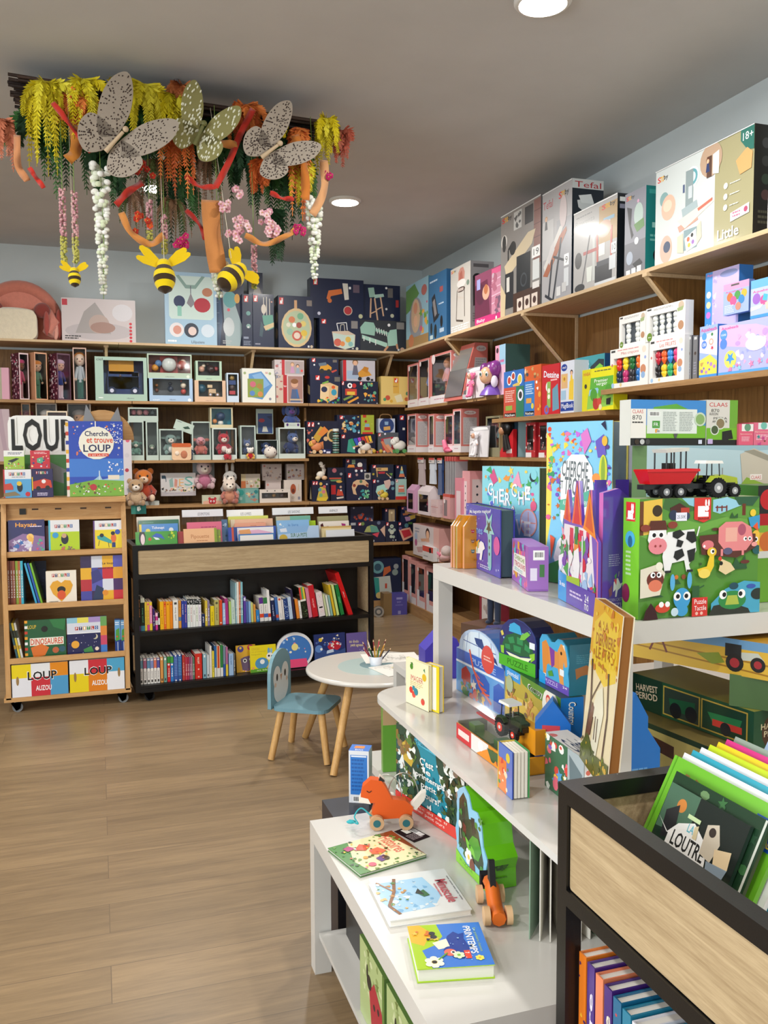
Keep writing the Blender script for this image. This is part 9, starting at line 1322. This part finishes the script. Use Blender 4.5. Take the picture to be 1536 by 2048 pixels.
def bunch(u, v0, v1, spread, cols, label, n=9, w=.042, name='foliage_bunch', cat='artificial foliage', y=None, up=0, leaf=24):
 y = y or GY - .12; a = PY(u, v0, y); e = PY(u, v1, y); L = a.z - e.z; b = B('leaf')
 n = int(n * 1.8) if n > 1 else 1
 for i in range(n):
  f = (i / max(n - 1, 1) - .5) * 2; dx = f * spread * R_.uniform(.5, 1.2); dy = R_.uniform(-.07, .05); l = L * R_.uniform(.35, 1.05)
  spray(b, [(dx * .2, dy * .3, 0), (dx * .6, dy * .8, -.12 * l + up), (dx * .95, dy, -.5 * l + up * .5), (dx, dy + R_.uniform(-.02, .02), -l)], w, R_.choice(cols), leaf)
 return b.build(name, None, (a.x, y, a.z), 0, 0, label, cat, 'foliage of the hanging garland')
YL = ('d8c414', 'e4d428', 'b8a810', 'e8dc3c'); OR = ('d8682c', 'e0803c', 'b85424'); GN = ('2c5428', '244a2c', '3a6a34', '1c3c20'); DR = ('7a5a40', '8a6a54', '5f6a3a')
for u, v0, v1, s, c, n, l in ((92, 165, 350, .14, YL, 14, 'biggest drooping yellow foliage at the left end of the garland'), (165, 160, 300, .10, YL, 8, 'yellow foliage right of the biggest left bunch'), (236, 168, 245, .06, YL, 6, 'short yellow foliage above the large left butterfly'), (290, 170, 300, .15, YL, 12, 'wide yellow foliage at the middle of the garland'), (340, 190, 300, .08, YL, 7, 'yellow foliage hanging above the orange tuft in the middle'), (552, 232, 290, .05, YL, 5, 'short yellow foliage beside the right butterfly'), (652, 238, 342, .05, YL, 8, 'yellow foliage at the right end of the garland'), (606, 330, 410, .06, YL, 6, 'yellow foliage under the orange gauze at right'),
 (125, 185, 250, .07, OR, 6, 'orange foliage tuft behind the left red ribbon'), (172, 200, 285, .06, OR, 7, 'orange foliage left of the large butterfly'), (6, 240, 362, .05, ('c87858', 'b86a4c'), 6, 'dusty orange spray cut by the left picture edge'), (362, 172, 240, .09, ('a85a30', 'c07040'), 7, 'rusty tuft below the middle ceiling hook'), (352, 250, 400, .09, OR, 8, 'long orange foliage hanging in the middle'), (490, 212, 290, .09, OR, 9, 'orange foliage tuft at the top of the long red ribbon'), (596, 258, 440, .06, OR, 9, 'long orange foliage near the right end'), (683, 262, 330, .035, ('b0604c', 'a8503c'), 5, 'faded red spray at the far right tip'), (518, 320, 390, .05, OR, 5, 'thin orange spray under the right butterfly')):
 bunch(u, v0, v1, s, c, l, n)
for u, v0, v1, s, n, l in ((180, 200, 400, .2, 12, 'dense dark fern filling the left middle of the garland'), (320, 220, 400, .2, 12, 'dense dark fern filling the centre of the garland'), (460, 240, 410, .2, 12, 'dense dark fern filling behind the long red ribbon'), (570, 260, 400, .14, 9, 'dense dark fern filling the right part of the garland'), (108, 215, 410, .06, 5, 'long green fern at the left behind yellow foliage'), (215, 300, 425, .12, 6, 'green fern below the large left butterfly'), (75, 230, 320, .14, 7, 'dark green fern behind the biggest yellow bunch'), (262, 230, 400, .14, 8, 'dark green fern at the middle left'), (355, 330, 490, .12, 7, 'green fern hanging low in the middle'), (430, 260, 420, .15, 8, 'dark green fern behind the sheer butterfly'), (520, 300, 470, .13, 8, 'green fern behind the pink blossoms'), (590, 300, 470, .12, 8, 'green fern at the right behind orange foliage'), (545, 420, 545, .03, 3, 'lowest green fern tip at the right of the pink blossoms')):
 bunch(u, v0, v1, s, GN, l, n, .06, y=GY + .04, leaf=30)
for u, v0, v1, s, l in ((310, 320, 490, .08, 'dried brown spray hanging above the middle bee'), (412, 310, 500, .06, 'dried brown spray above the right bee'), (262, 380, 470, .07, 'dried brown spray left of the middle bee'), (345, 400, 500, .08, 'olive brown spray hanging at the middle')): bunch(u, v0, v1, s, DR, l, 8, .022, y=GY - .03)
bunch(205, 195, 240, .02, GN, 'single green fern pointing up over the garland', 1, .07, y=GY + .02, leaf=30).rotation_euler = (pi * .97, .5, 0)
def strand(u, v0, v1, label, kind):
 y = GY - .16; a = PY(u, v0, y); L = a.z - PY(u, v1, y).z; t = B('fabric'); n = int(L / (.016 if kind == 'w' else .008))
 t.tube([(0, .06, 3.25 - a.z), (0, 0, 0), (.008, 0, -L * .5), (0, 0, -L)], .0018, '7a9a4a', 'leaf', 5)
 for i in range(n):
  f = i / n; z = -L * (f * .96 + .02)
  for q in range(4):
   an = R_.uniform(0, 6.3)
   if kind == 'w':
    r = .036 * (1 - .75 * f); s = .018 * (1 - .5 * f); c = R_.choice(('eeeee4', 'e2e8d4', 'f4f4ee', 'd8e2c0')); t.ell((r * cos(an), r * sin(an) * .8, z), s, s * .6, s * .8, c, seg=7, rings=5)
   else:
    r = .011; s = .0065; c = 'b8b458' if f > .62 else R_.choice(('c8949c', 'd8a8a8', 'b88088')); t.ell((r * cos(an), r * sin(an), z), s, s, s, c, seg=6, rings=4)
 t.build('flower_strand', None, (a.x, y, a.z), 0, 0, label, 'artificial flowers', 'flower strands of the garland')
strand(200, 325, 598, 'longest white wisteria strand, under the large left butterfly', 'w'); strand(628, 395, 565, 'white wisteria strand at the right end', 'w'); strand(437, 525, 600, 'short white wisteria tip beside the right bee', 'w')
for u, v0, v1, l in ((124, 375, 532, 'pink flower strand, left of the pair above the small bee'), (148, 380, 530, 'pink flower strand, right of the pair above the small bee'), (298, 400, 500, 'thin pink strand left of the middle bee string'), (328, 430, 512, 'thin pink strand just right of the middle bee string'), (508, 490, 580, 'pink strand dangling beside the right bee')): strand(u, v0, v1, l, 'p')
def blossom(u, v, n, r, cols, label):
 y = GY - .2; a = PY(u, v, y); b = B('fabric')
 for i in range(n):
  c = Vector((R_.uniform(-r, r), R_.uniform(-.02, .02), R_.uniform(-r, r)))
  for q in range(5): an = q * 1.257 + i; b.ell(c + Vector((.009 * cos(an), 0, .009 * sin(an))), .008, .003, .008, R_.choice(cols), seg=7, rings=4)
  b.ell(c + Vector((0, -.004, 0)), .003, .003, .003, 'd8a850', seg=5, rings=4)
 b.build('blossom_cluster', None, a, 0, 0, label, 'artificial flowers', 'blossom clusters of the garland')
PKC = ('e8b4bc', 'f0ccd0', 'd898a8'); MG = ('a81c54', 'c02c6a')
for u, v, n, r, c, l in ((453, 412, 9, .025, PKC, 'pink blossoms, upper left of the pink clusters'), (484, 452, 16, .035, PKC, 'pink blossoms in the centre, above the right bee'), (468, 472, 9, .03, PKC, 'pink blossoms lowest left of the clusters'), (535, 432, 12, .03, PKC, 'pink blossoms, upper right cluster'), (545, 458, 12, .03, PKC, 'pink blossoms, lowest right cluster'), (478, 385, 5, .02, PKC, 'small pink blossoms under the long red ribbon'), (360, 484, 9, .03, MG, 'magenta flowers right of the middle bee'), (598, 458, 8, .025, MG, 'magenta flowers beside the right white strand'), (655, 352, 5, .015, MG, 'small magenta flower at the far right'), (287, 445, 9, .04, ('a82c1c', 'c8401c', 'd8582c'), 'dark red flowers left of the middle'), (290, 335, 8, .04, ('98281c', 'b8341c'), 'dark red flowers behind the lamp glow'), (388, 235, 10, .03, ('e4e4cc', 'd8dcb0'), 'cream flowers beside the middle hook')): blossom(u, v, n, r, c, l)
def ribbon(pts, w, col, label, y=GY - .21, mat='fabric'):
 P = bez([PY(u, v, y + dy) for u, v, dy in pts], 10); b = B(mat); vs = []
 for i, p in enumerate(P):
  d = (P[min(i + 1, len(P) - 1)] - P[max(i - 1, 0)]).normalized(); s = Vector((d.z, 0, -d.x)).normalized() * w / 2 + Vector((0, .012 * sin(i * .5), 0)); vs += [p - s, p + s]
 b.add(vs, [(2 * i, 2 * i + 1, 2 * i + 3, 2 * i + 2) for i in range(len(P) - 1)], col, mat, True); o = b.build('ribbon', None, None, 0, 0, label, 'ribbon', 'ribbons of the garland'); m = o.modifiers.new('thickness', 'SOLIDIFY'); m.thickness = .0012
RD_ = 'c8382c'; OG = 'd08a48'
for pts, w, c, l in ((((105, 205, 0), (145, 255, 0), (182, 305, 0)), .022, RD_, 'red ribbon running down to the large left butterfly'), (((58, 335, 0), (72, 355, 0), (88, 376, 0)), .02, RD_, 'short red ribbon end at the lower left'), (((506, 218, 0), (480, 270, 0), (455, 330, 0), (430, 375, 0)), .03, RD_, 'long red ribbon slanting left of the right butterfly'), (((370, 352, .05), (400, 372, .05), (432, 374, 0)), .022, RD_, 'red ribbon joining the foot of the long one'), (((285, 365, .02), (255, 385, 0), (232, 410, 0)), .03, 'b03024', 'dark red ribbon below the lamp glow'), (((540, 385, 0), (565, 396, 0), (588, 398, 0)), .02, RD_, 'short red ribbon above the right pink blossoms'), (((372, 420, .03), (400, 450, .03), (410, 480, .03)), .02, 'a82c24', 'thin red ribbon behind the dried spray'),
 (((242, 425, 0), (262, 465, 0), (300, 488, 0), (328, 470, 0)), .03, OG, 'orange gauze ribbon looping above the middle bee'), (((420, 400, .04), (425, 470, .02), (437, 545, 0)), .085, 'c8844a', 'wide orange gauze ribbon hanging beside the right bee'), (((490, 470, 0), (530, 488, 0), (575, 470, 0), (590, 460, 0)), .026, OG, 'orange gauze ribbon looping under the pink blossoms'), (((415, 262, 0), (440, 285, 0), (475, 290, 0)), .035, OG, 'orange gauze ribbon across the sheer butterfly'), (((648, 320, .02), (648, 380, 0), (625, 430, 0)), .04, 'd8a070', 'peach gauze ribbon around the right white strand'), (((150, 250, .03), (152, 300, 0), (135, 320, 0)), .05, 'b8742c', 'ochre gauze ribbon behind the left red ribbon'), (((590, 270, 0), (608, 330, 0), (612, 400, 0)), .04, 'd07c34', 'orange gauze ribbon hanging near the right end'), (((34, 270, .02), (36, 330, 0), (55, 362, 0)), .03, 'c8885c', 'dusty orange ribbon at the left end of the garland')): ribbon(pts, w, c, l)
def butterfly(u, v, s, rot, label, col='a89c8e', dots='3a2c28', body='c8b090', sheer=0):
 y = GY - .24; a = PY(u, v, y); t = empty('fabric_butterfly', label, 'butterfly ornament', a); t.rotation_euler = (.15, rot, 0)
 for k in (-1, 1):
  for nm, pts in (('upper_wing', [(.01, .02), (.03, .12), (.08, .2), (.13, .225), (.155, .16), (.13, .06), (.06, -.03)]), ('lower_wing', [(.01, .02), (.07, .03), (.13, .01), (.135, -.05), (.10, -.10), (.05, -.11), (.01, -.05)])):
   P = bez([Vector((x * s * k, 0, z * s)) for x, z in pts + [pts[0]]], 4); b = B('fabric'); vs = [(p.x, (-.03 * abs(p.x) / .1), p.z) for p in P]; n = len(vs); q = [(x, yy + .008, z) for x, yy, z in vs]; f = list(range(n))
   b.add(vs + q, [f, [n + i for i in f][::-1]] + [(i, n + i, n + (i + 1) % n, (i + 1) % n) for i in range(n)], col)
   mx = sum(p[0] for p in vs) / n; mz = sum(p[2] for p in vs) / n
   for i in range(110 if not sheer else 40):
    p = vs[R_.randrange(n)]; g = sqrt(R_.random()) * .93; x, z = mx + (p[0] - mx) * g, mz + (p[2] - mz) * g; b.ell((x, -.3 * abs(x) - .001, z), .003 * (1 + sheer * .6), .0012, .0038 * (1 + sheer), dots, seg=5, rings=3)
   b.build(nm, t)
 B('paint').tube([(0, -.02, -.06 * s), (0, -.024, -.01 * s), (0, -.024, .045 * s)], [.012, .009, .008], body, seg=10).ell((0, -.024, .06 * s), .014, .012, .014, body, 'paint').build('body', t)
butterfly(232, 283, 1.15, radians(50) - .15, 'large dotted beige butterfly, left of two, with wooden body'); butterfly(541, 303, .95, radians(52), 'dotted beige butterfly at the right end of the garland')
butterfly(398, 270, .9, radians(25), 'sheer olive butterfly with white flowers between the two beige ones', '8f8a58', 'e8e8d0', '6a6a3c', 1)
def bee(u, v, s, rz, tiltz, label, sw=1):
 y = GY - .26; a = PY(u, v, y); t = empty('hanging_bee', label, 'bee ornament', a, rz); t.scale = (s, s, s); b = B('fabric')
 pr = [(.012, .06), (.032, .045), (.043, .02), (.046, -.005), (.042, -.03), (.03, -.055), (.004, -.075)]
 cs = ['e8cc14', '3c2c1c', 'e8cc14', '3c2c1c', 'e8cc14', '3c2c1c']
 X = Matrix.Rotation(tiltz, 4, 'Y') @ Matrix.Rotation(-.35, 4, 'X'); b.X = X
 for i, c in enumerate(cs): b.lathe([pr[i], pr[i + 1]], (0, 0, 0), c, seg=20)
 b.ell((0, 0, .06), .03, .03, .026, 'e8cc14'); b.build('body', t)
 for k, (dx, dz, L, w) in enumerate(((-.085, .075, .12, .02), (-.10, .03, .11, .018), (.085, .08, .12, .02), (.10, .06, .12, .018))):
  b = B('fabric'); d = Vector((dx, -.02, dz)).normalized(); p = Vector((0, 0, .045)); n = Vector((d.z, 0, -d.x)); L *= sw
  P = [p + d * L * f + n * g * w for f, g in ((.0, 0), (.3, .75), (.7, 1), (.95, .55), (1, 0), (.95, -.55), (.7, -1), (.3, -.75))]; P = [X @ q for q in P]; h = Vector((0, .005, 0)); b.add(P + [q + h for q in P], [list(range(8)), list(range(15, 7, -1))] + [(i, i + 8, (i + 1) % 8 + 8, (i + 1) % 8) for i in range(8)], 'e4c010'); b.build('wing', t)
 B('leaf').tube([(0, 0, .07), (0, .16, (3.25 - a.z) / s)], .0012, 'd8d0b8', seg=4).build('string', t)
bee(149, 556, .62, .1, 0, 'smallest yellow and brown hanging bee, at the left'); bee(329, 555, 1.12, 0, 0, 'middle hanging bee seen from below with four yellow wings', 1.1); bee(463, 555, 1.3, .3, radians(50), 'right hanging bee turned sideways, largest of the three', .8)
